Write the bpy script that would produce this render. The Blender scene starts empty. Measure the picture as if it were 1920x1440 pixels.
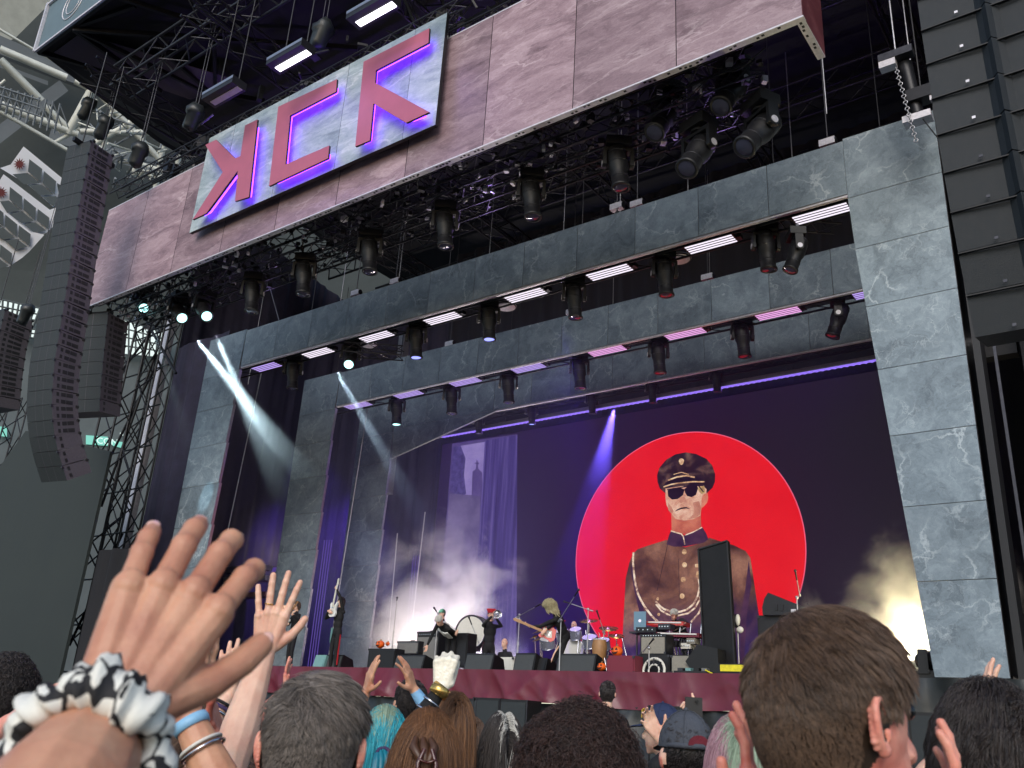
import bpy, bmesh, math, random
import numpy as np
from mathutils import Vector, Matrix
random.seed(7); RNG = np.random.default_rng(7)
SC = bpy.context.scene
COL = SC.collection

# ---------------------------------------------------------------- camera
YAW, PITCH, ROLL, FPX, ZC = math.radians(37.49), math.radians(20.94), math.radians(3.514), 1676.3, 1.65
_f = np.array([-math.sin(YAW)*math.cos(PITCH), math.cos(YAW)*math.cos(PITCH), math.sin(PITCH)])
_r0 = np.array([math.cos(YAW), math.sin(YAW), 0.0]); _u0 = np.cross(_r0, _f)
_r = math.cos(ROLL)*_r0+math.sin(ROLL)*_u0; _u = -math.sin(ROLL)*_r0+math.cos(ROLL)*_u0
cam_d = bpy.data.cameras.new('camera'); cam = bpy.data.objects.new('camera', cam_d); COL.objects.link(cam)
cam.matrix_world = Matrix(((_r[0], _u[0], -_f[0], 0), (_r[1], _u[1], -_f[1], 0), (_r[2], _u[2], -_f[2], ZC), (0, 0, 0, 1)))
cam_d.sensor_width = 36; cam_d.lens = FPX/1920*36; cam_d.clip_start = 0.05; cam_d.clip_end = 600
cam_d.dof.use_dof = True; cam_d.dof.focus_distance = 21.0; cam_d.dof.aperture_fstop = 11.0      # a phone's small aperture: only arm's-length hands go soft
SC.camera = cam

def at(px, py, Y=None, Z=None, X=None, D=None):
    """the point seen at a pixel of the 1920x1440 survey, on a plane of known depth, height or distance"""
    d = _f+_r*((px-960)/FPX)-_u*((py-720)/FPX)
    if Y is not None: t = Y/d[1]
    elif Z is not None: t = (Z-ZC)/d[2]
    elif X is not None: t = X/d[0]
    else: t = D/np.linalg.norm(d)
    return np.array([0, 0, ZC])+d*t

# ---------------------------------------------------------------- light
SUN_EL, SUN_AZ = math.radians(31), math.radians(155)     # azimuth from +Y, clockwise: behind the audience, to the right
w = bpy.data.worlds.new('World'); SC.world = w; w.use_nodes = True
nt = w.node_tree; nt.nodes.clear()
sky = nt.nodes.new('ShaderNodeTexSky'); sky.sky_type = 'NISHITA'; sky.sun_disc = False
sky.sun_elevation = SUN_EL; sky.sun_rotation = SUN_AZ; sky.air_density = 1.0; sky.dust_density = 1.2; sky.ozone_density = 1.0
bg = nt.nodes.new('ShaderNodeBackground'); bg.inputs[1].default_value = 0.11
wo = nt.nodes.new('ShaderNodeOutputWorld'); nt.links.new(sky.outputs[0], bg.inputs[0]); nt.links.new(bg.outputs[0], wo.inputs[0])
sd = bpy.data.lights.new('sun', 'SUN'); sd.energy = 0.9; sd.angle = math.radians(32); sd.color = (1.0, 0.96, 0.91)
so = bpy.data.objects.new('sun', sd); COL.objects.link(so)
_sdir = Vector((math.sin(SUN_AZ)*math.cos(SUN_EL), math.cos(SUN_AZ)*math.cos(SUN_EL), math.sin(SUN_EL)))
so.rotation_euler = (-_sdir).to_track_quat('-Z', 'Y').to_euler(); so.location = (0, -20, 40)
SC.view_settings.view_transform = 'Standard'; SC.view_settings.look = 'None'
SC.view_settings.gamma = 1.0; EX = 0.86; SC.view_settings.exposure = EX; EK = 2**-EX      # EK: strength at which a lit surface shows its own colour
SC.render.engine = 'CYCLES'
cy = SC.cycles
cy.use_denoising = True; cy.max_bounces = 6; cy.diffuse_bounces = 3; cy.glossy_bounces = 3; cy.transmission_bounces = 4
cy.volume_bounces = 0; cy.transparent_max_bounces = 24; cy.volume_step_rate = 1.5; cy.volume_max_steps = 192
cy.caustics_reflective = False; cy.caustics_refractive = False; cy.sample_clamp_indirect = 4.0
try: cy.use_light_tree = True
except Exception: pass

# ---------------------------------------------------------------- materials
def lin(*c):
    return tuple(((x/255)/12.92 if x/255 <= .04045 else ((x/255+.055)/1.055)**2.4) for x in c)+(1.0,)
MATS = {}
def newmat(name):
    m = bpy.data.materials.new(name); m.use_nodes = True; MATS[name] = m
    n = m.node_tree.nodes; n.clear()
    o = n.new('ShaderNodeOutputMaterial'); return m, m.node_tree, n, o
def N(t, typ, **kw):
    n = t.nodes.new(typ)
    for k, v in kw.items():
        if k in ('inputs',):
            for i, x in v.items(): n.inputs[i].default_value = x
        else: setattr(n, k, v)
    return n
def ramp(t, fac, stops):
    r = t.nodes.new('ShaderNodeValToRGB'); t.links.new(fac, r.inputs[0])
    e = r.color_ramp.elements
    while len(e) < len(stops): e.new(0.5)
    for i, (p, c) in enumerate(stops):
        e[i].position = p; e[i].color = c if len(c) == 4 else tuple(c)+(1,)
    return r
def pm(name, col, rough=.6, metal=0., var=.18, scale=6., bump=.0, bscale=40., sss=0., spec=.5, coat=0., sheen=0.):
    """a paint/fabric/metal whose colour, gloss and relief wander a little"""
    m, t, n, o = newmat(name); L = t.links.new
    b = N(t, 'ShaderNodeBsdfPrincipled'); L(b.outputs[0], o.inputs[0])
    tc = N(t, 'ShaderNodeTexCoord')
    nz = N(t, 'ShaderNodeTexNoise', inputs={'Scale': scale, 'Detail': 5.0, 'Roughness': .65}); L(tc.outputs['Object'], nz.inputs['Vector'])
    c = tuple(col)+((1.,) if len(col) == 3 else ())
    r = ramp(t, nz.outputs[0], [(.25, tuple(x*(1-var) for x in c[:3])), (.75, tuple(min(1, x*(1+var)) for x in c[:3]))])
    L(r.outputs[0], b.inputs['Base Color'])
    rr = N(t, 'ShaderNodeMapRange', inputs={3: max(.03, rough-.12), 4: min(1, rough+.12)}); L(nz.outputs[0], rr.inputs[0]); L(rr.outputs[0], b.inputs['Roughness'])
    b.inputs['Metallic'].default_value = metal
    b.inputs['Specular IOR Level'].default_value = spec
    if coat: b.inputs['Coat Weight'].default_value = coat
    if sheen: b.inputs['Sheen Weight'].default_value = sheen
    if sss:
        b.inputs['Subsurface Weight'].default_value = sss; b.inputs['Subsurface Radius'].default_value = (1., .35, .2); b.inputs['Subsurface Scale'].default_value = .008
    if bump:
        n2 = N(t, 'ShaderNodeTexNoise', inputs={'Scale': bscale, 'Detail': 4.0}); L(tc.outputs['Object'], n2.inputs['Vector'])
        bp = N(t, 'ShaderNodeBump', inputs={'Strength': bump, 'Distance': .02}); L(n2.outputs[0], bp.inputs['Height']); L(bp.outputs[0], b.inputs['Normal'])
    return m
def em(name, col, strength):
    m, t, n, o = newmat(name); e = N(t, 'ShaderNodeEmission', inputs={0: tuple(col)[:3]+(1,), 1: strength*EK})
    t.links.new(e.outputs[0], o.inputs[0]); return m

def marble(name, lo, mid, hi, vein, vein_w=.035, streak=0., scale=1., rough=.45, veinamt=.8):
    """polished stone print: mottled ground, wandering pale veins; each tile carries its own offset in the 'tile' attribute"""
    m, t, n, o = newmat(name); L = t.links.new
    b = N(t, 'ShaderNodeBsdfPrincipled'); L(b.outputs[0], o.inputs[0])
    tc = N(t, 'ShaderNodeTexCoord'); a = N(t, 'ShaderNodeAttribute', attribute_name='tile')
    mul = N(t, 'ShaderNodeVectorMath', operation='SCALE', inputs={3: 37.0}); L(a.outputs['Vector'], mul.inputs[0])
    add = N(t, 'ShaderNodeVectorMath', operation='ADD'); L(tc.outputs['Object'], add.inputs[0]); L(mul.outputs[0], add.inputs[1])
    P = add.outputs[0]
    if streak:
        mp = N(t, 'ShaderNodeMapping'); mp.inputs['Rotation'].default_value = (0, math.radians(38), 0); mp.inputs['Scale'].default_value = (.55, 1, 1.7)
        L(P, mp.inputs[0]); P = mp.outputs[0]
    wz = N(t, 'ShaderNodeTexNoise', inputs={'Scale': 1.3*scale, 'Detail': 7.0, 'Roughness': .62}); L(P, wz.inputs['Vector'])
    ws = N(t, 'ShaderNodeVectorMath', operation='SCALE', inputs={3: 1.15/scale}); L(wz.outputs['Color'], ws.inputs[0])
    wp = N(t, 'ShaderNodeVectorMath', operation='ADD'); L(P, wp.inputs[0]); L(ws.outputs[0], wp.inputs[1])
    base = N(t, 'ShaderNodeTexNoise', inputs={'Scale': .9*scale, 'Detail': 12.0, 'Roughness': .72, 'Distortion': .9}); L(wp.outputs[0], base.inputs['Vector'])
    fine = N(t, 'ShaderNodeTexNoise', inputs={'Scale': 6.5*scale, 'Detail': 8.0, 'Roughness': .8, 'Distortion': 1.2}); L(wp.outputs[0], fine.inputs['Vector'])
    bm_ = N(t, 'ShaderNodeMix', data_type='FLOAT', inputs={0: .32}); L(base.outputs[0], bm_.inputs[2]); L(fine.outputs[0], bm_.inputs[3])
    cr = ramp(t, bm_.outputs[0], [(.37, lo), (.5, mid), (.64, hi)])
    # veins: two scales of cell borders
    out = cr.outputs[0]
    for k, (sc, wd, am, th) in enumerate([(.62*scale, vein_w, veinamt, .50), (2.4*scale, vein_w*1.6, veinamt*.55, .52), (7*scale, vein_w*3.0, veinamt*.14, .52)]):
        v = N(t, 'ShaderNodeTexVoronoi', feature='DISTANCE_TO_EDGE', inputs={'Scale': sc}); L(wp.outputs[0], v.inputs['Vector'])
        mr = N(t, 'ShaderNodeMapRange', inputs={1: 0., 2: wd, 3: 1., 4: 0.}); L(v.outputs['Distance'], mr.inputs[0])
        mk = N(t, 'ShaderNodeTexNoise', inputs={'Scale': .8*scale*(k+1), 'Detail': 3.0}); L(P, mk.inputs['Vector'])
        m2 = N(t, 'ShaderNodeMapRange', inputs={1: th-.06, 2: th+.14, 3: 0., 4: am}); L(mk.outputs[0], m2.inputs[0])
        mm = N(t, 'ShaderNodeMath', operation='MULTIPLY'); L(mr.outputs[0], mm.inputs[0]); L(m2.outputs[0], mm.inputs[1])
        mx = N(t, 'ShaderNodeMix', data_type='RGBA'); L(mm.outputs[0], mx.inputs[0]); L(out, mx.inputs[6]); mx.inputs[7].default_value = tuple(vein)[:3]+(1,)
        out = mx.outputs[2]
    # every tile a little lighter or darker
    sp = N(t, 'ShaderNodeSeparateXYZ'); L(a.outputs['Vector'], sp.inputs[0])
    br = N(t, 'ShaderNodeMapRange', inputs={1: 0., 2: 1., 3: .86, 4: 1.14}); L(sp.outputs[0], br.inputs[0])
    sc2 = N(t, 'ShaderNodeVectorMath', operation='SCALE'); L(out, sc2.inputs[0]); L(br.outputs[0], sc2.inputs[3])
    L(sc2.outputs[0], b.inputs['Base Color'])
    rr = N(t, 'ShaderNodeMapRange', inputs={3: rough-.1, 4: rough+.15}); L(base.outputs[0], rr.inputs[0]); L(rr.outputs[0], b.inputs['Roughness'])
    return m

M = MATS
marble('grey_marble', lin(92, 105, 115), lin(125, 140, 150), lin(154, 169, 179), lin(204, 215, 221), veinamt=.66, scale=1.25, vein_w=.024)
marble('pink_marble', lin(96, 74, 80), lin(142, 118, 126), lin(178, 156, 163), lin(222, 204, 208), vein_w=.024, streak=1, scale=.95, veinamt=.42)
marble('sign_marble', lin(112, 128, 134), lin(156, 172, 176), lin(192, 204, 206), lin(228, 232, 234), vein_w=.03, streak=1, scale=.95, veinamt=.55)
marble('red_marble', lin(70, 30, 38), lin(96, 44, 52), lin(116, 62, 68), lin(140, 90, 92), vein_w=.02, streak=1)
pm('black_metal', (.012, .012, .015), .42, .3, .4, 8, spec=.5)
pm('dark_alu', (.055, .055, .064), .38, .7, .3, 8)
pm('alu', (.42, .42, .45), .35, .85, .2, 10)
pm('pale_alu', (.62, .60, .64), .45, .3, .2, 14)
pm('black_cloth', (.010, .0100, .013), .9, 0, .3, 3, bump=.2, bscale=12)
pm('violet_cloth', (.030, .028, .058), .9, 0, .35, 2, bump=.3, bscale=6)
pm('red_vinyl', lin(98, 32, 48)[:3], .36, 0, .12, 2, bump=.25, bscale=4, spec=.45)
pm('black_vinyl', (.018, .022, .024), .42, 0, .25, 2, bump=.3, bscale=4)
pm('grey_tarp', lin(38, 44, 42)[:3], .7, 0, .22, .5, bump=.6, bscale=.9)
pm('speaker_grille', (.022, .028, .031), .62, .1, .15, 20, bump=.35, bscale=220)
pm('speaker_side', (.085, .075, .088), .6, .0, .2, 20)
pm('speaker_dark', (.012, .012, .013), .6, 0, .2, 20)
pm('plastic_black', (.005, .005, .006), .5, 0, .3, 10)
pm('plastic_charcoal', (.008, .008, .010), .5, 0, .3, 10)
pm('concrete', (.13, .14, .14), .9, 0, .25, .5, bump=.3, bscale=3)
pm('floor_cover', (.09, .10, .10), .85, 0, .3, 1.2)
pm('stadium_steel', lin(200, 204, 198)[:3], .5, .1, .15, 1)
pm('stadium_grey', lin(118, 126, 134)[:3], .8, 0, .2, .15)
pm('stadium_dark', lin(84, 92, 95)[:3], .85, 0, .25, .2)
pm('white_banner', (.84, .86, .92), .7, 0, .08, 1, bump=.3, bscale=5)
pm('maroon', lin(110, 52, 52)[:3], .7, 0, .1, 2)
pm('array_front', (.009, .013, .017), .6, .1, .15, 20, bump=.3, bscale=220)
pm('letter_red', lin(168, 92, 114)[:3], .5, 0, .08, 3)
pm('deck_black', (.02, .02, .022), .55, 0, .3, 2)
pm('cream_glass', (.6, .58, .5), .4, 0, .1, 10)
em('led_white', (.88, .80, .93), 1.25); em('led_lilac', (.50, .36, .90), 1.1); em('led_pink', (.88, .42, .84), 1.1)
em('led_violet', (.14, .02, 1), 15); em('tube_violet', (.30, .18, .95), 1.25); em('lens_teal', (.45, .95, .95), 3.0); em('lens_blue', (.25, .28, 1), 2.2)
em('lamp_white', (.92, .88, 1), 5.0); em('lamp_warm', (1, .93, .72), 12.0); em('daylight_gap', (.86, 1, .97), 1.05); em('sign_green', (.35, .95, .80), .75)
pm('lens_glass', (.05, .05, .09), .08, 0, .1, 10, coat=1)

# ---------------------------------------------------------------- object helpers
def tag(o, label=None, cat=None, group=None, kind=None):
    if label: o['label'] = label
    if cat: o['category'] = cat
    if group: o['group'] = group
    if kind: o['kind'] = kind
    return o
def thing(name, label, cat, loc=(0, 0, 0), rz=0., group=None, kind=None):
    o = bpy.data.objects.new(name, None); o.empty_display_size = .1; COL.objects.link(o)
    o.location = tuple(float(x) for x in loc); o.rotation_euler = (0, 0, rz)
    return tag(o, label, cat, group, kind)
def wloc(o):
    v = np.zeros(3)
    while o is not None: v = v+np.array(o.location); o = o.parent
    return v
def copy_tree(o, parent=None):
    c = o.copy(); COL.objects.link(c); c.parent = parent
    for ch in o.children: copy_tree(ch, c)
    return c
def nrm(v):
    v = np.asarray(v, float); l = np.linalg.norm(v); return v/l if l > 1e-12 else v

class MB:
    """collects shapes, then links them as ONE mesh object"""
    def __init__(s): s.v = []; s.f = []; s.m = []; s.sm = []; s.t = []; s.tile = (0., 0., 0.)
    def add(s, vs, fs, mat=0, smooth=False):
        k = len(s.v); s.v.extend([tuple(map(float, p)) for p in vs])
        for f in fs: s.f.append([i+k for i in f]); s.m.append(mat); s.sm.append(smooth); s.t.append(s.tile)
        return s
    def poly(s, pts, mat=0): return s.add(pts, [list(range(len(pts)))], mat)
    def box(s, c, sz, mat=0, rz=0., R=None):
        h = np.array(sz)/2.; c = np.array(c, float)
        P = np.array([[x, y, z] for x in (-1, 1) for y in (-1, 1) for z in (-1, 1)])*h
        if R is not None: P = P@np.array(R).T
        elif rz: ca, sa = math.cos(rz), math.sin(rz); P = P@np.array([[ca, sa, 0], [-sa, ca, 0], [0, 0, 1]])
        return s.add(P+c, [(0, 1, 3, 2), (4, 6, 7, 5), (0, 4, 5, 1), (2, 3, 7, 6), (0, 2, 6, 4), (1, 5, 7, 3)], mat)
    def beam(s, a, b, w, h, up=(0, 0, 1), mat=0):
        a = np.array(a, float); b = np.array(b, float); d = nrm(b-a); x = nrm(np.cross(d, up))
        if np.linalg.norm(x) < .5: x = nrm(np.cross(d, (0, 1, 0)))
        y = np.cross(x, d); L = np.linalg.norm(b-a)
        return s.box((a+b)/2, (w, L, h), mat, R=np.array([x, d, y]).T)
    def tube(s, a, b, r, r2=None, n=8, mat=0, caps=True, smooth=True):
        a = np.array(a, float); b = np.array(b, float); r2 = r if r2 is None else r2
        d = nrm(b-a); x = nrm(np.cross(d, (0, 0, 1) if abs(d[2]) < .9 else (1, 0, 0))); y = np.cross(d, x)
        an = np.arange(n)*2*math.pi/n; ring = np.outer(np.cos(an), x)+np.outer(np.sin(an), y)
        vs = np.vstack([a+ring*r, b+ring*r2]); fs = [(i, i+n, (i+1) % n+n, (i+1) % n) for i in range(n)]
        s.add(vs, fs, mat, smooth)
        if caps: s.add(vs, [list(range(n)), list(range(2*n-1, n-1, -1))], mat)
        return s
    def path(s, pts, r, n=6, mat=0):
        pts = [np.array(p, float) for p in pts]; rs = r if hasattr(r, '__len__') else [r]*len(pts)
        rings = []; x = None
        for i, p in enumerate(pts):
            d = nrm(pts[min(i+1, len(pts)-1)]-pts[max(i-1, 0)])
            if x is None: x = nrm(np.cross(d, (0, 0, 1) if abs(d[2]) < .9 else (1, 0, 0)))
            x = nrm(x-d*(x@d)); y = np.cross(d, x)
            an = np.arange(n)*2*math.pi/n; rings.append(p+(np.outer(np.cos(an), x)+np.outer(np.sin(an), y))*rs[i])
        vs = np.vstack(rings); fs = [(k*n+i, k*n+n+i, k*n+n+(i+1) % n, k*n+(i+1) % n) for k in range(len(pts)-1) for i in range(n)]
        s.add(vs, fs, mat, True); s.add(vs, [list(range(n)), list(range(len(vs)-1, len(vs)-n-1, -1))], mat); return s
    def prism(s, pts, ext, mat=0, side=None):
        pts = np.array(pts, float); n = len(pts); e = np.array(ext, float)
        vs = np.vstack([pts, pts+e]); s.add(vs, [list(range(n)), list(range(2*n-1, n-1, -1))], mat)
        return s.add(vs, [(i, i+n, (i+1) % n+n, (i+1) % n) for i in range(n)], mat if side is None else side)
    def lathe(s, prof, c=(0, 0, 0), axis=(0, 0, 1), n=20, mat=0, smooth=True):
        d = nrm(axis); x = nrm(np.cross(d, (0, 0, 1) if abs(d[2]) < .9 else (1, 0, 0))); y = np.cross(d, x); c = np.array(c, float)
        an = np.arange(n)*2*math.pi/n; ring = np.outer(np.cos(an), x)+np.outer(np.sin(an), y)
        vs = np.vstack([c+d*h+ring*max(r, 1e-4) for r, h in prof])
        return s.add(vs, [(k*n+i, k*n+(i+1) % n, k*n+n+(i+1) % n, k*n+n+i) for k in range(len(prof)-1) for i in range(n)], mat, smooth)
    def ball(s, c, r, mat=0, nu=14, nv=8, R=None):
        r = np.array(r if hasattr(r, '__len__') else (r, r, r), float); vs = []
        for j in range(nv+1):
            ph = math.pi*j/nv
            for i in range(nu):
                th = 2*math.pi*i/nu; vs.append((math.sin(ph)*math.cos(th), math.sin(ph)*math.sin(th), math.cos(ph)))
        vs = np.array(vs)*r
        if R is not None: vs = vs@np.array(R).T
        return s.add(vs+np.array(c, float), [(j*nu+i, j*nu+nu+i, j*nu+nu+(i+1) % nu, j*nu+(i+1) % nu) for j in range(nv) for i in range(nu)], mat, True)
    def torus(s, c, R_, r, axis=(0, 0, 1), n=20, k=6, mat=0):
        d = nrm(axis); x = nrm(np.cross(d, (0, 0, 1) if abs(d[2]) < .9 else (1, 0, 0))); y = np.cross(d, x); c = np.array(c, float)
        vs = []
        for i in range(n):
            a = 2*math.pi*i/n; q = math.cos(a)*x+math.sin(a)*y
            for j in range(k):
                b = 2*math.pi*j/k; vs.append(c+q*(R_+r*math.cos(b))+d*r*math.sin(b))
        return s.add(vs, [(i*k+j, ((i+1) % n)*k+j, ((i+1) % n)*k+(j+1) % k, i*k+(j+1) % k) for i in range(n) for j in range(k)], mat, True)
    def mesh(s, name, mats, off):
        me = bpy.data.meshes.new(name); v = np.array(s.v, float).reshape(-1, 3)-off
        me.from_pydata(v.tolist(), [], s.f)
        for m in (mats if isinstance(mats, (list, tuple)) else [mats]): me.materials.append(MATS[m] if isinstance(m, str) else m)
        me.polygons.foreach_set('material_index', s.m); me.polygons.foreach_set('use_smooth', s.sm)
        if any(t != (0., 0., 0.) for t in s.t):
            at_ = me.attributes.new('tile', 'FLOAT_VECTOR', 'FACE'); at_.data.foreach_set('vector', np.array(s.t, 'f').ravel())
        me.update(); return me
    def build(s, name, mats, parent=None, origin=None):
        if parent is not None: off = wloc(parent)
        elif origin is not None: off = np.array(origin, float)
        else:
            v = np.array(s.v); off = np.array([(v[:, 0].min()+v[:, 0].max())/2, (v[:, 1].min()+v[:, 1].max())/2, v[:, 2].min()])
        o = bpy.data.objects.new(name, s.mesh(name, mats, off)); COL.objects.link(o)
        if parent is not None: o.parent = parent
        else: o.location = tuple(off)
        return o
def outward(o):
    bm = bmesh.new(); bm.from_mesh(o.data); bmesh.ops.remove_doubles(bm, verts=bm.verts, dist=1e-6); bmesh.ops.recalc_face_normals(bm, faces=bm.faces); bm.to_mesh(o.data); bm.free(); return o
ORD = ['first', 'second', 'third', 'fourth', 'fifth', 'sixth', 'seventh', 'eighth', 'ninth', 'tenth', 'eleventh', 'twelfth', 'thirteenth', 'fourteenth', 'fifteenth', 'sixteenth', 'seventeenth', 'eighteenth', 'nineteenth', 'twentieth']
_unused = 0
def spot(name, loc, to, power, col, ang=20, blend=.3, r=.05):
    l = bpy.data.lights.new(name, 'SPOT'); l.energy = power; l.color = col; l.spot_size = math.radians(ang); l.spot_blend = blend; l.shadow_soft_size = r
    o = bpy.data.objects.new(name, l); COL.objects.link(o); o.location = tuple(map(float, loc))
    o.rotation_euler = (Vector(tuple(map(float, to)))-o.location).to_track_quat('-Z', 'Y').to_euler(); return o
def point(name, loc, power, col, r=.1):
    l = bpy.data.lights.new(name, 'POINT'); l.energy = power; l.color = col; l.shadow_soft_size = r
    o = bpy.data.objects.new(name, l); COL.objects.link(o); o.location = tuple(map(float, loc)); return o
# ================================================================ the setting
ZD = 2.78                     # stage deck
ZL, ZT = 12.3, 13.6           # underside and top of the portal lintels
g = MB(); g.poly([(-400, -200, 0), (300, -200, 0), (300, 400, 0), (-400, 400, 0)])
tag(g.build('ground', 'floor_cover', origin=(0, 0, 0)), kind='structure')

# ---- stage deck with its skirts
st = thing('stage', 'long dark stage platform carrying the band and the marble portals', 'stage', (-13, 16.5, 0))
d = MB(); d.box((-13.2, 22.2, ZD-.08), (33, 11.4, .16)); d.build('deck', 'deck_black', st)
d = MB()
for x in np.arange(-29, 3, 2.4):
    for y in (17.2, 20, 24, 27): d.tube((x, y, 0), (x, y, ZD-.17), .05, n=6)
d.build('deck_leg', 'dark_alu', st)
def skirt(name, x0, x1, z0, z1, y, mat, amp, seed, sag=.0):
    nx = int((x1-x0)/.05); nz = 14; xs = np.linspace(x0, x1, nx); zs = np.linspace(z0, z1, nz)
    rg = np.random.default_rng(seed); ph = rg.uniform(0, 6.28, 12); fr = rg.uniform(.6, 5.5, 12); sl = rg.uniform(-1.6, 1.6, 12)
    vs = []
    for z in zs:
        for x in xs:
            u = sum((1-abs(math.sin(.5*fr[k]*(x+sl[k]*z*(1+.3*math.sin(x*.7+k)))+ph[k])))**2*1.6/(1+.22*k) for k in range(12))
            k2 = 0
            vs.append((x, y-amp*.35*(u+1.2*k2)*(1-.6*((z-z0)/(z1-z0)))-.0, z+(sag*math.sin(x*1.3+ph[3])*(1-(z-z0)/(z1-z0)))))
    b = MB(); b.add(vs, [(j*nx+i, j*nx+i+1, (j+1)*nx+i+1, (j+1)*nx+i) for j in range(nz-1) for i in range(nx-1)], 0, True); return b
s1 = skirt('red', -22.0, -4.3, 2.12, ZD+.02, 16.40, 0, .17, 3, .03)
o = s1.build('stage_skirt', 'red_vinyl'); tag(o, 'wrinkled dark red vinyl skirt hung along the stage front edge', 'stage skirt')
s2 = skirt('blk', -22.0, -4.3, 0.0, 2.14, 16.46, 0, .30, 5)
o = s2.build('stage_skirt', 'black_vinyl'); tag(o, 'dark green-black vinyl skirt hanging below the red one', 'stage skirt')
s3 = skirt('blk2', -4.28, 4.5, 0.0, ZD+.0, 16.4, 0, .3, 9)
o = s3.build('stage_skirt', 'black_vinyl'); tag(o, 'black vinyl skirt with horizontal folds under the right marble pillar', 'stage skirt')
s4 = skirt('blk3', -29.5, -22.05, 0.0, ZD, 16.5, 0, .06, 11)
o = s4.build('stage_skirt', 'black_vinyl'); tag(o, 'black vinyl skirt at the far left end of the stage', 'stage skirt')

# ---- three nested marble portals
def tiles(b, outline_fn, cuts, y, d, mat=0):
    for k in range(len(cuts)-1):
        b.tile = tuple(RNG.uniform(0, 1, 3)); b.prism(outline_fn(cuts[k], cuts[k+1]), (0, d, 0), mat, side=1)
def portal(Y, label, first, flare):
    p = thing('stage_portal', label, 'stage portal', (-14.3, Y, ZD), group='nested grey marble portals')
    xl0, xl1, xr0, xr1 = -26.05, -24.05, -4.25, (-2.46 if first else -3.2 if Y < 22 else -3.75)
    g_ = .006
    b = MB(); cuts = [xl1+1.648*k for k in range(13)]; cuts[-1] = xr0
    tiles(b, lambda a, c: [(a+g_, Y, ZL), (c-g_, Y, ZL), (c-g_, Y, ZT), (a+g_, Y, ZT)], cuts, Y, .10)
    if not first:   # corner braces of the inner portals
        b.tile = tuple(RNG.uniform(0, 1, 3)); b.prism([(xl1, Y+.004, ZL-.006), (xl1, Y+.004, ZL-(1.2 if Y > 22 else 0.001)), (xl1+5.2, Y+.004, ZL-.006)], (0, .09, 0), 0, side=1) if Y > 22 else None
    b.build('lintel', ['grey_marble', 'alu'], p)
    zs = [ZD+.02, 4.36, 5.67, 7.0, 8.33, 9.67, 10.98, 12.19, ZT+.06]
    def xr(z): return -4.25 if z >= 11.3 else (-4.22+(11.3-z)*.0775)
    b = MB()
    tiles(b, lambda a, c: [(xr(a), Y, a+g_), (xr1, Y, a+g_), (xr1, Y, c-g_), (xr(c), Y, c-g_)], zs, Y-.004, .10)
    b.build('pillar', ['grey_marble', 'alu'], p)
    b = MB()
    tiles(b, lambda a, c: [(xl0, Y, a+g_), (xl1-.07, Y, a+g_), (xl1-.01, Y, c-g_), (xl0, Y, c-g_)], zs, Y-.004, .10)
    b.build('pillar', ['grey_marble', 'alu'], p)
    # the scaffold behind the cladding
    b = MB()
    for z in (ZL+.05, ZT-.1): b.tube((xl0+.2, Y+.35, z), (xr1-.2, Y+.35, z), .03, n=6); b.tube((xl0+.2, Y+.8, z), (xr1-.2, Y+.8, z), .03, n=6)
    x = xl0+.3
    while x < xr1-.5:
        b.tube((x, Y+.35, ZL+.05), (x+.5, Y+.35, ZT-.1), .016, n=5); b.tube((x+.5, Y+.35, ZT-.1), (x+1, Y+.35, ZL+.05), .016, n=5)
        b.tube((x, Y+.35, ZL+.05), (x+.5, Y+.8, ZL+.05), .016, n=5); x += 1.0
    b.build('rear_truss', 'black_metal', p)
    b = MB()
    for xx in (xl0+.15, xr1-.15):
        b = MB()
        for yy in (Y+.2, Y+1.0): b.tube((xx, yy, ZD), (xx, yy, ZT), .05, n=6)
        for z in np.arange(ZD, ZT-1, 1.0): b.tube((xx, Y+.2, z), (xx, Y+1., z+1), .02, n=5)
        b.box((xx+(.12 if xx > -10 else -.12), Y+.58, (ZD+ZT)/2), (.04, .9, ZT-ZD-.2))
        b.build('side_frame', 'black_metal', p)
    b = MB(); b.box(((xl1+xr0)/2, Y+.06, ZL-.03), (xr0-xl1, .08, .045)); b.build('bottom_rail', 'pale_alu', p)
    return p
portal(16.5, 'largest marble portal at the stage front edge, its right pillar beside the black speaker array', True, 1)
portal(20.82, 'middle marble portal, seen nested between the front and the rear one', False, 0)
portal(23.9, 'rear marble portal that frames the big video screen', False, 0)

# ---- pink marble fascia
fx0, fx1, FY, fz0, fz1 = -25.15, -3.42, 11.55, 12.62, 15.97
fa = thing('stage_fascia', 'long pink marble fascia hanging across the front of the stage roof', 'fascia', (-14.3, FY, fz0))
b = MB(); cuts = [fx0]+[-5.66-2.16*k for k in range(8, -1, -1)]+[fx1]
for k in range(len(cuts)-1):
    b.tile = tuple(RNG.uniform(0, 1, 3)); a, c = cuts[k]+.008, cuts[k+1]-.008
    b.prism([(a, FY, fz0), (c, FY, fz0), (c, FY, fz1), (a, FY, fz1)], (0, .06, 0), 0, side=1)
b.build('front_panel', ['pink_marble', 'black_metal'], fa)
b = MB(); b.tile = (.3, .5, .2); b.prism([(fx1, FY+.004, fz0), (fx1, FY+1.1, fz0), (fx1, FY+1.1, fz1), (fx1, FY+.004, fz1)], (-.06, 0, 0)); b.build('end_panel', 'red_marble', fa)
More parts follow.
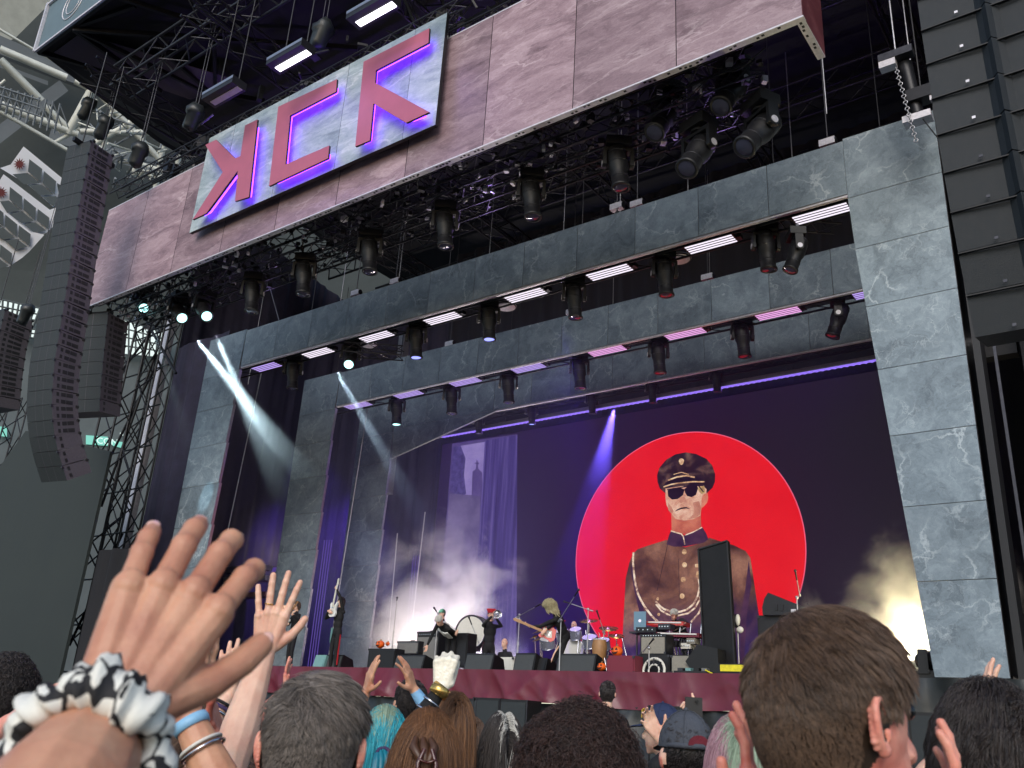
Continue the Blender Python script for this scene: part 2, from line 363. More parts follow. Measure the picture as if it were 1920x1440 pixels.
def lip(name, p0, p1, w, parent):
    b = MB(); p0 = np.array(p0); p1 = np.array(p1); L = np.linalg.norm(p1-p0); d = (p1-p0)/L; q = np.array([-d[1], d[0], 0])
    b.prism([p0, p1, p1+q*w, p0+q*w], (0, 0, -.03), 0)
    s = 0.
    while s < L-.3:
        kk = random.choice((1, 2, 3))
        for j in range(kk):
            c = p0+d*(s+.09*j)+q*w*random.uniform(.3, .7); b.box(c-np.array([0, 0, .032]), (.05, .04, .008), 1, rz=math.atan2(d[1], d[0]))
        s += random.uniform(.16, .55)
    b.build(name, ['pale_alu', 'plastic_black'], parent)
lip('bottom_edge', (fx0, FY-.01, fz0-.005), (fx1+.01, FY-.01, fz0-.005), .13, fa)
lip('bottom_edge', (fx1, FY+.12, fz0-.006), (fx1, FY+1.1, fz0-.006), .13, fa)
lip('top_edge', (fx0, FY+.0, fz1+.035), (fx1, FY+.0, fz1+.035), .12, fa)

# ---- the hanging sign with three angular letters
SY = 11.27
sg = thing('hanging_sign', 'pale marble sign board with three angular red letters glowing violet behind', 'sign', (-15.4, SY, 13.4))
b = MB(); sx0, sx1, sz0, sz1 = -19.75, -11.1, 13.4, 16.42
xs = [sx0, -18.6, -16.4, -14.2, -12.05, sx1]
for k in range(5):
    b.tile = (.2, .1*k+.1, .4); b.prism([(xs[k]+.005, SY, sz0), (xs[k+1]-.005, SY, sz0), (xs[k+1]-.005, SY, sz1), (xs[k]+.005, SY, sz1)], (0, .09, 0), 0, side=1)
b.build('board', ['sign_marble', 'black_metal'], sg)
def z1(*p): return [(a/3, c/3) for a, c in p]
def z2(*p): return [(640+a/3, c/3) for a, c in p]
K1 = z1((1378, 705), (1448, 672), (1400, 1108), (1322, 1132), (1337, 960), (1160, 1200), (1083, 1235), (1253, 968), (1155, 815), (1215, 785), (1322, 890), (1352, 878))
C1 = z1((1565, 600), (1895, 445), (1890, 515), (1632, 650), (1605, 925), (1852, 818), (1845, 890), (1513, 1047))
R1 = z2((125, 347), (495, 158), (490, 240), (195, 395), (190, 465), (495, 630), (365, 690), (180, 582), (160, 790), (78, 824))
def inset(pts, d_):
    P = np.array(pts)[:, [0, 2]]; n = len(P); A = sum(P[i][0]*P[(i+1) % n][1]-P[(i+1) % n][0]*P[i][1] for i in range(n)); s = 1 if A > 0 else -1; out = []
    for i in range(n):
        e1 = nrm(P[i]-P[i-1]); e2 = nrm(P[(i+1) % n]-P[i]); n1 = np.array([-e1[1], e1[0]])*s; n2 = np.array([-e2[1], e2[0]])*s
        m = n1+n2; m = m/max(.35, (m@n1)); out.append(P[i]+m*d_)
    return out
for L_ in (K1, C1, R1):
    pts = [at(x, y, Y=SY-.27) for x, y in L_]
    b = MB(); b.prism(pts, (0, .05, 0), 0, side=1)
    lt = b.build('letter', ['letter_red', 'plastic_black'], sg)
    ins = inset(pts, .125); b = MB(); n = len(ins)
    for i in range(n):
        a, c = ins[i], ins[(i+1) % n]; b.beam((a[0], SY-.12, a[1]), (c[0], SY-.12, c[1]), .03, .03, up=(0, 1, 0))
    b.build('glow_strip', 'led_violet', lt)
# bar fixtures shining on the sign
for i, (px, py, lit) in enumerate([(420, 172, 0), (545, 106, 1), (700, 18, 1)]):
    c = at(px, py, Y=10.1)
    t = thing('bar_light', ['unlit bronze-edged bar light hanging above the left letter of the sign', 'lit bar light hanging above the middle letter of the sign', 'lit bar light at the top edge above the right letter of the sign'][i], 'stage light', c, group='bar lights above the sign')
    b = MB(); b.box(c, (1.25, .42, .22)); b.box(c+np.array([0, -.213, .06]), (1.25, .012, .08), 1); b.build('housing', ['plastic_charcoal', 'alu'], t)
    b = MB(); b.box(c+np.array([.05, .05, -.118]), (1.1, .16, .02)); b.build('tube', 'lamp_white' if lit else 'cream_glass', t)
    b = MB(); b.tube(c+np.array([-.4, .1, .1]), c+np.array([-.4, .1, 5]), .018, n=5); b.tube(c+np.array([.4, .1, .1]), c+np.array([.4, .1, 5]), .018, n=5); b.build('cable', 'black_metal', t)
    if lit:
        l = bpy.data.lights.new('bar_glow', 'AREA'); l.shape = 'RECTANGLE'; l.size = 1.1; l.size_y = .15; l.energy = 9; l.color = (.38, .18, 1)
        lo = bpy.data.objects.new('bar_glow', l); COL.objects.link(lo); lo.location = tuple(c+np.array([0, .1, -.16])); lo.rotation_euler = (math.radians(-18), 0, 0)

# ---- roof canopy over the stage
ZR = 21.24
rf = thing('stage_roof', 'black fabric-lined roof canopy on trusses above the whole stage', 'stage roof', (-12, 18, ZR))
c0 = np.array([-27.13, 9.0, ZR])
b = MB(); b.prism([c0+[0, 0, .03], (14, 9.0, ZR+.03), (14, 30, ZR+.03), (-29.8, 30, ZR+1.2), (-29.8, 14.8, ZR+1.2)], (0, 0, .12)); b.build('canopy', 'black_cloth', rf)
b = MB()   # underside lattice of the canopy corner
for a, c in [((-27.13, 9, ZR), (14, 9, ZR)), ((-27.13, 9, ZR), (-24.5, 13.2, ZR)), ((-24.98, 9.05, ZR-.1), (-18, 14.5, ZR-.1)), ((-24.98, 9.05, ZR-.1), (-25.0, 12.2, ZR-.3)),
             ((-24.9, 9.2, ZR-.1), (-23.6, 13.4, ZR-.3)), ((-23.2, 10.6, ZR-.2), (-23.6, 13.4, ZR-.3)), ((-21.6, 11.8, ZR-.2), (-23.6, 13.4, ZR-.3)), ((-26.4, 10.2, ZR-.1), (-22.6, 14.6, ZR-.1)),
             ((-24.98, 9.05, ZR), (-22.5, 9.6, ZR+.0)), ((-22.5, 9.1, ZR-.1), (-20.5, 12.6, ZR-.1))]:
    b.beam(a, c, .10, .16)
b.build('edge_beam', 'black_metal', rf)
b = MB()
P0, P1 = at(72, 95, Y=8.95), at(206, -2, Y=8.95)
b.prism([(-27.13, 8.95, ZR-.02), (14, 8.95, ZR-.02), (14, 8.95, ZR+1.95), (-27.2, 8.95, ZR+1.95)], (0, .05, 0))
pm('teal_scrim', lin(92, 112, 122)[:3], .8, 0, .18, .5)
pm('scrim_panel', lin(74, 66, 78)[:3], .8, 0, .3, .7)
b.build('front_banner', 'teal_scrim', rf)
b = MB(); b.beam((-27.15, 8.9, ZR-.05), (14, 8.9, ZR-.05), .05, .07); b.beam((-27.16, 8.9, ZR-.05), (-27.24, 8.9, ZR+2.0), .09, .09, up=(0, 1, 0)); b.beam((-27.2, 8.9, ZR+1.95), (14, 8.9, ZR+1.95), .05, .06)
b.torus((-25.3, 8.94, ZR+1.05), .62, .02, axis=(0, 1, 0), n=24); b.torus((-25.3, 8.94, ZR+1.05), .42, .015, axis=(0, 1, 0), n=24)
b.build('banner_frame', 'pale_alu', rf)
b = MB(); b.prism([(-26.7, 9.3, ZR-.02), (-25.1, 9.3, ZR-.02), (-22.2, 13.4, ZR-.3), (-24.5, 13.0, ZR-.3)], (0, 0, .02)); b.build('corner_scrim', 'scrim_panel', rf)

def truss(name, label, a, b_, w=.5, h=.5, seg=.5, r=.028, mat='black_metal', cat='truss', group=None, lr=.014):
    a = np.array(a, float); b_ = np.array(b_, float); d = nrm(b_-a); up = np.array([0, 0, 1.]) if abs(d[2]) < .9 else np.array([0, 1., 0])
    x = nrm(np.cross(d, up)); y = np.cross(x, d); L = np.linalg.norm(b_-a)
    t = thing(name, label, cat, (a+b_)/2, group=group)
    cn = [x*w/2*i+y*h/2*j for i, j in ((-1, -1), (1, -1), (1, 1), (-1, 1))]
    for c in cn:
        m = MB(); m.tube(a+c, b_+c, r, n=6); m.build('chord', mat, t)
    m = MB(); n = max(1, int(round(L/seg)))
    for k in range(n):
        p = a+d*L*k/n; q = a+d*L*(k+1)/n
        for i in range(4):
            c1, c2 = cn[i], cn[(i+1) % 4]
            if k % 2: c1, c2 = c2, c1
            m.tube(p+c1, q+c2, lr, n=4, caps=False)
    m.build('lacing', mat, t); return t
# roof trusses, across and along
gr = 'black roof trusses high above the stage'
for i, y in enumerate((10.6, 14.5, 18.5, 22.5, 26.0)):
    truss('roof_truss', f'{ORD[i]} cross truss counted from the audience side under the stage roof', (-28 if i else -24.4, y, 19.9), (8, y, 19.9), .7, .8, .8, .05, mat='violet_steel' if 0 else 'dark_alu' if i == 0 else 'black_metal', group=gr, lr=.025)
for i, x in enumerate((-23.5, -18.5, -13.5, -8.5, -3.5, 1.5)):
    truss('roof_truss', f'{ORD[i]} truss from the left running back under the stage roof', (x, 9.2, 19.0), (x, 27, 19.0), .6, .7, .8, .045, group=gr, lr=.022)
# fascia and sign trusses
truss('truss', 'black lattice truss along the top of the pink fascia, left part behind the sign', (-25.0, 12.2, 16.35), (-3.6, 12.2, 16.35), .55, .55, .45, .03, group='trusses behind the pink fascia')
truss('truss', 'upper lattice truss carrying the sign board just behind its top edge', (-25.2, 11.62, 16.75), (-11.0, 11.62, 16.75), .3, .35, .35, .022, mat='dark_alu', group='trusses behind the pink fascia')
for i, (y, z) in enumerate([(12.1, 12.95), (12.75, 12.85), (13.35, 12.75)]):
    truss('truss', f'{ORD[i]} lighting truss counted back from the lower edge of the pink fascia', (-25.0, y, z), (-4.55-.05*i, y, z), .42, .34, .42, .024, mat='black_metal' if i != 1 else 'dark_alu', group='lighting trusses under the pink fascia')
# clutter on those trusses: clamps, cable loops, small boxes
b = MB(); rg = random.Random(4)
for k in range(420):
    x = rg.uniform(-25, -4.6); y = rg.uniform(11.8, 13.6); z = rg.uniform(12.55, 13.15); mt = rg.choice((0, 0, 0, 1))
    b.box((x, y, z), (rg.uniform(.03, .16), rg.uniform(.03, .12), rg.uniform(.04, .14)), mt, rz=rg.uniform(0, 3))
for k in range(70):
    x = rg.uniform(-25, -5); y = rg.uniform(11.9, 13.5); l = rg.uniform(.4, 1.4)
    b.path([(x+l*s, y+.05*math.sin(6*s), 12.72-.22*math.sin(math.pi*s)) for s in np.linspace(0, 1, 7)], .012, 4, 0)
tag(b.build('rigging', ['black_metal', 'pale_alu']), 'clamps, cable loops and small boxes cluttering the trusses under the fascia', 'rigging', kind='stuff')
b = MB()
for k in range(260):
    x = rg.uniform(-25, -6); y = rg.uniform(12.2, 15); z = rg.uniform(16.6, 19.2)
    if rg.random() < .45: b.beam((x, y, z), (x+rg.uniform(-.8, .8), y+rg.uniform(-.5, .5), z+rg.uniform(-.5, .9)), .05, .05, mat=rg.choice((0, 0, 1)))
    else: b.box((x, y, z), (rg.uniform(.05, .35), rg.uniform(.05, .3), rg.uniform(.05, .5)), rg.choice((0, 0, 0, 1)), rz=rg.uniform(0, 3))
tag(b.build('rigging', ['black_metal', 'dark_alu']), 'tangle of winches, brackets and cable boxes between the sign and the roof', 'rigging', kind='stuff')

# ---- drapes closing the stage
def drape(name, label, p0, p1, z0, z1_, mat, seed=1, amp=.07, group=None):
    p0 = np.array(p0, float); p1 = np.array(p1, float); L = np.linalg.norm(p1-p0); d = (p1-p0)/L; q = np.array([-d[1], d[0]])
    n = int(L/.09); rg = np.random.default_rng(seed); vs = []
    ss = np.linspace(0, L, n); u = np.sin(ss*7+rg.uniform(0, 6))+.6*np.sin(ss*12.3+1)+.8*np.sin(ss*2.9+rg.uniform(0, 6))
    for z in (z0, z1_):
        for s, w_ in zip(ss, u): a = p0+d*s+q*w_*amp*.5; vs.append((a[0], a[1], z))
    b = MB(); b.add(vs, [(i, i+1, n+i+1, n+i) for i in range(n-1)], 0, True)
    return tag(b.build(name, mat), label, 'drape', group)
drape('stage_drape', 'wide black drape closing the back of the stage', (-32, 27.3), (6, 27.3), ZD, 21.2, 'black_cloth', 2)
drape('stage_drape', 'dark violet drape hanging just left of the front marble pillar', (-29.4, 17.3), (-26.15, 17.3), .5, 14.4, 'violet_cloth', 3)
drape('stage_drape', 'dark side drape running back from the left end of the stage', (-29.5, 17.4), (-31.5, 27.2), .5, 21, 'violet_cloth', 4)
drape('stage_drape', 'black side drape behind the right marble pillar', (-1.6, 17.6), (1.5, 27.2), .5, 21, 'black_cloth', 5)
drape('stage_drape', 'black drape hanging to the right of the right marble pillar', (-1.7, 17.4), (7.5, 17.0), .5, 21, 'black_cloth', 6)
drape('stage_drape', 'bluish violet drape seen between the front and middle left pillars', (-33, 26.6), (-23.2, 26.6), ZD, 20.6, 'violet_cloth', 7, .12)
drape('stage_drape', 'violet black drape high above the rear portal', (-23.2, 25.6), (-2.0, 25.6), 14.3, 20.6, 'black_cloth', 8, .1)
# ================================================================ fixtures and screens
_mh = {}
def moving_head(loc, label, aim=(0, 0, -1), lit=None, s=1.0, group=None, name='moving_head'):
    """a hung moving-head lamp: base box, yoke, head with lens; loc is the underside of what it hangs from"""
    aim = nrm(aim); key = (tuple(np.round(aim, 2)), lit, s)
    t = thing(name, label, 'stage light', loc, group=group)
    if key not in _mh:
        hc = np.array([0, 0, -.46])*s; ax = nrm(np.cross(aim, (0, 0, 1))) if abs(aim[2]) < .98 else np.array([.8, .6, 0]); ax = nrm(ax)
        rz = math.atan2(ax[1], ax[0]); P = []
        b = MB(); b.box(np.array([0, 0, -.09])*s, np.array([.40, .30, .15])*s, 0, rz); b.box(np.array([0, 0, .01])*s, np.array([.30, .06, .10])*s, 1, rz); b.tube(np.array([0, 0, -.16])*s, np.array([0, 0, -.2])*s, .11*s, n=12); P.append(('base', b, ['plastic_black', 'dark_alu']))
        b = MB(); b.box(np.array([0, 0, -.22])*s, np.array([.46, .14, .06])*s, 0, rz)
        for q in (-1, 1):
            c = ax*.215*s*q; b.box(c+np.array([0, 0, -.36])*s, np.array([.05, .15, .30])*s, 0, rz); b.tube(c+hc-ax*.03*s*q, c+hc+ax*.035*s*q, .075*s, n=12, mat=0); b.tube(c+hc+ax*.035*s*q, c+hc+ax*.042*s*q, .05*s, n=12, mat=1)
        P.append(('yoke', b, ['plastic_black', 'pale_alu']))
        b = MB(); b.lathe([(0.0, -.30), (.11, -.29), (.155, -.24), (.165, -.05), (.16, .08), (.135, .14), (.135, .40), (.150, .41), (.150, .45), (.12, .455), (.115, .43), (0, .43)], (0, 0, 0), (0, 0, 1), 18)
        v = np.array(b.v); x = ax; y = np.cross(aim, x); R = np.array([x, y, aim]).T; b.v = [tuple(p) for p in ((v*s)@R.T+hc)]
        for q in (-.18, .0, .26): b.torus(hc+aim*q*s, .163*s if q < .1 else .137*s, .006*s, aim, 16, 4, 1)
        P.append(('head', b, ['plastic_charcoal', 'dark_alu']))
        b = MB(); b.lathe([(0.0, .462), (.06, .46), (.112, .445)], hc, aim, 16)
        b.v = [tuple(p) for p in (np.array(b.v)-hc)*s+hc]; P.append(('lens', b, [lit or 'lens_glass']))
        _mh[key] = [(n_, b_.mesh(n_, mt_, np.zeros(3))) for n_, b_, mt_ in P]
    hd = None
    for n_, me in _mh[key]:
        o = bpy.data.objects.new(n_, me); COL.objects.link(o); o.parent = hd if n_ == 'lens' else t
        if n_ == 'head': hd = o
    return t
DN = (0, 0, -1)
G1 = 'moving heads hung under the pink fascia'
fh = [(455, 500, DN, None), (563, 470, DN, None), (688, 425, DN, None), (822, 368, DN, None), (975, 300, DN, None), (1145, 245, DN, None)]
for i, (px, py, a, l) in enumerate(fh):
    p = at(px, py, Z=12.75); moving_head((p[0], 12.95, 12.72), f'black moving head pointing straight down under the fascia, {ORD[i]} such from the left', (.12, .05, -1), l, 1.25, G1)
for px, py, to, lab in [(1250, 170, (1205, 275), 'grey cylinder moving head tilted left under the fascia, left of its four tilted neighbours'), (1372, 120, (1330, 225), 'grey cylinder moving head under the right of the fascia, highest of the four tilted ones'),
                        (1310, 235, (1270, 335), 'grey cylinder moving head tilted down, lowest of the four tilted ones under the fascia'), (1425, 195, (1375, 290), 'grey cylinder moving head at the right end of the trusses, tilted down to the left')]:
    p = at(px, py, Y=12.95); q = at(*to, Y=12.4); moving_head(p+[0, 0, .1], lab, q-(p+[0, 0, -.5]), None, 1.45, G1)
teal = [((268, 548), (282, 602), 'lit teal moving head at the left end under the fascia, nearest the tower'), ((338, 565), (357, 622), 'lit moving head under the fascia, left of the pair throwing crossing beams'), ((385, 560), (398, 612), 'lit moving head, right of the pair throwing crossing teal beams')]
for (a, c_, lab) in teal:
    p = at(*a, Y=12.9); q = at(*c_, Y=12.65); moving_head(p+[0, 0, .25], lab, q-(p+[0, 0, -.3]), 'lens_teal', 1.25, G1)
# LED panels and moving heads under the two lintels
PX = [-23.3, -20.8, -18.23, -15.64, -12.75, -10.2, -7.5, -4.95]
_pan = {}
def light_panel(loc, mat, label, group):
    t = thing('strip_lamp', label, 'stage light', loc, group=group)
    if mat not in _pan:
        h = MB(); h.box((0, 0, -.03), (1.22, .40, .06)); h.tube((-.45, .12, 0), (-.45, .12, .25), .02, n=5); h.tube((.45, .12, 0), (.45, .12, .25), .02, n=5); h.box((.66, .1, .0), (.10, .16, .10), 0)
        s_ = []
        for k in range(4):
            b = MB(); b.box((0, -.15+.10*k, -.064), (1.15, .050, .008)); s_.append(b.mesh('strip', mat, np.zeros(3)))
        _pan[mat] = (h.mesh('housing', 'black_metal', np.zeros(3)), s_)
    h, s_ = _pan[mat]
    for n_, me in [('housing', h)]+[('strip', x) for x in s_]:
        o = bpy.data.objects.new(n_, me); COL.objects.link(o); o.parent = t
for i, x in enumerate(PX):
    light_panel((x, 16.98, 12.36), 'led_lilac' if i in (0,) else 'led_white', f'glowing white four-strip light panel under the front marble lintel, {ORD[i]} from the left', 'light panels under the front lintel')
    light_panel((x, 21.2, 12.36), 'led_pink' if i in (4, 5, 6) else 'led_lilac', f'{"pink" if i in (4,5,6) else "lilac"} four-strip light panel under the middle marble lintel, {ORD[i]} from the left', 'light panels under the middle lintel')
for i, x in enumerate([-22.05, -19.4, -16.7, -14.05, -11.3, -8.75, -6.25]):
    moving_head((x, 17.1, 12.5), f'moving head hanging from the front marble lintel, {ORD[i]} from the left', (.05, .1, -1) if i != 1 else (.5, -.5, -.75), 'lens_blue' if i in (2, 3) else 'lens_teal' if i == 1 else None, 1.25, 'moving heads under the front lintel')
for i, x in enumerate([-21.5, -18.96, -16.56, -13.85, -11.15, -8.6, -6.0]):
    moving_head((x, 21.4, 12.5), f'moving head hanging from the middle marble lintel, {ORD[i]} from the left', (.05, .1, -1) if i < 6 else (-.35, -.1, -1), 'lens_teal' if i == 0 else None, 1.25, 'moving heads under the middle lintel')
p = at(1492, 440, Y=16.7); moving_head(p+[0, 0, .1], 'tilted moving head hanging low between the two right lintels', (-.3, -.2, -1), None, 1.1, 'moving heads under the front lintel')
# outrigger frames beside two of the heads
for px, py, lab in [(1478, 415, 'small ladder frame sticking out under the right end of the front lintel'), (690, 660, 'small ladder frame with cables under the left end of the front lintel')]:
    p = at(px, py, Y=17.3); truss('ladder_bracket', lab, p+[-.5, -.5, 0], p+[.9, .6, -.0], .45, .3, .35, .022, mat='dark_alu', cat='truss')
# round white reflectors hanging by the lintel
for px, py, lab in [(948, 574, 'round lilac disc hanging beside the fourth gap of the front lintel'), (1272, 484, 'round lilac disc hanging under the right half of the front lintel'), (690, 645, 'dim round disc under the left of the front lintel')]:
    p = at(px, py, Y=17.5); b = MB(); b.lathe([(0, -.03), (.3, -.03), (.31, 0), (.3, .02), (0, .02)], p, (0, 0, 1), 24); b.torus(p+[0, 0, -.02], .29, .018, n=24, mat=1); tag(b.build('disc_lamp', ['disc_paint' if 0 else 'pale_alu', 'black_metal']), lab, 'stage light', 'disc lamps')
# hoists with chains
def hoist(px, py, Y, label, s=1.0, top=19.6, chain=True):
    p = at(px, py, Y=Y); t = thing('chain_hoist', label, 'chain hoist', p, group='chain hoists on the portals')
    b = MB(); b.box(p, (.42*s, .2*s, .2*s)); b.tube(p+[-.24*s, 0, 0], p+[.24*s, 0, 0], .1*s, n=10, mat=1); b.build('motor', ['pale_alu', 'black_metal'], t)
    b = MB(); b.tube(p+[0, 0, .1], (p[0], p[1], top), .016, n=5); b.build('chain', 'dark_alu', t)
    b = MB(); b.tube(p+[0, 0, -.1*s], p+[0, 0, -.45*s], .02, n=5); b.torus(p+[0, 0, -.2*s], .04, .014, (0, 1, 0), 10, 4); b.build('hook', 'dark_alu', t)
for i, (px, py, Y) in enumerate([(1552, 268, 16.7), (1195, 383, 16.7), (1157, 388, 16.75), (742, 528, 16.7), (668, 550, 16.7), (844, 645, 21.0), (1327, 520, 21.0), (1072, 585, 21.0)]):
    hoist(px, py, Y, ['grey chain hoist beside the top of the right marble pillar', 'dark chain hoist on the front lintel below the fascia, right of a pale one', 'small pale chain hoist on the front lintel, left of a dark one', 'chain hoist on the left third of the front lintel, right of another', 'chain hoist on the left third of the front lintel, nearest the left pillar', 'chain hoist hanging above the middle lintel on its left part', 'pale chain hoist above the middle lintel near the right pillar', 'chain hoist above the centre of the middle lintel'][i], .8)
# large hoist top right with its heavy chain
p = at(1680, 105, Y=15.2); t = thing('chain_hoist', 'large chain hoist with bronze cover and heavy link chain above the right pillar', 'chain hoist', p)
b = MB(); b.box(p, (.62, .22, .16), 1); b.box(p+[-.16, 0, -.15], (.30, .2, .16), 0); b.tube(p+[.1, .2, -.1], p+[.2, .25, -1.3], .14, .12, n=10, mat=2); b.box(p+[.2, .25, -1.4], (.5, .25, .14), 0); b.build('motor', ['pale_alu', 'dark_alu', 'black_metal'], t)
b = MB()
for k in range(24): b.torus(p+[-.02+.008*k, 0, -.3-.075*k], .037, .010, ((1, 0, 0), (0, 1, 0))[k % 2], 10, 5)
b.tube(p+[0, 0, .05], (p[0], p[1], 19.5), .02, n=5); b.build('chain', 'alu', t)
p = at(1728, 180, Y=15.4); b = MB(); b.box(p, (.5, .3, .26)); b.box(p+[.28, 0, -.16], (.26, .25, .16), 1); b.tube(p+[0, 0, .1], (p[0], p[1], 19.5), .02, n=5); b.tube(p+[-.2, 0, -.1], p+[.25, .0, -1.2], .012, n=4); b.tube(p+[.15, 0, -.1], p+[.2, .0, -1.1], .012, n=4)
tag(b.build('chain_hoist', ['black_metal', 'pale_alu']), 'black chain hoist squeezed between the right pillar and the speaker array', 'chain hoist')
# thin cables inside the stage
rg = random.Random(11); GC = 'thin steel cables hanging inside the stage'
_cab = ([(600, 480, 19), (655, 450, 18), (760, 420, 19), (852, 400, 18.5), (925, 380, 20), (1060, 360, 19), (1095, 330, 18), (1165, 250, 18), (1290, 350, 19), (1450, 300, 18.5), (1485, 290, 20), (1545, 150, 15.5), (1640, 150, 18), (1700, 60, 15.5), (500, 520, 20), (960, 600, 24), (1150, 540, 24), (1330, 480, 24), (640, 640, 24)])
_rank = {i: k for k, i in enumerate(sorted(range(len(_cab)), key=lambda i: _cab[i][0]))}
for i, (px, py, Y) in enumerate(_cab):
    p = at(px, py, Y=Y); b = MB(); b.tube((p[0], Y, 13.65), (p[0], Y, 19.6), .014, n=4)
    tag(b.build('steel_cable', 'alu' if i % 3 else 'dark_alu'), f'thin steel cable hanging inside the dark stage roof, {ORD[_rank[i]]} counted from the left', 'cable', GC)
# posts and poles seen through the left of the portals
for (a, c_, Y, r, lab) in [((573, 672), (517, 1060), 25.0, .16, 'tall square aluminium post between the front and middle left pillars'), ((746, 742), (735, 925), 25.0, .16, 'square aluminium post just right of the middle left pillar')]:
    p, q = at(*a, Y=Y), at(*c_, Y=Y); b = MB(); b.box((p[0], Y, (q[2]+17)/2), (2*r, 2*r, 17-q[2])); b.box((p[0]+r*.6, Y-r, (q[2]+17)/2), (.05, .03, 17-q[2]-.1), 1); tag(b.build('aluminium_post', ['alu', 'dark_alu']), lab, 'post')
GT = 'thin pale poles hanging behind the left pillars'
for (a, c_, Y, lab) in [((492, 690), (410, 1075), 18.5, 'thin pale pole just right of the front left pillar'), ((463, 640), (385, 1000), 17.3, 'thin pale edge pole along the front left pillar'), ((690, 760), (613, 1250), 22.5, 'thin pale pole just right of the middle left pillar'), ((797, 960), (765, 1235), 24.3, 'thin violet pole beside the rear left pillar'), ((745, 1000), (728, 1200), 25, 'thin pale pole in the smoke')]:
    p, q = at(*a, Y=Y), at(*c_, Y=Y); b = MB(); b.tube(p, q, .022, n=5); tag(b.build('hanging_pole', 'alu'), lab, 'pole', GT)
for (a, c_, Y, lab) in [((520, 880), (430, 985), 25.5, 'diagonal brace cable between the left pillars'), ((560, 735), (600, 800), 25.5, 'short diagonal brace cable left of the middle pillar'), ((495, 500), (523, 600), 20, 'diagonal cable above the left end of the front lintel')]:
    b = MB(); b.tube(at(*a, Y=Y), at(*c_, Y=Y), .018, n=5); tag(b.build('brace_cable', 'alu'), lab, 'cable')
em('bar_violet', (.30, .18, .95), .32)
# violet LED uprights
for (a, c_, Y, n_, lab) in [((636, 1010), (583, 1250), 22.2, 4, 'violet lit multi-bar light stand standing right of the middle left pillar'), ((800, 1040), (765, 1215), 24.6, 3, 'violet lit light bars standing in the smoke by the rear pillar')]:
    q = at(*c_, Y=Y); p = at(*a, Y=Y); t = thing('light_bars', lab, 'stage light', q)
    for k in range(n_):
        b = MB(); o_ = np.array([-.16+.11*k, .02*k, 0]); b.tube(q+o_, (q[0]+o_[0], q[1]+o_[1], p[2]), .018, n=5); b.build('light_bar', 'bar_violet', t)

# ---- purple LED tube truss over the screen
T0 = at(860, 803, Y=24.6); T1 = at(1645, 672, Y=24.6)
t = thing('led_batten', 'long violet glowing LED batten hanging below the rear portal above the screen', 'led batten', (T0+T1)/2)
b = MB(); z0 = 11.95
b.box((-14.0, 24.6, z0), (16.4, .16, .10)); b.box((-14, 24.68, z0+.12), (16.4, .05, .06)); b.build('housing', 'alu', t)
for k in range(2):
    b = MB()
    xs_ = np.arange(-22.1, -5.9, .0875); nq = len(xs_); y_ = 24.56+.09*k
    b.add([(x, y_-.045, z0-.050) for x in xs_]+[(x, y_+(.035 if i % 2 else -.03), z0-.066) for i, x in enumerate(xs_)], [(i, i+1, nq+i+1, nq+i) for i in range(nq-1)])
    b.build('led_strip', 'tube_violet', t)
truss('truss', 'dark box truss above the violet LED batten behind the rear portal', (-22.3, 24.75, 12.75), (-5.0, 24.75, 12.75), .5, .45, .7, .03, mat='dark_alu')
l = bpy.data.lights.new('batten_glow', 'AREA'); l.shape = 'RECTANGLE'; l.size = 16; l.size_y = .15; l.energy = 45; l.color = (.3, .12, 1)
lo = bpy.data.objects.new('batten_glow', l); COL.objects.link(lo); lo.location = (-14, 24.6, z0-.12)
for i, px in enumerate((910, 1040, 1180, 1310, 1440)):
    p = at(px, 740, Z=12.6); moving_head((p[0]-1.2+.2*i, 24.3, 12.5), f'dim moving head by the violet LED batten, {ORD[i]} from the left', (0, .2, -1), 'lens_blue' if i == 1 else None, .9, 'moving heads by the LED batten')

# ---- the big video screen and what it shows
YS = 26.0
def emt(name, stops, strength, scale=2., dist=0., kind='noise', detail=6., rough=.6):
    m, t, n, o = newmat(name); L = t.links.new; tc = N(t, 'ShaderNodeTexCoord')
    if kind == 'noise':
        z = N(t, 'ShaderNodeTexNoise', inputs={'Scale': scale, 'Detail': detail, 'Roughness': rough, 'Distortion': dist}); f_ = z.outputs[0]
    else:
        z = N(t, 'ShaderNodeTexNoise', inputs={'Scale': scale, 'Detail': 5., 'Roughness': .7, 'Distortion': .3}); f_ = z.outputs[0]
    mp = N(t, 'ShaderNodeMapping'); mp.inputs['Scale'].default_value = (2.2, 1, .05) if kind == 'wave' else (1, 1, 1); L(tc.outputs['Object'], mp.inputs[0]); L(mp.outputs[0], z.inputs['Vector'])
    r = ramp(t, f_, stops); e = N(t, 'ShaderNodeEmission', inputs={1: strength*EK}); L(r.outputs[0], e.inputs[0]); L(e.outputs[0], o.inputs[0]); return m
scr = thing('video_screen', 'huge video screen showing a uniformed man in sunglasses on a red disc', 'video screen', (-13.5, YS, ZD))
b = MB(); b.box((-13.6, YS+.16, 7.4), (19.6, .3, 9.7)); b.build('screen_body', 'black_metal', scr)
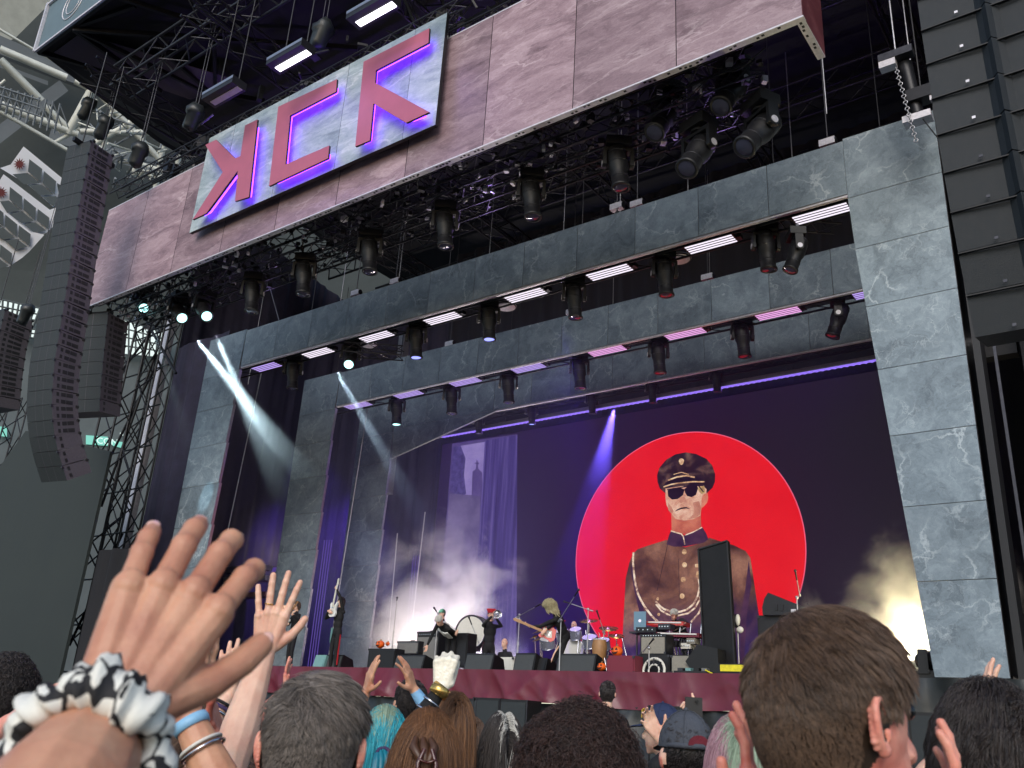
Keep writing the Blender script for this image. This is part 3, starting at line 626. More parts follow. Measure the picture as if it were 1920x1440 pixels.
# base picture with violet haze glow painted into its emission, fading towards the right
m, t_, n_, o_ = newmat('screen_ground_hazed'); L = t_.links.new; tc = N(t_, 'ShaderNodeTexCoord'); sp = N(t_, 'ShaderNodeSeparateXYZ'); L(tc.outputs['Object'], sp.inputs[0])
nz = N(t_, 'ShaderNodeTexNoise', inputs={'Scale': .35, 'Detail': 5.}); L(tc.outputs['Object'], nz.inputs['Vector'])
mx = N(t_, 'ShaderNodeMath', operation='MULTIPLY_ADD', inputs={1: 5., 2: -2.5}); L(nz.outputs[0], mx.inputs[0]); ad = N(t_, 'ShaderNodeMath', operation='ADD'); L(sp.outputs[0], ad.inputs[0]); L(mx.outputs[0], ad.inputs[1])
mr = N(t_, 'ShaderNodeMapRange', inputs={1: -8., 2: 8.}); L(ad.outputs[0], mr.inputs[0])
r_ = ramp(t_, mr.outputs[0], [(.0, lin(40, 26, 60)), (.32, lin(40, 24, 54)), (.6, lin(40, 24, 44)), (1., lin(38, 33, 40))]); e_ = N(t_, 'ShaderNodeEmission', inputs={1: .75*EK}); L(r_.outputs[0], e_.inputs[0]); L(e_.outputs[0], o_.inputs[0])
b = MB(); b.poly([(-23.3, YS, ZD), (-3.9, YS, ZD), (-3.9, YS, 12.15), (-23.3, YS, 12.15)]); b.build('picture_ground_hazed', 'screen_ground_hazed', scr)
_ly = [0]
def pic(name, pts, mat, parent=scr, hole=None):
    _ly[0] += 1; y = YS-.004-.0022*_ly[0]; b = MB(); b.poly([at(a, c, Y=y) for a, c in pts]); return b.build(name, mat, parent)
def picline(name, pts, wpx, mat):
    _ly[0] += 1; y = YS-.004-.0022*_ly[0]; b = MB(); P = [at(a, c, Y=y) for a, c in pts]; w_ = wpx*.0175
    for a, c in zip(P[:-1], P[1:]):
        d = nrm(c-a); q = np.array([-d[2], 0, d[0]])*w_/2; b.poly([a-q-d*w_*.2, c-q+d*w_*.2, c+q+d*w_*.2, a+q-d*w_*.2])
    return b.build(name, mat, scr)
emt('pic_red', [(.3, lin(228, 16, 26)), (.7, lin(240, 30, 36))], 1.0, .8)
emt('pic_rim', [(0, lin(255, 90, 130)), (1, lin(255, 120, 150))], .9)
emt('pic_jacket', [(.25, lin(40, 24, 30)), (.5, lin(96, 58, 48)), (.75, lin(146, 96, 74))], .9, .55, .6)
m, t_, n_, o_ = newmat('pic_coat_hazed'); L = t_.links.new; tc = N(t_, 'ShaderNodeTexCoord'); sp = N(t_, 'ShaderNodeSeparateXYZ'); L(tc.outputs['Object'], sp.inputs[0])  # brown coat; the violet haze before its lower part is painted into the colour
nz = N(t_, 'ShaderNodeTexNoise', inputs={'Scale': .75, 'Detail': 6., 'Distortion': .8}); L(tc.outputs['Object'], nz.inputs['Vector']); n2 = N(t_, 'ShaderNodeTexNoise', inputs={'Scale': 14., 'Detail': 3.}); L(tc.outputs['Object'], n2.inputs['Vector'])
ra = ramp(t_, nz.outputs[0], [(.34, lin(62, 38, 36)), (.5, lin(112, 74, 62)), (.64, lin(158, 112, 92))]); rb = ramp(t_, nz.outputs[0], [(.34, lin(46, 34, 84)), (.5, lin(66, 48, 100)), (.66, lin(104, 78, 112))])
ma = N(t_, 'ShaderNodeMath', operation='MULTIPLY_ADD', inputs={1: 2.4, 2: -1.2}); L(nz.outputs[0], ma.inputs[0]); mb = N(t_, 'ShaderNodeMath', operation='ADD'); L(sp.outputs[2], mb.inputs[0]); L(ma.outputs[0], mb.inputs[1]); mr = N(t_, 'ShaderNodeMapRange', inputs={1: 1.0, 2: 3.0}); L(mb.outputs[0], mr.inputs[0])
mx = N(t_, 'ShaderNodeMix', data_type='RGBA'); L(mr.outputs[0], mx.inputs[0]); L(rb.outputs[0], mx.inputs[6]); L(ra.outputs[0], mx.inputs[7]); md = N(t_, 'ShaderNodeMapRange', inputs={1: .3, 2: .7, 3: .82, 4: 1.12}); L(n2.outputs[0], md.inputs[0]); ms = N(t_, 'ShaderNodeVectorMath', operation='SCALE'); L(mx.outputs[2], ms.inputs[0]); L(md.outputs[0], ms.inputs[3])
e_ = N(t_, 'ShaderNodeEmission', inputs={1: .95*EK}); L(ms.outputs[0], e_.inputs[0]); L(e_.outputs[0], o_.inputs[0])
emt('pic_jacket_low', [(.25, lin(52, 34, 80)), (.5, lin(70, 46, 96)), (.75, lin(110, 80, 110))], .9, .6, .6)
emt('pic_collar', [(.3, lin(46, 28, 60)), (.7, lin(92, 58, 84))], .9, 2.)
emt('pic_skin', [(.30, lin(176, 112, 92)), (.45, lin(214, 156, 132)), (.60, lin(234, 188, 164)), (.75, lin(244, 208, 188))], 1., 3.2, .8)
emt('pic_skin_dark', [(.3, lin(174, 106, 88)), (.7, lin(208, 146, 124))], 1., 3.)
emt('pic_neck', [(.3, lin(170, 70, 60)), (.7, lin(228, 140, 112))], 1., 1.5)
emt('pic_cap', [(.36, lin(22, 12, 26)), (.5, lin(48, 30, 38)), (.64, lin(120, 88, 78))], .9, 1.5, .6)
emt('pic_gold', [(.3, lin(120, 80, 60)), (.5, lin(214, 170, 130)), (.7, lin(250, 224, 190))], 1., 5., 1.)
emt('pic_black', [(.3, lin(16, 8, 22)), (.7, lin(34, 20, 40))], .9, 3.)
emt('pic_rope', [(.4, lin(150, 110, 100)), (.5, lin(236, 206, 180)), (.6, lin(250, 230, 210))], 1., 6., .5)
emt('pic_hair', [(.3, lin(150, 110, 70)), (.7, lin(220, 190, 130))], .9, 8.)
emt('pic_curtain', [(.32, lin(48, 36, 90)), (.5, lin(76, 62, 132)), (.66, lin(120, 104, 176))], .75, 2.2, 2.2, 'wave')
emt('pic_sky', [(.3, lin(120, 104, 168)), (.7, lin(160, 144, 200))], .95, .8)
emt('pic_building', [(.3, lin(64, 50, 100)), (.7, lin(92, 76, 134))], .9, 2.)
emt('pic_foliage', [(.35, lin(52, 42, 92)), (.65, lin(88, 76, 140))], .9, 5.)
emt('pic_low', [(.3, lin(84, 72, 116)), (.7, lin(130, 116, 160))], .8, 1.2)
pic('curtain_picture', [(848, 832), (970, 814), (968, 1230), (815, 1240)], 'pic_building')
pic('sky_picture', [(863, 836), (912, 828), (906, 922), (868, 932), (870, 880)], 'pic_sky')
pic('foliage_picture', [(850, 838), (864, 836), (873, 860), (870, 890), (874, 925), (866, 936), (843, 920)], 'pic_foliage')
pic('building_picture', [(884, 935), (886, 884), (892, 880), (893, 870), (889, 869), (893, 867), (894, 861), (896, 867), (899, 869), (896, 871), (897, 879), (904, 886), (904, 930)], 'pic_building')
pic('lower_picture', [(843, 925), (900, 930), (895, 1230), (816, 1238)], 'pic_low')
pic('drape_picture', [(909, 826), (970, 816), (968, 1230), (884, 1236)], 'pic_curtain')
c_ = at(1296, 1030, Y=YS); cx, cz, cr = -12.72, 7.14, 3.96
def disc(r, y): return [(cx+r*math.cos(a), y, cz+r*math.sin(a)) for a in np.linspace(0, 2*math.pi, 97)[:-1] if cz+r*math.sin(a) > ZD+.0]
_ly[0] += 1; b = MB(); b.poly(disc(cr+.03, YS-.004-.0022*_ly[0])); b.build('red_disc_rim', 'pic_rim', scr)
_ly[0] += 1; b = MB(); b.poly(disc(cr, YS-.004-.0022*_ly[0])); b.build('red_disc', 'pic_red', scr)
def z4(*p): return [(1180+a/3.6, 820+c/3.6) for a, c in p]
pic('neck_picture', z4((283, 520), (482, 500), (486, 620), (420, 645), (350, 655), (285, 630)), 'pic_neck')
pic('jacket_picture', [(1186, 1040), (1195, 1030), (1215, 1023), (1250, 1012), (1262, 1022), (1285, 1026), (1320, 1017), (1330, 1008), (1348, 1014), (1375, 1022), (1398, 1033), (1407, 1046), (1413, 1085), (1419, 1126), (1424, 1160), (1429, 1258), (1165, 1248), (1167, 1200), (1169, 1160), (1173, 1085), (1180, 1055)], 'pic_coat_hazed')
pic('sleeve_shade', [(1186, 1048), (1192, 1090), (1204, 1130), (1214, 1170), (1216, 1250), (1208, 1250), (1203, 1165), (1190, 1110), (1183, 1070)], 'pic_collar'); pic('sleeve_shade', [(1404, 1050), (1398, 1100), (1390, 1150), (1386, 1255), (1394, 1255), (1400, 1155), (1409, 1095)], 'pic_collar')
pic('cap_picture', z4((190, 300), (187, 255), (203, 205), (250, 150), (310, 115), (380, 101), (450, 112), (520, 145), (560, 190), (580, 250), (578, 300), (562, 340), (525, 376), (450, 390), (300, 395), (240, 375), (205, 345)), 'pic_cap')
pic('face_picture', z4((244, 345), (350, 330), (500, 330), (522, 350), (515, 430), (486, 480), (480, 528), (430, 553), (370, 562), (312, 551), (284, 515), (268, 492), (250, 455), (244, 410)), 'pic_skin')
pic('ear_picture', z4((488, 410), (505, 380), (528, 378), (533, 405), (526, 440), (500, 470), (484, 480)), 'pic_neck')
pic('hair_picture', z4((460, 340), (505, 325), (512, 372), (488, 385), (470, 365)), 'pic_hair')
pic('cheek_shade', z4((300, 500), (284, 470), (262, 440), (262, 490), (284, 515)), 'pic_skin_dark')
pic('cheek_shade', z4((430, 440), (470, 430), (484, 470), (478, 520), (440, 545), (400, 552), (440, 510)), 'pic_skin_dark')
pic('nose_shade', z4((338, 405), (352, 400), (372, 405), (388, 425), (384, 440), (364, 434), (350, 446), (338, 436)), 'pic_skin_dark')
pic('mouth_picture', z4((306, 502), (322, 486), (350, 474), (384, 470), (412, 484), (384, 480), (352, 484), (330, 492)), 'pic_black')
pic('lens_picture', z4((258, 358), (290, 345), (350, 342), (374, 352), (362, 390), (328, 416), (288, 420), (262, 398)), 'pic_black')
pic('lens_picture', z4((372, 348), (400, 326), (456, 320), (464, 345), (450, 388), (420, 404), (390, 396), (376, 372)), 'pic_black')
picline('glasses_frame', z4((256, 352), (350, 338), (460, 318), (500, 368)), 2.2, 'pic_black')
pic('visor_picture', z4((228, 335), (245, 305), (310, 268), (380, 250), (450, 262), (512, 292), (440, 296), (330, 306)), 'pic_black')
picline('visor_braid', z4((232, 334), (280, 318), (340, 308), (430, 299), (505, 300)), 2.6, 'pic_gold')
picline('cap_band', z4((262, 290), (320, 268), (385, 258), (440, 270)), 3., 'pic_gold'); picline('cap_band', z4((300, 250), (350, 236), (400, 250)), 1.6, 'pic_gold')
pic('cap_badge', z4((333, 160), (340, 145), (352, 141), (366, 148), (370, 160), (362, 180), (350, 187), (340, 178)), 'pic_gold')
pic('collar_picture', z4((250, 722), (268, 660), (282, 630), (355, 652), (372, 662), (382, 652), (440, 636), (492, 606), (520, 650), (534, 688), (500, 712), (375, 737), (300, 738)), 'pic_collar')
picline('collar_trim', z4((281, 632), (350, 652), (364, 668), (374, 722)), 2.2, 'pic_rope'); picline('collar_trim', z4((376, 660), (430, 640), (490, 608)), 1.8, 'pic_rope')
picline('seam_line', [(1252, 1021), (1243, 1060), (1232, 1108)], 1.0, 'pic_black'); picline('seam_line', [(1272, 1048), (1274, 1125)], .8, 'pic_black')
for a, c_ in [(1283, 1034.6), (1283.5, 1059), (1281, 1086.5), (1279, 1117.5)]: pic('button_picture', [(a+4.6*math.cos(k), c_+5*math.sin(k)) for k in np.linspace(0, 6.28, 13)[:-1]], 'pic_gold')
for a, c_ in [(1233, 1123), (1235, 1152)]: pic('button_picture', [(a+2.6*math.cos(k), c_+3*math.sin(k)) for k in np.linspace(0, 6.28, 11)[:-1]], 'pic_gold')
picline('rope_picture', [(1187.5, 1036), (1187, 1055), (1188.5, 1074), (1191, 1093), (1196, 1113), (1203, 1128), (1212, 1142), (1222, 1155), (1236, 1168)], 4., 'pic_rope')
picline('rope_picture', [(1230, 1128), (1237, 1136), (1245, 1142), (1260, 1147), (1275, 1147), (1288, 1143), (1300, 1133), (1308, 1118), (1312, 1100), (1310, 1086)], 3.4, 'pic_rope')
picline('rope_picture', [(1230, 1133), (1240, 1145), (1254, 1153), (1272, 1154), (1290, 1150), (1303, 1140), (1312, 1124), (1316, 1105)], 3., 'pic_rope')
picline('rope_picture', [(1318, 1130), (1310, 1150), (1296, 1166)], 3.2, 'pic_rope')
pic('medal_picture', [(1303, 1058), (1316, 1056), (1317, 1063), (1304, 1064)], 'pic_gold'); pic('medal_picture', [(1306, 1072), (1314, 1068), (1318, 1080), (1312, 1088), (1305, 1082)], 'pic_gold')

# ---- line arrays
def line_array(name, label, pts, W, Dp, n, yaw, group=None, H=None, holes=True, vshape=0., label_tabs=False):
    """pts: the front-right edge from top to bottom as (x, y, z); n cabinets along it"""
    pts = np.array(pts, float); seg = np.linalg.norm(np.diff(pts, axis=0), axis=1); cum = np.concatenate([[0], np.cumsum(seg)])
    S = np.linspace(0, cum[-1], n+1); E = np.array([[np.interp(s, cum, pts[:, k]) for k in range(3)] for s in S])
    t = thing(name, label, 'speaker array', (E[:, 0].mean(), E[:, 1].mean()+Dp/2, E[-1][2]-.1), group=group)
    fx = np.array([math.cos(yaw), math.sin(yaw), 0]); fy = np.array([-math.sin(yaw), math.cos(yaw), 0])     # right along the front, and into the box
    for k in range(n):
        a, c = E[k], E[k+1]; d = nrm(c-a); h = np.linalg.norm(c-a)-.012; c = a+d*h
        n_in = nrm(np.cross(d, fx)); n_in = n_in if n_in@fy > 0 else -n_in
        b = MB(); dpt = Dp*.96
        fr = [a, a-fx*W, c-fx*W, c]; bk = [p+n_in*dpt-(d*h*.10 if i < 2 else -d*0)*-1 for i, p in enumerate(fr)]
        b.add(fr+bk, [(4, 5, 6, 7), (0, 4, 7, 3), (1, 2, 6, 5), (0, 1, 5, 4), (3, 7, 6, 2)], 1)
        if vshape:
            mtop, mbot = a-fx*W/2, c-fx*W/2; k2 = .07; pr = n_in*vshape
            xs_ = [0, W/2-k2*1.6, W/2-k2*.7, W/2, W/2+k2*.7, W/2+k2*1.6, W]; off = [0, -.3, .25, 1, .25, -.3, 0]
            for q in range(6): b.add([a-fx*xs_[q]-pr*off[q], a-fx*xs_[q+1]-pr*off[q+1], c-fx*xs_[q+1]-pr*off[q+1], c-fx*xs_[q]-pr*off[q]], [(0, 1, 2, 3)], 0)
            b.beam(a-fx*.0+d*.012-n_in*.02, a-fx*W+d*.012-n_in*.02, .03, .014, mat=2)
        else:
            b.add(fr, [(0, 1, 2, 3)], 0)
            for q in (.35, .65): b.add([a-fx*W*q-n_in*.008, a-fx*W*(q+.012)-n_in*.008, c-fx*W*(q+.012)-n_in*.008, c-fx*W*q-n_in*.008], [(0, 1, 2, 3)], 1)
        if label_tabs: b.box(c-fx*W*.72-n_in*.03-d*.05, (.034, .01, .030), 3 if k < 7 else 4, rz=yaw); b.box(c-fx*W*.2-n_in*.03-d*.05, (.034, .01, .030), 3 if k < 7 else 4, rz=yaw)
        if holes:
            for r_ in (.27, .74):
                for q, w_ in ((.2, .05), (.42, .09), (.66, .13)):
                    if k > n*.86 and q != .2: continue
                    cc = a+d*h*r_+n_in*dpt*q+fx*.006; b.add([cc-n_in*w_*dpt-d*h*.13, cc+n_in*w_*dpt-d*h*.13, cc+n_in*w_*dpt+d*h*.13, cc-n_in*w_*dpt+d*h*.13], [(0, 1, 2, 3)], 2)
            b.box(a-n_in*.02+fx*.01+d*.03, (.03, .06, .05), 4, rz=yaw); b.box(a+n_in*(dpt-.03)+fx*.012+d*.04, (.03, .08, .06), 2, rz=yaw)
        b.build('cabinet', ['speaker_grille' if holes else 'array_front', 'speaker_side' if holes else 'speaker_dark', 'speaker_dark', 'pale_alu', 'dark_alu'], t)
    b = MB(); top = E[0]; c1 = top+np.array([0, 0, .05]); b.beam(c1-fx*W+fy*.1, c1+fy*.1, .08, .08); b.beam(c1-fx*W/2-fy*.2, c1-fx*W/2+fy*(Dp+.4), .1, .12)
    for q in (.1, .9): b.tube(c1-fx*W*.5+fy*Dp*q+[0, 0, .05], c1-fx*W*.5+fy*Dp*q+[0, 0, 3.2], .02, n=5)
    b.build('rigging_bar', 'black_metal', t); return t
Lp = [(171, 264), (148, 389), (122, 560), (101, 685), (97, 754), (100, 804), (107, 840), (117, 874), (126, 902)]
line_array('line_array', 'long curved speaker array hanging left of the stage, grey grille front and perforated side', [at(a, c, X=-22.2) for a, c in Lp], .92, .80, 24, math.radians(12))
Lp = [(203, 586), (194, 671), (189, 727), (186, 772)]
line_array('line_array', 'shorter straight speaker array hanging behind the long one, below the fascia end', [at(a, c, X=-24.4) for a, c in Lp], 1.45, .9, 8, math.radians(20))
Lp = [(10, 580), (-5, 640), (-14, 700), (-20, 760)]
line_array('line_array', 'dim far speaker array cut off by the left edge of the photo', [at(a, c, X=-34) for a, c in Lp], 1.4, 1.2, 9, math.radians(8))
p_ = [(-.02, 8.75, 10.9), (-.02, 8.78, 9.0), (-.01, 8.85, 7.6), (.0, 9.0, 6.6), (.02, 9.25, 5.55)]
RA = line_array('line_array', 'large black speaker array overhead at the right edge, split by a vertical ridge', p_, 1.3, .8, 12, math.radians(0), vshape=.09, holes=False, label_tabs=True)
# ================================================================ stadium beyond the stage
def bgpoly(b, pts, D, mat=0, th=.4):
    P = [at(a, c, D=D) for a, c in pts]; n = nrm(np.cross(P[1]-P[0], P[2]-P[0])); b.prism(P, n*th, mat)
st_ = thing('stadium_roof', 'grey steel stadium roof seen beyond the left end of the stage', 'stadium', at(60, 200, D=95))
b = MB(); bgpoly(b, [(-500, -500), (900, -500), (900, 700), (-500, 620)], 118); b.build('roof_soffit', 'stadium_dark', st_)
b = MB()
for pts, m_ in [([(-60, -60), (160, -60), (30, 70), (-60, 120)], 1), ([(-60, 40), (118, 118), (180, 148), (180, 172), (-60, 78)], 0), ([(-40, 262), (112, 150), (128, 170), (-40, 300)], 0), ([(-60, 96), (90, 152), (90, 160), (-60, 104)], 0), ([(100, 230), (300, 300), (300, 330), (90, 262)], 0), ([(180, 150), (420, 60), (420, 110), (190, 190)], 0)]:
    bgpoly(b, pts, 104, m_)
b.build('roof_deck', ['stadium_grey', 'stadium_steel'], st_)
b = MB()
for (a, c), (d_, e), r in [((0, 92), (125, 146), .36), ((0, 111), (78, 189), .36), ((84, 198), (136, 249), .3), ((0, 196), (146, 252), .38), ((0, 209), (127, 282), .2), ((128, 250), (200, 118), .42), ((158, 195), (172, 160), .3), ((110, 248), (150, 232), .18), ((102, 268), (150, 240), .18),
                            ((140, 152), (260, 210), .3), ((150, 246), (330, 250), .3), ((180, 268), (330, 180), .3), ((190, 180), (300, 300), .3), ((250, 140), (360, 250), .25), ((240, 300), (330, 330), .25), ((300, 130), (250, 330), .25), ((330, 150), (290, 360), .25), ((360, 120), (330, 330), .25), ((215, 190), (180, 330), .22), ((-20, 44), (110, 120), .12), ((10, 150), (-20, 175), .12)]:
    b.tube(at(a, c, D=96), at(d_, e, D=96), r, n=8)
b.build('roof_tube', 'stadium_steel', st_)
b = MB(); rg = random.Random(3)
for k in range(150):
    a, c = rg.uniform(180, 360), rg.uniform(110, 340); d_, e = a+rg.uniform(-50, 50), c+rg.uniform(-30, 30); b.tube(at(a, c, D=88), at(d_, e, D=90), rg.uniform(.05, .13), n=4, mat=rg.choice((0, 1)))
for k in range(10):
    b.tube(at(k*13-4, 158+k*4, D=92), at(k*13-16, 205+k*5, D=92), .09, n=4); b.tube(at(k*13-4, 162+k*4, D=92), at(k*13+12, 196+k*5, D=92), .07, n=4)
for y in (160, 175, 190): b.tube(at(-10, y, D=92), at(75, y+28, D=92), .1, n=4)
b.build('catwalk', ['stadium_grey', 'stadium_steel'], st_)
sw = thing('stadium_stand', 'dark upper stand and concourse of the stadium behind the left speaker arrays', 'stadium', at(200, 1100, D=90))
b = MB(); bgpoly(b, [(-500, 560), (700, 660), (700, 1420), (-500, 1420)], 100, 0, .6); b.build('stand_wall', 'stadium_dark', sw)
b = MB()
for k in range(22): bgpoly(b, [(150-k*1.5, 672+k*6.5), (420, 690+k*6.5), (420, 692.6+k*6.5), (150-k*1.5, 674.6+k*6.5)], 97, 0, .3)
bgpoly(b, [(120, 905), (420, 920), (420, 950), (120, 938)], 98, 1); bgpoly(b, [(-60, 850), (30, 855), (20, 900), (-60, 895)], 98, 1)
bgpoly(b, [(140, 835), (420, 850), (420, 858), (140, 843)], 96.5, 0); b.build('seat_rows', ['stadium_grey', 'plastic_black'], sw)
def window(pts, nx=7, ny=4):
    q = [at(a, c, D=95) for a, c in pts]; b = MB(); n = nrm(np.cross(q[1]-q[0], q[2]-q[0])); b.prism(q, n*.1); w_ = b.build('window', 'daylight_gap', sw)
    b = MB(); q = [at(a, c, D=94.4) for a, c in pts]
    for i in range(nx+1): s = i/nx; b.tube(q[0]*(1-s)+q[1]*s, q[3]*(1-s)+q[2]*s, .10, n=4)
    for i in range(ny+1): s = i/ny; b.tube(q[0]*(1-s)+q[3]*s, q[1]*(1-s)+q[2]*s, .08, n=4)
    b.build('frame', 'stadium_dark', w_)
window([(228, 598), (322, 628), (318, 672), (228, 664)]); window([(-5, 560), (75, 578), (62, 612), (-5, 600)], 8, 3); window([(40, 615), (68, 618), (64, 634), (40, 630)], 3, 2)
for pts, m_ in [([(161, 816), (202, 819), (202, 836), (161, 833)], 'sign_green'), ([(204, 826), (232, 829), (232, 841), (212, 836)], 'sign_green'), ([(-4, 799), (13, 801), (13, 819), (-4, 817)], 'sign_green'), ([(225, 811), (231, 812), (231, 817), (225, 816)], 'daylight_gap')]:
    b = MB(); bgpoly(b, pts, 94, 0, .1); b.build('lit_sign', m_, sw)
for pts in [[(146, 905), (184, 908), (184, 915), (146, 912)], [(208, 910), (221, 911), (221, 917), (208, 916)], [(248, 913), (272, 915), (272, 921), (248, 919)]]:
    b = MB(); bgpoly(b, pts, 94, 0, .1); b.build('strip_light', 'lit_strip', sw) if 'lit_strip' in MATS else (em('lit_strip', (.7, .9, .5), .7), b.build('strip_light', 'lit_strip', sw))
fc = bpy.data.curves.new('lettering', 'FONT'); fc.body = 'CON'; fc.size = .82; fc.extrude = .01
fo = bpy.data.objects.new('lettering', fc); COL.objects.link(fo)
q0 = at(181, 831, D=93.6); q1 = at(201, 833, D=93.6); up_ = nrm(at(181, 819, D=93.6)-q0); rt_ = nrm(q1-q0); nn = np.cross(rt_, up_)
fo_mat = Matrix(((rt_[0], up_[0], nn[0], q0[0]), (rt_[1], up_[1], nn[1], q0[1]), (rt_[2], up_[2], nn[2], q0[2]), (0, 0, 0, 1)))
em('sign_letter', (.8, 1, .95), 1.2); lm = bpy.data.meshes.new_from_object(fo.evaluated_get(bpy.context.evaluated_depsgraph_get())); bpy.data.objects.remove(fo); lm.transform(Matrix.Translation(-sw.location)@fo_mat); lm.materials.clear(); lm.materials.append(M['sign_letter']); fo = bpy.data.objects.new('lettering', lm); COL.objects.link(fo); fo.parent = sw

# white banners with black parallelograms
def zb(*p): return [(a/6., 260+c/6.) for a, c in p]
def banner(label, cloth, quads, star, D):
    t = thing('hanging_banner', label, 'banner', at(*zb(cloth[2])[0], D=D), group='white banners with black parallelograms')
    def P(pts, o_=0.): return [at(a, c, D=D-o_) for a, c in pts]
    b = MB(); Q = P(zb(*cloth)); n = nrm(np.cross(Q[1]-Q[0], Q[2]-Q[0])); 
    b.prism(Q, n*.02); b.build('cloth', 'white_banner', t)
    b = MB()
    for q in quads: b.prism(P(zb(*q), .12), n*.02)
    b.build('dark_panel', 'stadium_dark', t)
    if star:
        b = MB(); sx, sy, r = star; pts = []
        for k in range(24): rr = r if k % 2 == 0 else r*.5; pts.append((sx+rr*math.cos(k*math.pi/12), sy+rr*math.sin(k*math.pi/12)))
        b.prism(P(zb(*pts), .12), n*.02); b.build('star', 'maroon', t)
Q2 = [[(110, 540), (250, 650), (245, 800), (105, 685)], [(270, 670), (405, 780), (395, 920), (265, 800)], [(425, 790), (555, 890), (545, 1020), (415, 920)], [(0, 705), (100, 695), (235, 805), (80, 835)], [(105, 850), (245, 815), (380, 925), (245, 950)], [(270, 965), (400, 940), (520, 1030), (390, 1065)]]
banner('uppermost white banner, with a dark star and black parallelograms, beside the speaker array', [(265, 88), (715, 458), (700, 530), (640, 500), (670, 680), (600, 770), (330, 530), (0, 330), (120, 290)],
       [[(330, 230), (475, 340), (460, 490), (315, 370)], [(495, 365), (632, 480), (615, 625), (478, 505)], [(140, 400), (310, 385), (450, 500), (270, 515)], [(330, 525), (470, 515), (600, 625), (450, 640)], [(480, 655), (630, 645), (668, 690), (600, 760)]], (220, 285, 72), 44)
banner('middle white banner with black parallelograms and a cut off star, left edge', [(40, 400), (560, 800), (645, 770), (630, 960), (520, 1060), (420, 1100), (200, 960), (-60, 780), (-60, 560)], Q2, (10, 605, 75), 43.4)
banner('white banner with black parallelograms, lowest of the three at the left edge of the photo', [(-60, 740), (100, 850), (330, 1040), (500, 1080), (330, 1270), (250, 1340), (100, 1440), (-60, 1440)], [[(x-210, y+185) for x, y in q] for q in Q2]+[[(x-420, y+400) for x, y in q] for q in Q2], None, 42.8)

# grey tarp wall and black cloth at the lower left
b = MB(); q = [at(a, c, Y=14.0) for a, c in [(35, 858), (190, 905), (70, 1250), (-120, 1260)]]; b.prism([(q[3][0]-4, 14, 0), (q[1][0]+.1, 14, 0), (q[1][0]+.1, 14, q[1][2]+1), (q[0][0], 14, q[0][2]+1), (q[3][0]-4, 14, q[3][2]+3)], (0, .1, 0))
tag(b.build('tarp_wall', 'grey_tarp'), 'tall grey-green tarp wall below the left speaker array', 'tarp wall')
drape('wing_cloth', 'black cloth hung on the scaffold right of the grey tarp wall', (-26.2, 14.3), (-24.1, 14.3), 0.2, 5.9, 'black_cloth', 21, .12)
# towers
GTW = 'black scaffold towers at the left of the stage'
for (px, py, Y, w_, top, lab) in [(262, 640, 15.4, 1.05, 17.5, 'thick black lattice tower just left of the violet drape'), (306, 640, 17.0, .8, 17.5, 'slimmer black lattice tower between the thick one and the violet drape'), (152, 860, 18.5, .55, 9.0, 'thin short lattice mast behind the bottom of the long speaker array'), (60, 640, 19.0, .9, 16, 'leaning-looking black lattice tower behind the long speaker array, near the photo edge')]:
    p = at(px, py, Y=Y); truss('scaffold_tower', lab, (p[0], p[1], 0), (p[0], p[1], top), w_, w_, w_*1.15, .045 if w_ > .6 else .03, cat='scaffold tower', group=GTW, lr=.028)
p = at(318, 620, Y=17.6); b = MB(); b.box((p[0], p[1], 8.5), (.34, .3, 17)); b.box((p[0]-.2, p[1]-.1, 8.5), (.03, .03, 17), 1); tag(b.build('steel_column', ['pale_alu', 'black_metal']), 'pale steel column shining between the black towers and the violet drape', 'column')
b = MB()
for (a, c), (d_, e) in [((225, 700), (330, 560)), ((200, 870), (290, 690)), ((190, 950), (300, 640)), ((250, 560), (330, 700)), ((150, 1180), (260, 1000)), ((230, 1000), (130, 1210))]: b.tube(at(a, c, Y=16), at(d_, e, Y=16), .05, n=6)
for k in range(9): z = 2.5+k*1.5; b.tube((-30.8, 16.2, z), (-27.9, 16.2, z), .03, n=5)
tag(b.build('scaffold_brace', 'black_metal'), 'black diagonal scaffold braces tying the left towers together', 'scaffold brace')
# covered lamps hanging above the long array
for px, py, s, lab in [(165, 200, 1.0, 'lamp in a black rain cover hanging above the top of the long speaker array'), (196, 235, 1.0, 'grey hooded lamp hanging right of the speaker array top'), (262, 285, .9, 'folded black rain cover lamp above the left end of the fascia'), (365, 215, .8, 'bulky covered lamp hanging left of the sign'), (605, 60, 1.0, 'bulky black covered lamp hanging between the two lit bar lights'), (50, 585, .8, 'dark covered lamp hanging left of the long speaker array')]:
    p = at(px, py, Y=10.8 if px > 60 else 13); t = thing('covered_lamp', lab, 'stage light', p)
    b = MB(); b.lathe([(0, .32), (.16, .3), (.26, .12), (.24, -.02), (.19, -.05), (.2, -.42), (.12, -.5), (0, -.5)], p, (.15, .1, 1), 10); b.v = [tuple(np.array(v)+RNG.normal(0, .018, 3)) for v in b.v]; b.build('cover', 'black_vinyl', t)
    b = MB(); b.tube(p+[-.08, 0, .3], (p[0]-.08, p[1], 20.8), .014, n=4); b.tube(p+[.08, 0, .3], (p[0]+.08, p[1], 20.8), .014, n=4); b.build('cable', 'dark_alu', t)
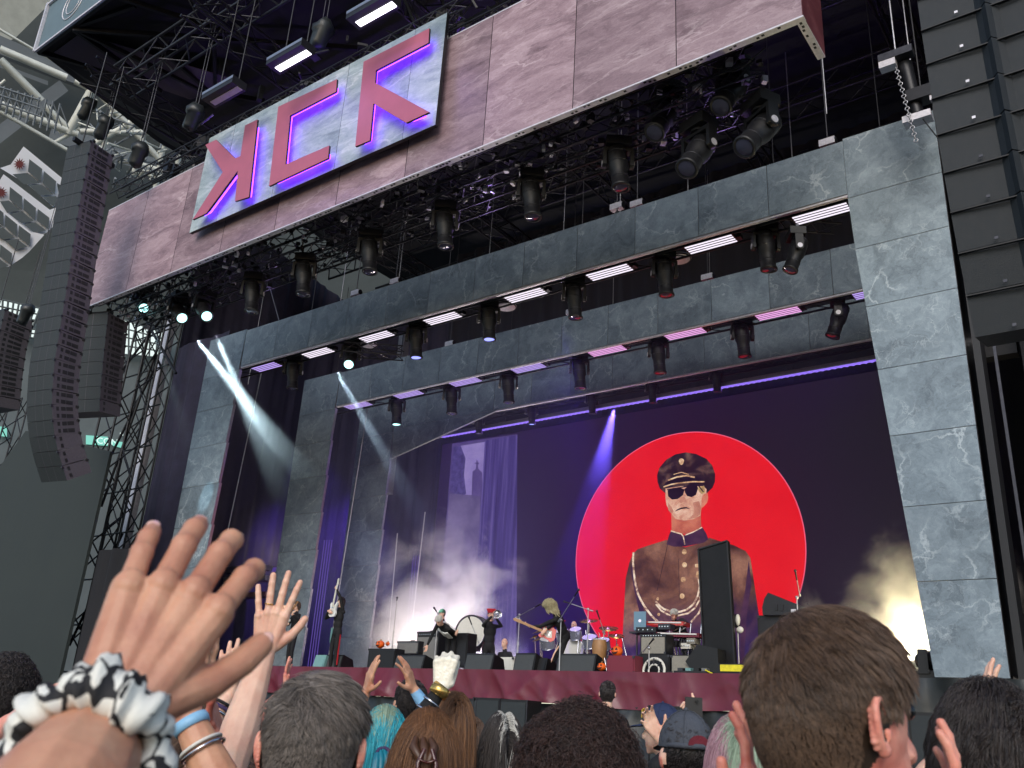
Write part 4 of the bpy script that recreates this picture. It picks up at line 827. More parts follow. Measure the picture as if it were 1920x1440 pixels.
# right side behind the array
truss('truss', 'grey lattice truss at the right edge below the speaker array', at(1838, 612, Y=19), at(1990, 572, Y=19), .3, .38, .5, .025, mat='dark_alu')
p = at(1868, 637, Y=18.8); b = MB(); b.box(p, (.95, .3, .12), 0); b.box(p+[0, 0, -.25], (.7, .3, .3), 1); tag(b.build('work_light', ['pale_alu', 'black_metal']), 'pale bar lamp with a black housing under the right truss', 'stage light')
b = MB()
for k in range(7): x = -1.35+.09*k; b.path([(x+.05*math.sin(z*1.3+k), 18.2+.05*k, z) for z in np.linspace(2.8, 11.6, 14)], .06, 6)
tag(b.build('cable_bundle', 'plastic_black'), 'thick black cable bundle hanging down behind the right pillar', 'cable')
b = MB(); b.beam((-2.28, 16.75, ZD), (-2.28, 16.75, 14.2), .12, .5, up=(0, 1, 0)); b.beam((-2.05, 16.9, ZD), (-2.05, 16.9, 14.2), .05, .05, up=(0, 1, 0), mat=1); tag(b.build('steel_mast', ['plastic_charcoal', 'dark_alu']), 'narrow dark steel frame running up along the right marble pillar', 'frame')
# front subs and speakers under the stage
for i, (px, py, w_, h_) in enumerate([(880, 1338, .75, .6), (925, 1338, .7, .6), (975, 1342, .7, .6), (1745, 1385, .5, .75), (1260, 1352, .7, .5)]):
    p = at(px, py, Y=15.9); t = thing('floor_speaker', ['low black speaker under the left half of the stage, left of two similar', 'low black speaker under the stage, middle of three', 'low black speaker under the stage, right one of three', 'upright black speaker by the right edge below the marble pillar', 'low black speaker behind the navy cap'][i], 'speaker', (p[0], 15.9, 0))
    b = MB(); b.box((p[0], 15.9, p[2]/2+h_/4), (w_, .5, p[2]+h_/2)); b.build('cabinet', 'plastic_black', t); b = MB(); b.box((p[0], 15.645, p[2]/2+h_/4), (w_-.08, .012, p[2]+h_/2-.1)); b.build('grille', 'speaker_grille', t)
    b = MB()
    for s in (-1, 1): b.box((p[0]+s*w_/2, 15.64, p[2]/2+h_/4), (.02, .02, p[2]+h_/2), 0)
    b.build('corner_trim', 'dark_alu', t)

# ================================================================ haze, smoke and beams
def volmat(name, build):
    m, t, n, o = newmat(name); v = N(t, 'ShaderNodeVolumePrincipled'); t.links.new(v.outputs[0], o.inputs['Volume']); build(m, t, v); return m
def flat_haze(dens, col, an=.3):
    def f(m, t, v): v.inputs['Density'].default_value = dens; v.inputs['Color'].default_value = tuple(col)+(1,); v.inputs['Anisotropy'].default_value = an
    return f
volmat('haze_volume', flat_haze(.011, (.50, .48, 1.)))
b = MB(); b.box((-15.7, 21.6, 8.4), (26.0, 8.2, 11.1)); o = outward(b.build('stage_haze', 'haze_volume')); tag(o, 'thin haze hanging in the air of the stage', 'haze', kind='stuff'); o.visible_shadow = True
def smoke_mat(name, scale, th, dens, col, c, r, an=.2, seed=0.):
    """billowing cloud: noise cut off at a threshold, thinning out towards the edge of an ellipsoid of centre c and radii r (object space)"""
    def f(m, t, v):
        L = t.links.new; tc = N(t, 'ShaderNodeTexCoord')
        s = N(t, 'ShaderNodeVectorMath', operation='SUBTRACT'); L(tc.outputs['Object'], s.inputs[0]); s.inputs[1].default_value = c
        dv = N(t, 'ShaderNodeVectorMath', operation='DIVIDE'); L(s.outputs[0], dv.inputs[0]); dv.inputs[1].default_value = r
        ln = N(t, 'ShaderNodeVectorMath', operation='LENGTH'); L(dv.outputs[0], ln.inputs[0])
        fo_ = N(t, 'ShaderNodeMapRange', inputs={1: .15, 2: 1.0, 3: 1., 4: 0.}); L(ln.outputs['Value'], fo_.inputs[0])
        of = N(t, 'ShaderNodeVectorMath', operation='ADD'); L(tc.outputs['Object'], of.inputs[0]); of.inputs[1].default_value = (seed, seed*2, 0)
        nz = N(t, 'ShaderNodeTexNoise', inputs={'Scale': scale, 'Detail': 7., 'Roughness': .62, 'Distortion': .5}); L(of.outputs[0], nz.inputs['Vector'])
        a = N(t, 'ShaderNodeMath', operation='MULTIPLY_ADD', inputs={1: .55, 2: -.275}); L(fo_.outputs[0], a.inputs[0])
        s2 = N(t, 'ShaderNodeMath', operation='ADD'); L(nz.outputs[0], s2.inputs[0]); L(a.outputs[0], s2.inputs[1])
        mr = N(t, 'ShaderNodeMapRange', inputs={1: th, 2: th+.20, 3: 0., 4: dens}); L(s2.outputs[0], mr.inputs[0])
        mu = N(t, 'ShaderNodeMath', operation='MULTIPLY'); L(mr.outputs[0], mu.inputs[0]); L(fo_.outputs[0], mu.inputs[1])
        L(mu.outputs[0], v.inputs['Density']); v.inputs['Color'].default_value = tuple(col)+(1,); v.inputs['Anisotropy'].default_value = an
    return volmat(name, f)
def smoke(name, label, c, size, scale, th, dens, col, off=(0, 0, 0), r=None, seed=0.):
    r = r or (size[0]/2, size[1]/2, size[2]*.95); smoke_mat(name, scale, th, dens, col, off, r, seed=seed)
    b = MB(); b.box(c, size); o = outward(b.build('stage_smoke', name, origin=(c[0], c[1], c[2]-size[2]/2))); return tag(o, label, 'smoke', kind='stuff')
smoke('smoke_left', 'pale smoke billowing up behind the amplifiers left of the singer', (-20.6, 23.3, 6.4), (11.5, 3.2, 9.2), .6, .425, 1.3, (.95, .93, .96))
smoke('smoke_right', 'bright smoke rolling in beside the right marble pillar', (-5.2, 18.6, 4.2), (5.8, 2.4, 4.6), .9, .40, 1.8, (1, .97, .9), off=(1.3, 0, -.1), r=(4.4, 1.7, 4.8), seed=3.1)
# lamps the photo shows lit
def beam_vol(m, t, v):
    L = t.links.new; tc = N(t, 'ShaderNodeTexCoord'); sp = N(t, 'ShaderNodeSeparateXYZ'); L(tc.outputs['Object'], sp.inputs[0])
    xm = N(t, 'ShaderNodeVectorMath', operation='MULTIPLY'); L(tc.outputs['Object'], xm.inputs[0]); xm.inputs[1].default_value = (1, 1, 0)
    ln = N(t, 'ShaderNodeVectorMath', operation='LENGTH'); L(xm.outputs[0], ln.inputs[0]); rz_ = N(t, 'ShaderNodeMath', operation='MULTIPLY_ADD', inputs={1: .88, 2: .12}); L(sp.outputs[2], rz_.inputs[0]); q = N(t, 'ShaderNodeMath', operation='DIVIDE'); L(ln.outputs['Value'], q.inputs[0]); L(rz_.outputs[0], q.inputs[1])
    a = N(t, 'ShaderNodeMapRange', interpolation_type='SMOOTHSTEP', inputs={1: .2, 2: 1., 3: 1., 4: 0.}); L(q.outputs[0], a.inputs[0]); c = N(t, 'ShaderNodeMapRange', interpolation_type='SMOOTHSTEP', inputs={1: .15, 2: 1., 3: 1., 4: 0.}); L(sp.outputs[2], c.inputs[0])
    mu = N(t, 'ShaderNodeMath', operation='MULTIPLY'); L(a.outputs[0], mu.inputs[0]); L(c.outputs[0], mu.inputs[1]); m2 = N(t, 'ShaderNodeMath', operation='MULTIPLY', inputs={1: .09}); L(mu.outputs[0], m2.inputs[0]); L(m2.outputs[0], v.inputs['Density']); v.inputs['Color'].default_value = (.95, .97, 1, 1); v.inputs['Anisotropy'].default_value = .2
volmat('beam_haze', beam_vol)
def cone(src, to, ang, nm):
    src = np.array(src, float); d = nrm(np.array(to)-src); L_ = {'beam_teal': 5.8, 'beam_blue': 3.4}[nm] if ang != 12 else 2.2; b = MB(); r1 = L_*math.tan(math.radians(ang*.5))*1.35+.06
    b.tube((0, 0, .01), (0, 0, 1), .12, 1., n=20, smooth=False); o = b.build('beam_haze', 'beam_haze', origin=(0, 0, 0)); outward(o); o.scale = (r1, r1, L_); o.location = tuple(src); o.rotation_euler = Vector(tuple(d)).to_track_quat('Z', 'Y').to_euler(); tag(o, 'haze glowing in the beam of a stage lamp', 'haze', kind='stuff')

def beam(src, to, power, col, ang, name, blend=.35): return cone(src, to, ang, name) or spot(name, np.array(src)+nrm(np.array(to)-src)*.22, to, power, col, ang, blend, .06)
p = at(357, 622, Y=12.65); beam(p, (-17, 21, 2.8), 27000, (.68, .92, 1), 10, 'beam_teal')
p = at(398, 612, Y=12.65); beam(p, (-20, 19.5, 2.8), 15000, (.68, .92, 1), 10, 'beam_teal')
p = at(282, 602, Y=12.65); beam(p, at(345, 800, Y=14.9), 900, (.6, .9, 1), 7, 'beam_teal')
p = at(622, 680, Y=17.2); beam(p, (-16, 22, 2.8), 8000, (.68, .92, 1), 8, 'beam_teal')
p = at(737, 772, Y=21.4); beam(p, at(742, 950, Y=21.6), 1500, (.6, .95, 1), 7, 'beam_teal')
p = at(1155, 750, Y=24.0); beam(p, at(1128, 870, Y=24.2), 14000, (.16, .10, 1), 22, 'beam_blue', .6)
for px, py in ((783, 655), (915, 612)):
    p = at(px, py, Y=17.1); beam(p, p+np.array([.1, .3, -5]), 900, (.2, .15, 1), 12, 'beam_blue')
# stage washes
WV = (.22, .08, 1.)
for x, y, z, tx, ty, tz, pw, an in [(-27.6, 22.5, 12.0, -29.5, 26.5, 6, 1500, 80), (-19, 21.6, 12.0, -20, 25.5, 4, 600, 60), (-14, 19.5, 12.0, -15, 25, 3, 500, 60), (-12.0, 17.6, 11.8, -12.1, 20.5, 3.6, 2200, 22), (-21, 23, 3.0, -19, 25, 9, 350, 80), (-17, 23.5, 3.0, -16, 26, 8, 450, 80)]:  # the narrow spot is an unseen one, added to brighten the drum kit
    spot('wash_violet', (x, y, z), (tx, ty, tz), pw, WV, an, .8, .2)
for x in (-22, -15, -8): spot('roof_wash', (x, 15.5, 13.9), (x+1, 16.5, 21), 330, (.30, .14, 1.), 120, .9, .3)
for x in (-20, -12, -6): spot('truss_wash', (x, 14.6, 11.9), (x, 12.9, 13.2), 70, (.5, .32, 1.), 100, .9, .2)
spot('smoke_light', (-22.2, 24.9, 3.2), (-22.0, 22.8, 7.5), 1100, (1, .88, .80), 120, .9, .4)
spot('smoke_light', (-20.0, 24.9, 3.2), (-20.2, 22.8, 7.5), 950, (1, .90, .82), 130, .8, .3)
spot('smoke_light', (-18.0, 24.6, 3.1), (-18.6, 22.8, 6.0), 500, (1, .92, .88), 120, .8, .3)
fl = at(1706, 1228, Y=18.3); spot('flood', fl+[.3, 0, 0], fl+[-1.2, .1, 2.2], 1000, (1, .88, .55), 150, .8, .15); point('flood_core', fl+[0, .2, .2], 60, (1, .90, .6), .2)
point('left_wing_warm_light', at(545, 1040, Y=24.6), 30, (1, .85, .35), .2)  # unseen warm point lamp, added to turn the platform beams yellow
# ================================================================ the band's equipment
pm('amp_grey', (.16, .16, .155), .75, 0, .2, 30, bump=.3, bscale=300)
pm('amp_beige', (.26, .245, .21), .75, 0, .15, 30, bump=.3, bscale=300)
pm('monitor_grille', (.045, .05, .053), .6, .1, .15, 20, bump=.3, bscale=250)
pm('case_red', lin(112, 34, 52)[:3], .6, 0, .1, 3)
pm('pumpkin', lin(226, 96, 24)[:3], .45, 0, .2, 9, bump=.2, bscale=12)
pm('brass', lin(206, 168, 96)[:3], .25, .9, .15, 10)
pm('chrome', (.7, .7, .75), .18, 1., .1, 10)
pm('drum_skin', lin(206, 204, 196)[:3], .5, 0, .05, 6)
pm('drum_shell', (.05, .05, .06), .3, 0, .2, 6, coat=.5)
pm('silver_shell', (.55, .58, .68), .25, .7, .1, 8)
pm('yellow_tape', lin(222, 208, 40)[:3], .6, 0, .25, 14)
pm('teal_case', lin(110, 150, 150)[:3], .5, 0, .1, 6)
pm('red_wood', lin(196, 60, 52)[:3], .35, 0, .1, 6, coat=.5)
pm('laptop_grey', lin(110, 140, 160)[:3], .4, .5, .05, 6)
pm('wood', lin(150, 110, 70)[:3], .5, 0, .2, 8)
pm('white_lacquer', (.72, .72, .70), .3, 0, .05, 6, coat=.5)
pm('black_lacquer', (.008, .008, .009), .42, 0, .5, 3, spec=.25)
GW = 'stage monitor wedges along the stage edge'
def wedge(px0, px1, Y, h, label, mat='monitor_grille', side='plastic_black', turn=0., dep=.55):
    a, c = at(px0, 1240, Y=Y), at(px1, 1240, Y=Y); w_ = abs(c[0]-a[0]); cx_ = (a[0]+c[0])/2
    t = thing('stage_monitor', label, 'stage monitor', (cx_, Y, ZD), rz=0, group=GW)
    ca, sa = math.cos(turn), math.sin(turn)
    def W(x, y, z): return (cx_+x*ca-y*sa, Y+dep/2+x*sa+y*ca, ZD+.01+z)
    b = MB(); prof = [(-dep/2, 0), (-dep/2+.10, h), (dep/2-.1, h*.75), (dep/2, 0)]
    b.prism([W(-w_/2, y, z) for y, z in prof], np.array(W(1, 0, 0))*w_-np.array(W(0, 0, 0))*w_, 0); b.build('cabinet', side, t)
    b = MB(); g_ = [W(x, y-.012, z) for x, y, z in ((-w_/2+.03, -dep/2+.006, .05), (w_/2-.03, -dep/2+.006, .05), (w_/2-.03, -dep/2+.09, h-.04), (-w_/2+.03, -dep/2+.09, h-.04))]
    b.prism(g_, np.array(W(0, .01, 0))-np.array(W(0, 0, 0))); b.build('grille', mat, t)
    b = MB(); b.beam(W(-w_/2, -dep/2-.02, .03), W(w_/2, -dep/2-.02, .03), .03, .025); b.build('edge_strip', 'dark_alu', t)
for args in [(408, 445, 17.6, .40, 'black wedge monitor behind the raised open hand'), (446, 478, 17.7, .38, 'black wedge monitor just right of its twin at the left of the stage'), (586, 606, 17.2, .38, 'pale teal backed monitor standing by the violet light bars', 'teal_case', 'teal_case'), (606, 638, 17.3, .40, 'black monitor touching the pale teal one at the guitarist feet'),
             (738, 792, 17.0, .38, 'wide grey wedge monitor left of the bowing singer'), (870, 922, 17.0, .42, 'dark wedge monitor directly right of the bowing singer'), (962, 1000, 17.0, .43, 'black wedge monitor left of the curly haired guitarist'),
             (1042, 1114, 17.0, .42, 'wide black wedge monitor right of the curly haired guitarist')]: wedge(*args)
wedge(1000, 1022, 17.15, .34, 'side of a black wedge monitor behind the curly guitarist foot', 'plastic_black')
def gearbox(px0, px1, py0, py1, Y, label, cat, mat, name='amplifier', dep=.35, panel=True, group=None, frame='plastic_black'):
    a, c = at(px0, py0, Y=Y), at(px1, py1, Y=Y); z0 = max(ZD+.01, c[2]); cx_ = (a[0]+c[0])/2; w_ = c[0]-a[0]; h = a[2]-z0
    t = thing(name, label, cat, (cx_, Y, z0), group=group)
    b = MB(); b.box((cx_, Y+dep/2, z0+h/2), (w_, dep, h)); b.build('cabinet', frame, t)
    b = MB(); b.box((cx_, Y-.008, z0+h*(.44 if panel else .5)), (w_-.06, .014, h*(.80 if panel else .9))); b.build('grille_cloth', mat, t)
    b = MB()
    for q in (-1, 1):
        for zz in (z0+.03, z0+h-.03): b.box((cx_+q*(w_/2-.02), Y-.012, zz), (.05, .03, .05))
    b.build('corner_cap', 'dark_alu', t)
    if panel:
        b = MB(); b.box((cx_, Y-.012, z0+h*.91), (w_-.08, .014, h*.10), 0)
        for k in range(8): b.tube((cx_-w_*.36+k*w_*.1, Y-.018, z0+h*.91), (cx_-w_*.36+k*w_*.1, Y-.035, z0+h*.91), .012, n=8, mat=1)
        b.build('control_panel', ['plastic_charcoal', 'chrome'], t)
        b = MB(); b.path([(cx_-.1, Y+dep/2, z0+h), (cx_-.07, Y+dep/2, z0+h+.03), (cx_+.07, Y+dep/2, z0+h+.03), (cx_+.1, Y+dep/2, z0+h)], .012); b.build('handle', 'plastic_black', t)
    return t
GA = 'amplifiers and speaker cabinets of the band'
gearbox(746, 784, 1202, 1226, 18.2, 'small grey combo amplifier in front of the smoke, left of a tall cabinet', 'amplifier', 'amp_grey', group=GA)
gearbox(783, 818, 1184, 1252, 18.4, 'tall grey guitar cabinet behind the bowing singer left side', 'amplifier', 'amp_grey', group=GA)
gearbox(855, 874, 1187, 1250, 17.9, 'dark violet looking flight case right behind the singer', 'flight case', 'plastic_charcoal', 'flight_case', panel=False, group=GA)
gearbox(818, 850, 1190, 1250, 18.8, 'dark cabinet hidden behind the singer legs', 'amplifier', 'plastic_charcoal', panel=False, group=GA)
gearbox(692, 738, 1216, 1256, 17.5, 'black equipment table with an orange pumpkin lantern on it', 'equipment table', 'plastic_charcoal', 'equipment_table', panel=False)
gearbox(1138, 1190, 1229, 1265, 16.9, 'plain dark red box right of the conga drum', 'box', 'case_red', 'red_box', panel=False, frame='case_red')
gearbox(1201, 1249, 1189, 1227, 18.0, 'beige combo amplifier with a microphone in front, below the laptop', 'amplifier', 'amp_beige', group=GA)
gearbox(1198, 1256, 1227, 1264, 17.6, 'dark riser cabinet below the beige amplifier', 'speaker', 'plastic_charcoal', panel=False, group=GA)
gearbox(1258, 1296, 1228, 1264, 17.6, 'second beige cabinet standing low left of the tall black panel', 'amplifier', 'amp_beige', panel=False, group=GA)
gearbox(1420, 1510, 1154, 1258, 18.6, 'large dark side fill speaker box left of the big brown haired head', 'speaker', 'plastic_charcoal', 'side_fill_speaker', dep=.7, panel=False)
b = MB(); t = thing('side_fill_speaker', 'dark wedge speaker with violet lit top lying on the large box', 'speaker', at(1465, 1153, Y=18.5))
P = [at(a, c, Y=18.45) for a, c in ((1430, 1153), (1429, 1138), (1433, 1122), (1440, 1111), (1512, 1140), (1512, 1153))]; b.prism(P, (0, .6, 0)); b.build('cabinet', 'plastic_charcoal', t)
b = MB()
for a, c in ((1455, 1138), (1466, 1139)): p = at(a, c, Y=18.44); b.box(p, (.07, .02, .13))
b.build('handle', 'plastic_black', t); p = at(1488, 1147, Y=18.42); b = MB(); b.box(p, (.1, .02, .1)); b.build('connector_plate', 'pale_alu', t)
# red jack-o-lanterns
def pumpkin(px, py, Y, r, label, z=None):
    p = at(px, py, Y=Y); t = thing('pumpkin_lantern', label, 'pumpkin', (p[0], Y, (z or p[2])-r*.8), group='orange pumpkin lanterns on the stage')
    b = MB(); vs = []; nu, nv = 28, 12
    for j in range(nv+1):
        ph = math.pi*j/nv
        for i in range(nu):
            th = 2*math.pi*i/nu; rr = r*(1-.09*abs(math.sin(th*4))**.5+.03); vs.append((p[0]+rr*math.sin(ph)*math.cos(th), Y+rr*math.sin(ph)*math.sin(th), p[2]+r*.82*math.cos(ph)-.1*r*math.exp(-4*math.sin(ph))))
    b.add(vs, [(j*nu+i, j*nu+nu+i, j*nu+nu+(i+1) % nu, j*nu+(i+1) % nu) for j in range(nv) for i in range(nu)], 0, True); b.build('shell', 'pumpkin', t)
    b = MB(); b.tube(p+[0, 0, r*.75], p+[.02, 0, r*1.05], .02, .015, n=6); b.build('stem', 'wood', t)
    b = MB()
    for q in (-1, 1): b.prism([p+[q*r*.35-.25*r, -r*.93, .12*r], p+[q*r*.35+.25*r, -r*.93, .12*r], p+[q*r*.35, -r*.9, .5*r]], (0, .02, 0))
    b.prism([p+[-.6*r, -r*.85, -.1*r], p+[-.2*r, -r*1.0, -.28*r], p+[.2*r, -r*1.0, -.22*r], p+[.6*r, -r*.85, -.1*r], p+[.25*r, -r*.98, -.5*r], p+[-.25*r, -r*.98, -.5*r]], (0, .02, 0)); b.build('carved_face', 'black_cloth', t)
pumpkin(713, 1208, 17.7, .12, 'orange pumpkin lantern standing on the black equipment table by the smoke')
pumpkin(1157, 1221, 17.1, .13, 'orange pumpkin lantern sitting on the plain dark red box'); pumpkin(1128, 1250, 16.9, .10, 'orange pumpkin lantern on the stage floor below the conga drum')
pumpkin(727, 1207, 17.8, .06, 'small dark gourd beside the pumpkin on the equipment table')
# microphone stands
GM = 'microphone stands'
def mic(px, py, Y, label, boom=None, tip=None):
    p = at(px, py, Y=Y); t = thing('microphone_stand', label, 'microphone stand', (p[0], Y, ZD), group=GM)
    b = MB(); b.tube((p[0], Y, ZD), (p[0], Y, ZD+.03), .15, n=14); b.build('base', 'plastic_black', t)
    b = MB(); b.tube((p[0], Y, ZD+.02), (p[0], Y, ZD+(p[2]-ZD)*.55), .017, n=8); b.tube((p[0], Y, ZD+(p[2]-ZD)*.55), p, .011, n=8); b.tube((p[0], Y, ZD+(p[2]-ZD)*.55-.05), (p[0], Y, ZD+(p[2]-ZD)*.55+.03), .022, n=8); b.build('pole', 'alu', t)
    q = p
    if boom:
        a, c = at(*boom[0], Y=Y-.1), at(*boom[1], Y=Y-.25); b = MB(); b.tube(a, c, .010, n=6); b.tube(a, a+(c-a)*.12, .02, n=8); b.ball(p, .035); b.build('boom_arm', 'alu', t); q = c; d = nrm(c-a)
    else: d = nrm(np.array([.5, -.5, .25]))
    b = MB(); b.tube(q-d*.02, q+d*.15, .014, .018, n=8); b.ball(q+d*.17, (.028, .028, .028), 1); b.build('microphone', ['plastic_black', 'dark_alu'], t)
mic(744, 1126, 17.6, 'straight microphone stand in front of the smoke, left of the singer'); mic(974, 1153, 19, 'microphone stand with a boom reaching towards the curly hair', ((968, 1158), (1004, 1138)))
mic(1052, 1163, 17.0, 'microphone stand with a steep boom in front of the curly guitarist', ((1047, 1166), (1078, 1117))); mic(1103, 1142, 18.5, 'overhead boom stand over the drum kit', ((1112, 1146), (1070, 1132)))
mic(1494, 1120, 17.6, 'microphone on a thin stand right of the wedge on the big side speaker', ((1500, 1118), (1494, 1086))); mic(1132, 1185, 17.5, 'red lit short microphone stand over the conga', ((1134, 1190), (1124, 1160))); mic(1217, 1215, 17.2, 'small microphone stand in front of the beige amplifier', ((1206, 1222), (1218, 1207)))
mic(822, 1150, 17.8, 'microphone held high just left of the man in the green cap', ((822, 1152), (818, 1146)))
p = at(1383, 1172, Y=18.2); t = thing('lamp_stand', 'small white lamp on a thin stand right of the tall black panel', 'lamp', (p[0], 18.2, ZD)); b = MB(); b.tube((p[0], 18.2, ZD), p, .015, n=6); b.build('pole', 'alu', t); b = MB(); b.box(p+[-.08, 0, .08], (.22, .12, .26)); b.build('lamp_head', 'plastic_black', t); b = MB(); b.ball(p+[.03, -.05, .1], (.05, .05, .12)); b.ball(p+[.06, -.03, -.1], (.08, .05, .07)); b.build('bulb', 'drum_skin', t)
# big vertical bass drum
p = at(888, 1187, Y=19.0); t = thing('bass_drum', 'large upright concert bass drum with pale skin in front of the smoke', 'drum', (p[0], 19, ZD)); r = .42
ax = nrm(np.array([.25, -1, .0])); b = MB(); b.lathe([(r, -.2), (r, .2)], p, ax, 36, 0); b.build('shell', 'drum_shell', t)
b = MB(); b.lathe([(0, .205), (r-.02, .205)], p, ax, 36); b.build('skin', 'drum_skin', t); b = MB(); b.torus(p+ax*.2, r+.01, .022, ax, 36, 6); b.torus(p-ax*.2, r+.01, .022, ax, 36, 6); b.build('hoop', 'dark_alu', t)
b = MB()
for k in range(10): a = 2*math.pi*k/10; x = np.cross(ax, (0, 0, 1)); x = nrm(x); y = np.cross(ax, x); q = x*math.cos(a)+y*math.sin(a); b.tube(p+q*(r+.03)-ax*.2, p+q*(r+.03)+ax*.2, .009, n=5)
b.build('tension_rod', 'chrome', t); b = MB()
for sx in (-.3, .3): b.tube(p+[sx, 0, -.3], (p[0]+sx*1.3, 18.8, ZD), .02, n=6); b.tube(p+[sx, 0, -.3], (p[0]+sx*1.3, 19.3, ZD), .02, n=6)
b.build('cradle', 'chrome', t); mic(893, 1196, 18.4, 'microphone stand aimed at the large bass drum skin', ((898, 1206), (884, 1170)))
# drum kit
p = at(1082, 1196, Y=20.5); t = thing('drum_kit', 'silver drum kit with many cymbals behind the curly haired guitarist', 'drum kit', (p[0], 20.5, ZD))
def cyl(b, c, r, h, ax=(0, 0, 1), m1=0, m2=1, m3=2): b.lathe([(r, -h/2), (r, h/2)], c, ax, 24, m1); b.lathe([(0, h/2+.003), (r-.01, h/2+.003)], c, ax, 24, m2); b.torus(c+nrm(ax)*h/2, r+.008, .012, ax, 24, 5, m3); b.torus(c-nrm(ax)*h/2, r+.008, .012, ax, 24, 5, m3)
KM = ['silver_shell', 'drum_skin', 'chrome']
b = MB(); cyl(b, p+[0, 0, -.32], .30, .42, (.1, -1, 0)); b.build('kick_drum', KM, t)
for dx, dz, r_ in [(-.3, .05, .17), (.12, .08, .16), (.55, -.12, .2), (-.75, -.15, .2), (.95, -.2, .18)]: b = MB(); cyl(b, p+[dx, -.25, dz], r_, .24, (.1, -.5, 1)); b.build('tom_drum', KM, t)
for dx, dz, r_, dy in [(-1.15, .22, .26, 0), (-1.05, -.02, .22, -.2), (-.65, .42, .24, 0), (.35, .45, .25, 0), (.95, .25, .25, 0), (1.25, .05, .2, -.1), (-1.35, .05, .16, .0)]:
    c = p+np.array([dx, dy, dz]); b = MB(); axx = nrm((dx*.2, -.35, 1)); b.lathe([(0, .03), (.04, .025), (.05, .01), (r_, -.02), (r_, -.025), (0, -.01)], c, axx, 26); b.build('cymbal', 'brass', t)
    b = MB(); b.tube(c, (c[0]*.5+(p[0]+dx*.9)*.5, 20.6+dy, ZD+.02), .013, n=6); b.build('cymbal_stand', 'chrome', t)
b = MB(); rg = random.Random(6)
for k in range(16): a = p+np.array([rg.uniform(-1.2, 1.2), rg.uniform(-.3, .4), rg.uniform(-.2, .2)]); b.tube(a, a+np.array([rg.uniform(-.25, .25), rg.uniform(-.1, .1), -rg.uniform(.3, .7)]), .012, n=5)
b.build('hardware', 'chrome', t)
p = at(1124, 1213, Y=17.4); t = thing('conga_drum', 'wooden conga drum on a chrome stand left of the red box', 'drum', (p[0], 17.4, ZD)); b = MB(); b.lathe([(.14, .15), (.17, .0), (.15, -.2), (.12, -.3)], p, n=20); b.build('shell', 'wood', t); b = MB(); b.lathe([(0, .155), (.14, .155)], p, n=20); b.torus(p+[0, 0, .15], .145, .012, n=20); b.build('skin', 'drum_skin', t)
b = MB()
for k in range(3): a = 2.1*k; b.tube(p+[.1*math.cos(a), .1*math.sin(a), -.1], (p[0]+.22*math.cos(a), 17.4+.22*math.sin(a), ZD), .014, n=6)
b.build('stand_leg', 'chrome', t)
# small percussion by the seated player
p = at(948, 1238, Y=18.6); gearbox(925, 962, 1232, 1262, 18.2, 'cream box beside the seated man on the stage', 'box', 'drum_skin', 'cream_box', panel=False, frame='drum_skin')
# keyboards
p0, p1 = at(1219, 1170, Y=19.2), at(1288, 1171, Y=19.2); t = thing('keyboard', 'red topped keyboard on the upper rack in front of the grey haired player', 'keyboard', (p0+p1)/2)
b = MB(); b.beam(p0, p1, .36, .09); b.build('body', 'red_wood', t); b = MB(); b.beam(p0+[.05, -.19, .02], p1+[-.05, -.19, .02], .03, .03); b.build('keys', 'white_lacquer', t)
p0, p1 = at(1238, 1191, Y=18.7), at(1318, 1193, Y=18.7); t = thing('keyboard', 'longer dark red keyboard on the lower rack', 'keyboard', (p0+p1)/2)
b = MB(); b.beam(p0, p1, .4, .09); b.build('body', 'case_red', t); b = MB(); b.beam(p0+[.05, -.21, .02], p1+[-.05, -.21, .02], .03, .03); b.build('keys', 'white_lacquer', t)
t = thing('keyboard_stand', 'chrome keyboard stand cluttered with cables under the keyboards', 'stand', (p0+p1)/2-[0, 0, .8]); b = MB()
for k in range(5): x = p0[0]+k*(p1[0]-p0[0])/4; b.tube((x, 18.8, p0[2]), (x+.1, 18.9, ZD), .018, n=6); b.tube((x, 19.2, p0[2]+.3), (x-.1, 19.1, ZD), .018, n=6)
b.build('frame', 'chrome', t); b = MB(); rg = random.Random(9)
for k in range(14): x = rg.uniform(p0[0], p1[0]); b.path([(x, 18.6, p0[2]-.04), (x+rg.uniform(-.1, .1), 18.55, p0[2]-rg.uniform(.1, .3)), (x+rg.uniform(-.2, .2), 18.6, ZD+.1)], .012, 5)
b.build('cable', 'plastic_black', t)
for k, (px, py, w_, m_) in enumerate([(1262, 1207, .3, 'plastic_black'), (1290, 1212, .22, 'drum_skin'), (1300, 1203, .2, 'amp_beige'), (1216, 1182, .5, 'plastic_charcoal'), (1250, 1176, .3, 'dark_alu')]):
    p = at(px, py, Y=18.6); t = thing('effects_unit', ['black effects unit below the lower keyboard', 'pale effects unit with hanging strips below the lower keyboard', 'beige unit right under the lower keyboard end', 'mixer clutter left of the red keyboard', 'small dark unit between the two keyboards'][k], 'effects unit', p, group='effects units around the keyboards'); b = MB(); b.box(p, (w_, .25, .12)); b.build('body', m_, t); b = MB()
    for q in range(4): b.tube(p+[-w_*.35+q*w_*.23, -.125, 0], p+[-w_*.35+q*w_*.23, -.15, 0], .015, n=6)
    b.build('dial', 'chrome', t)
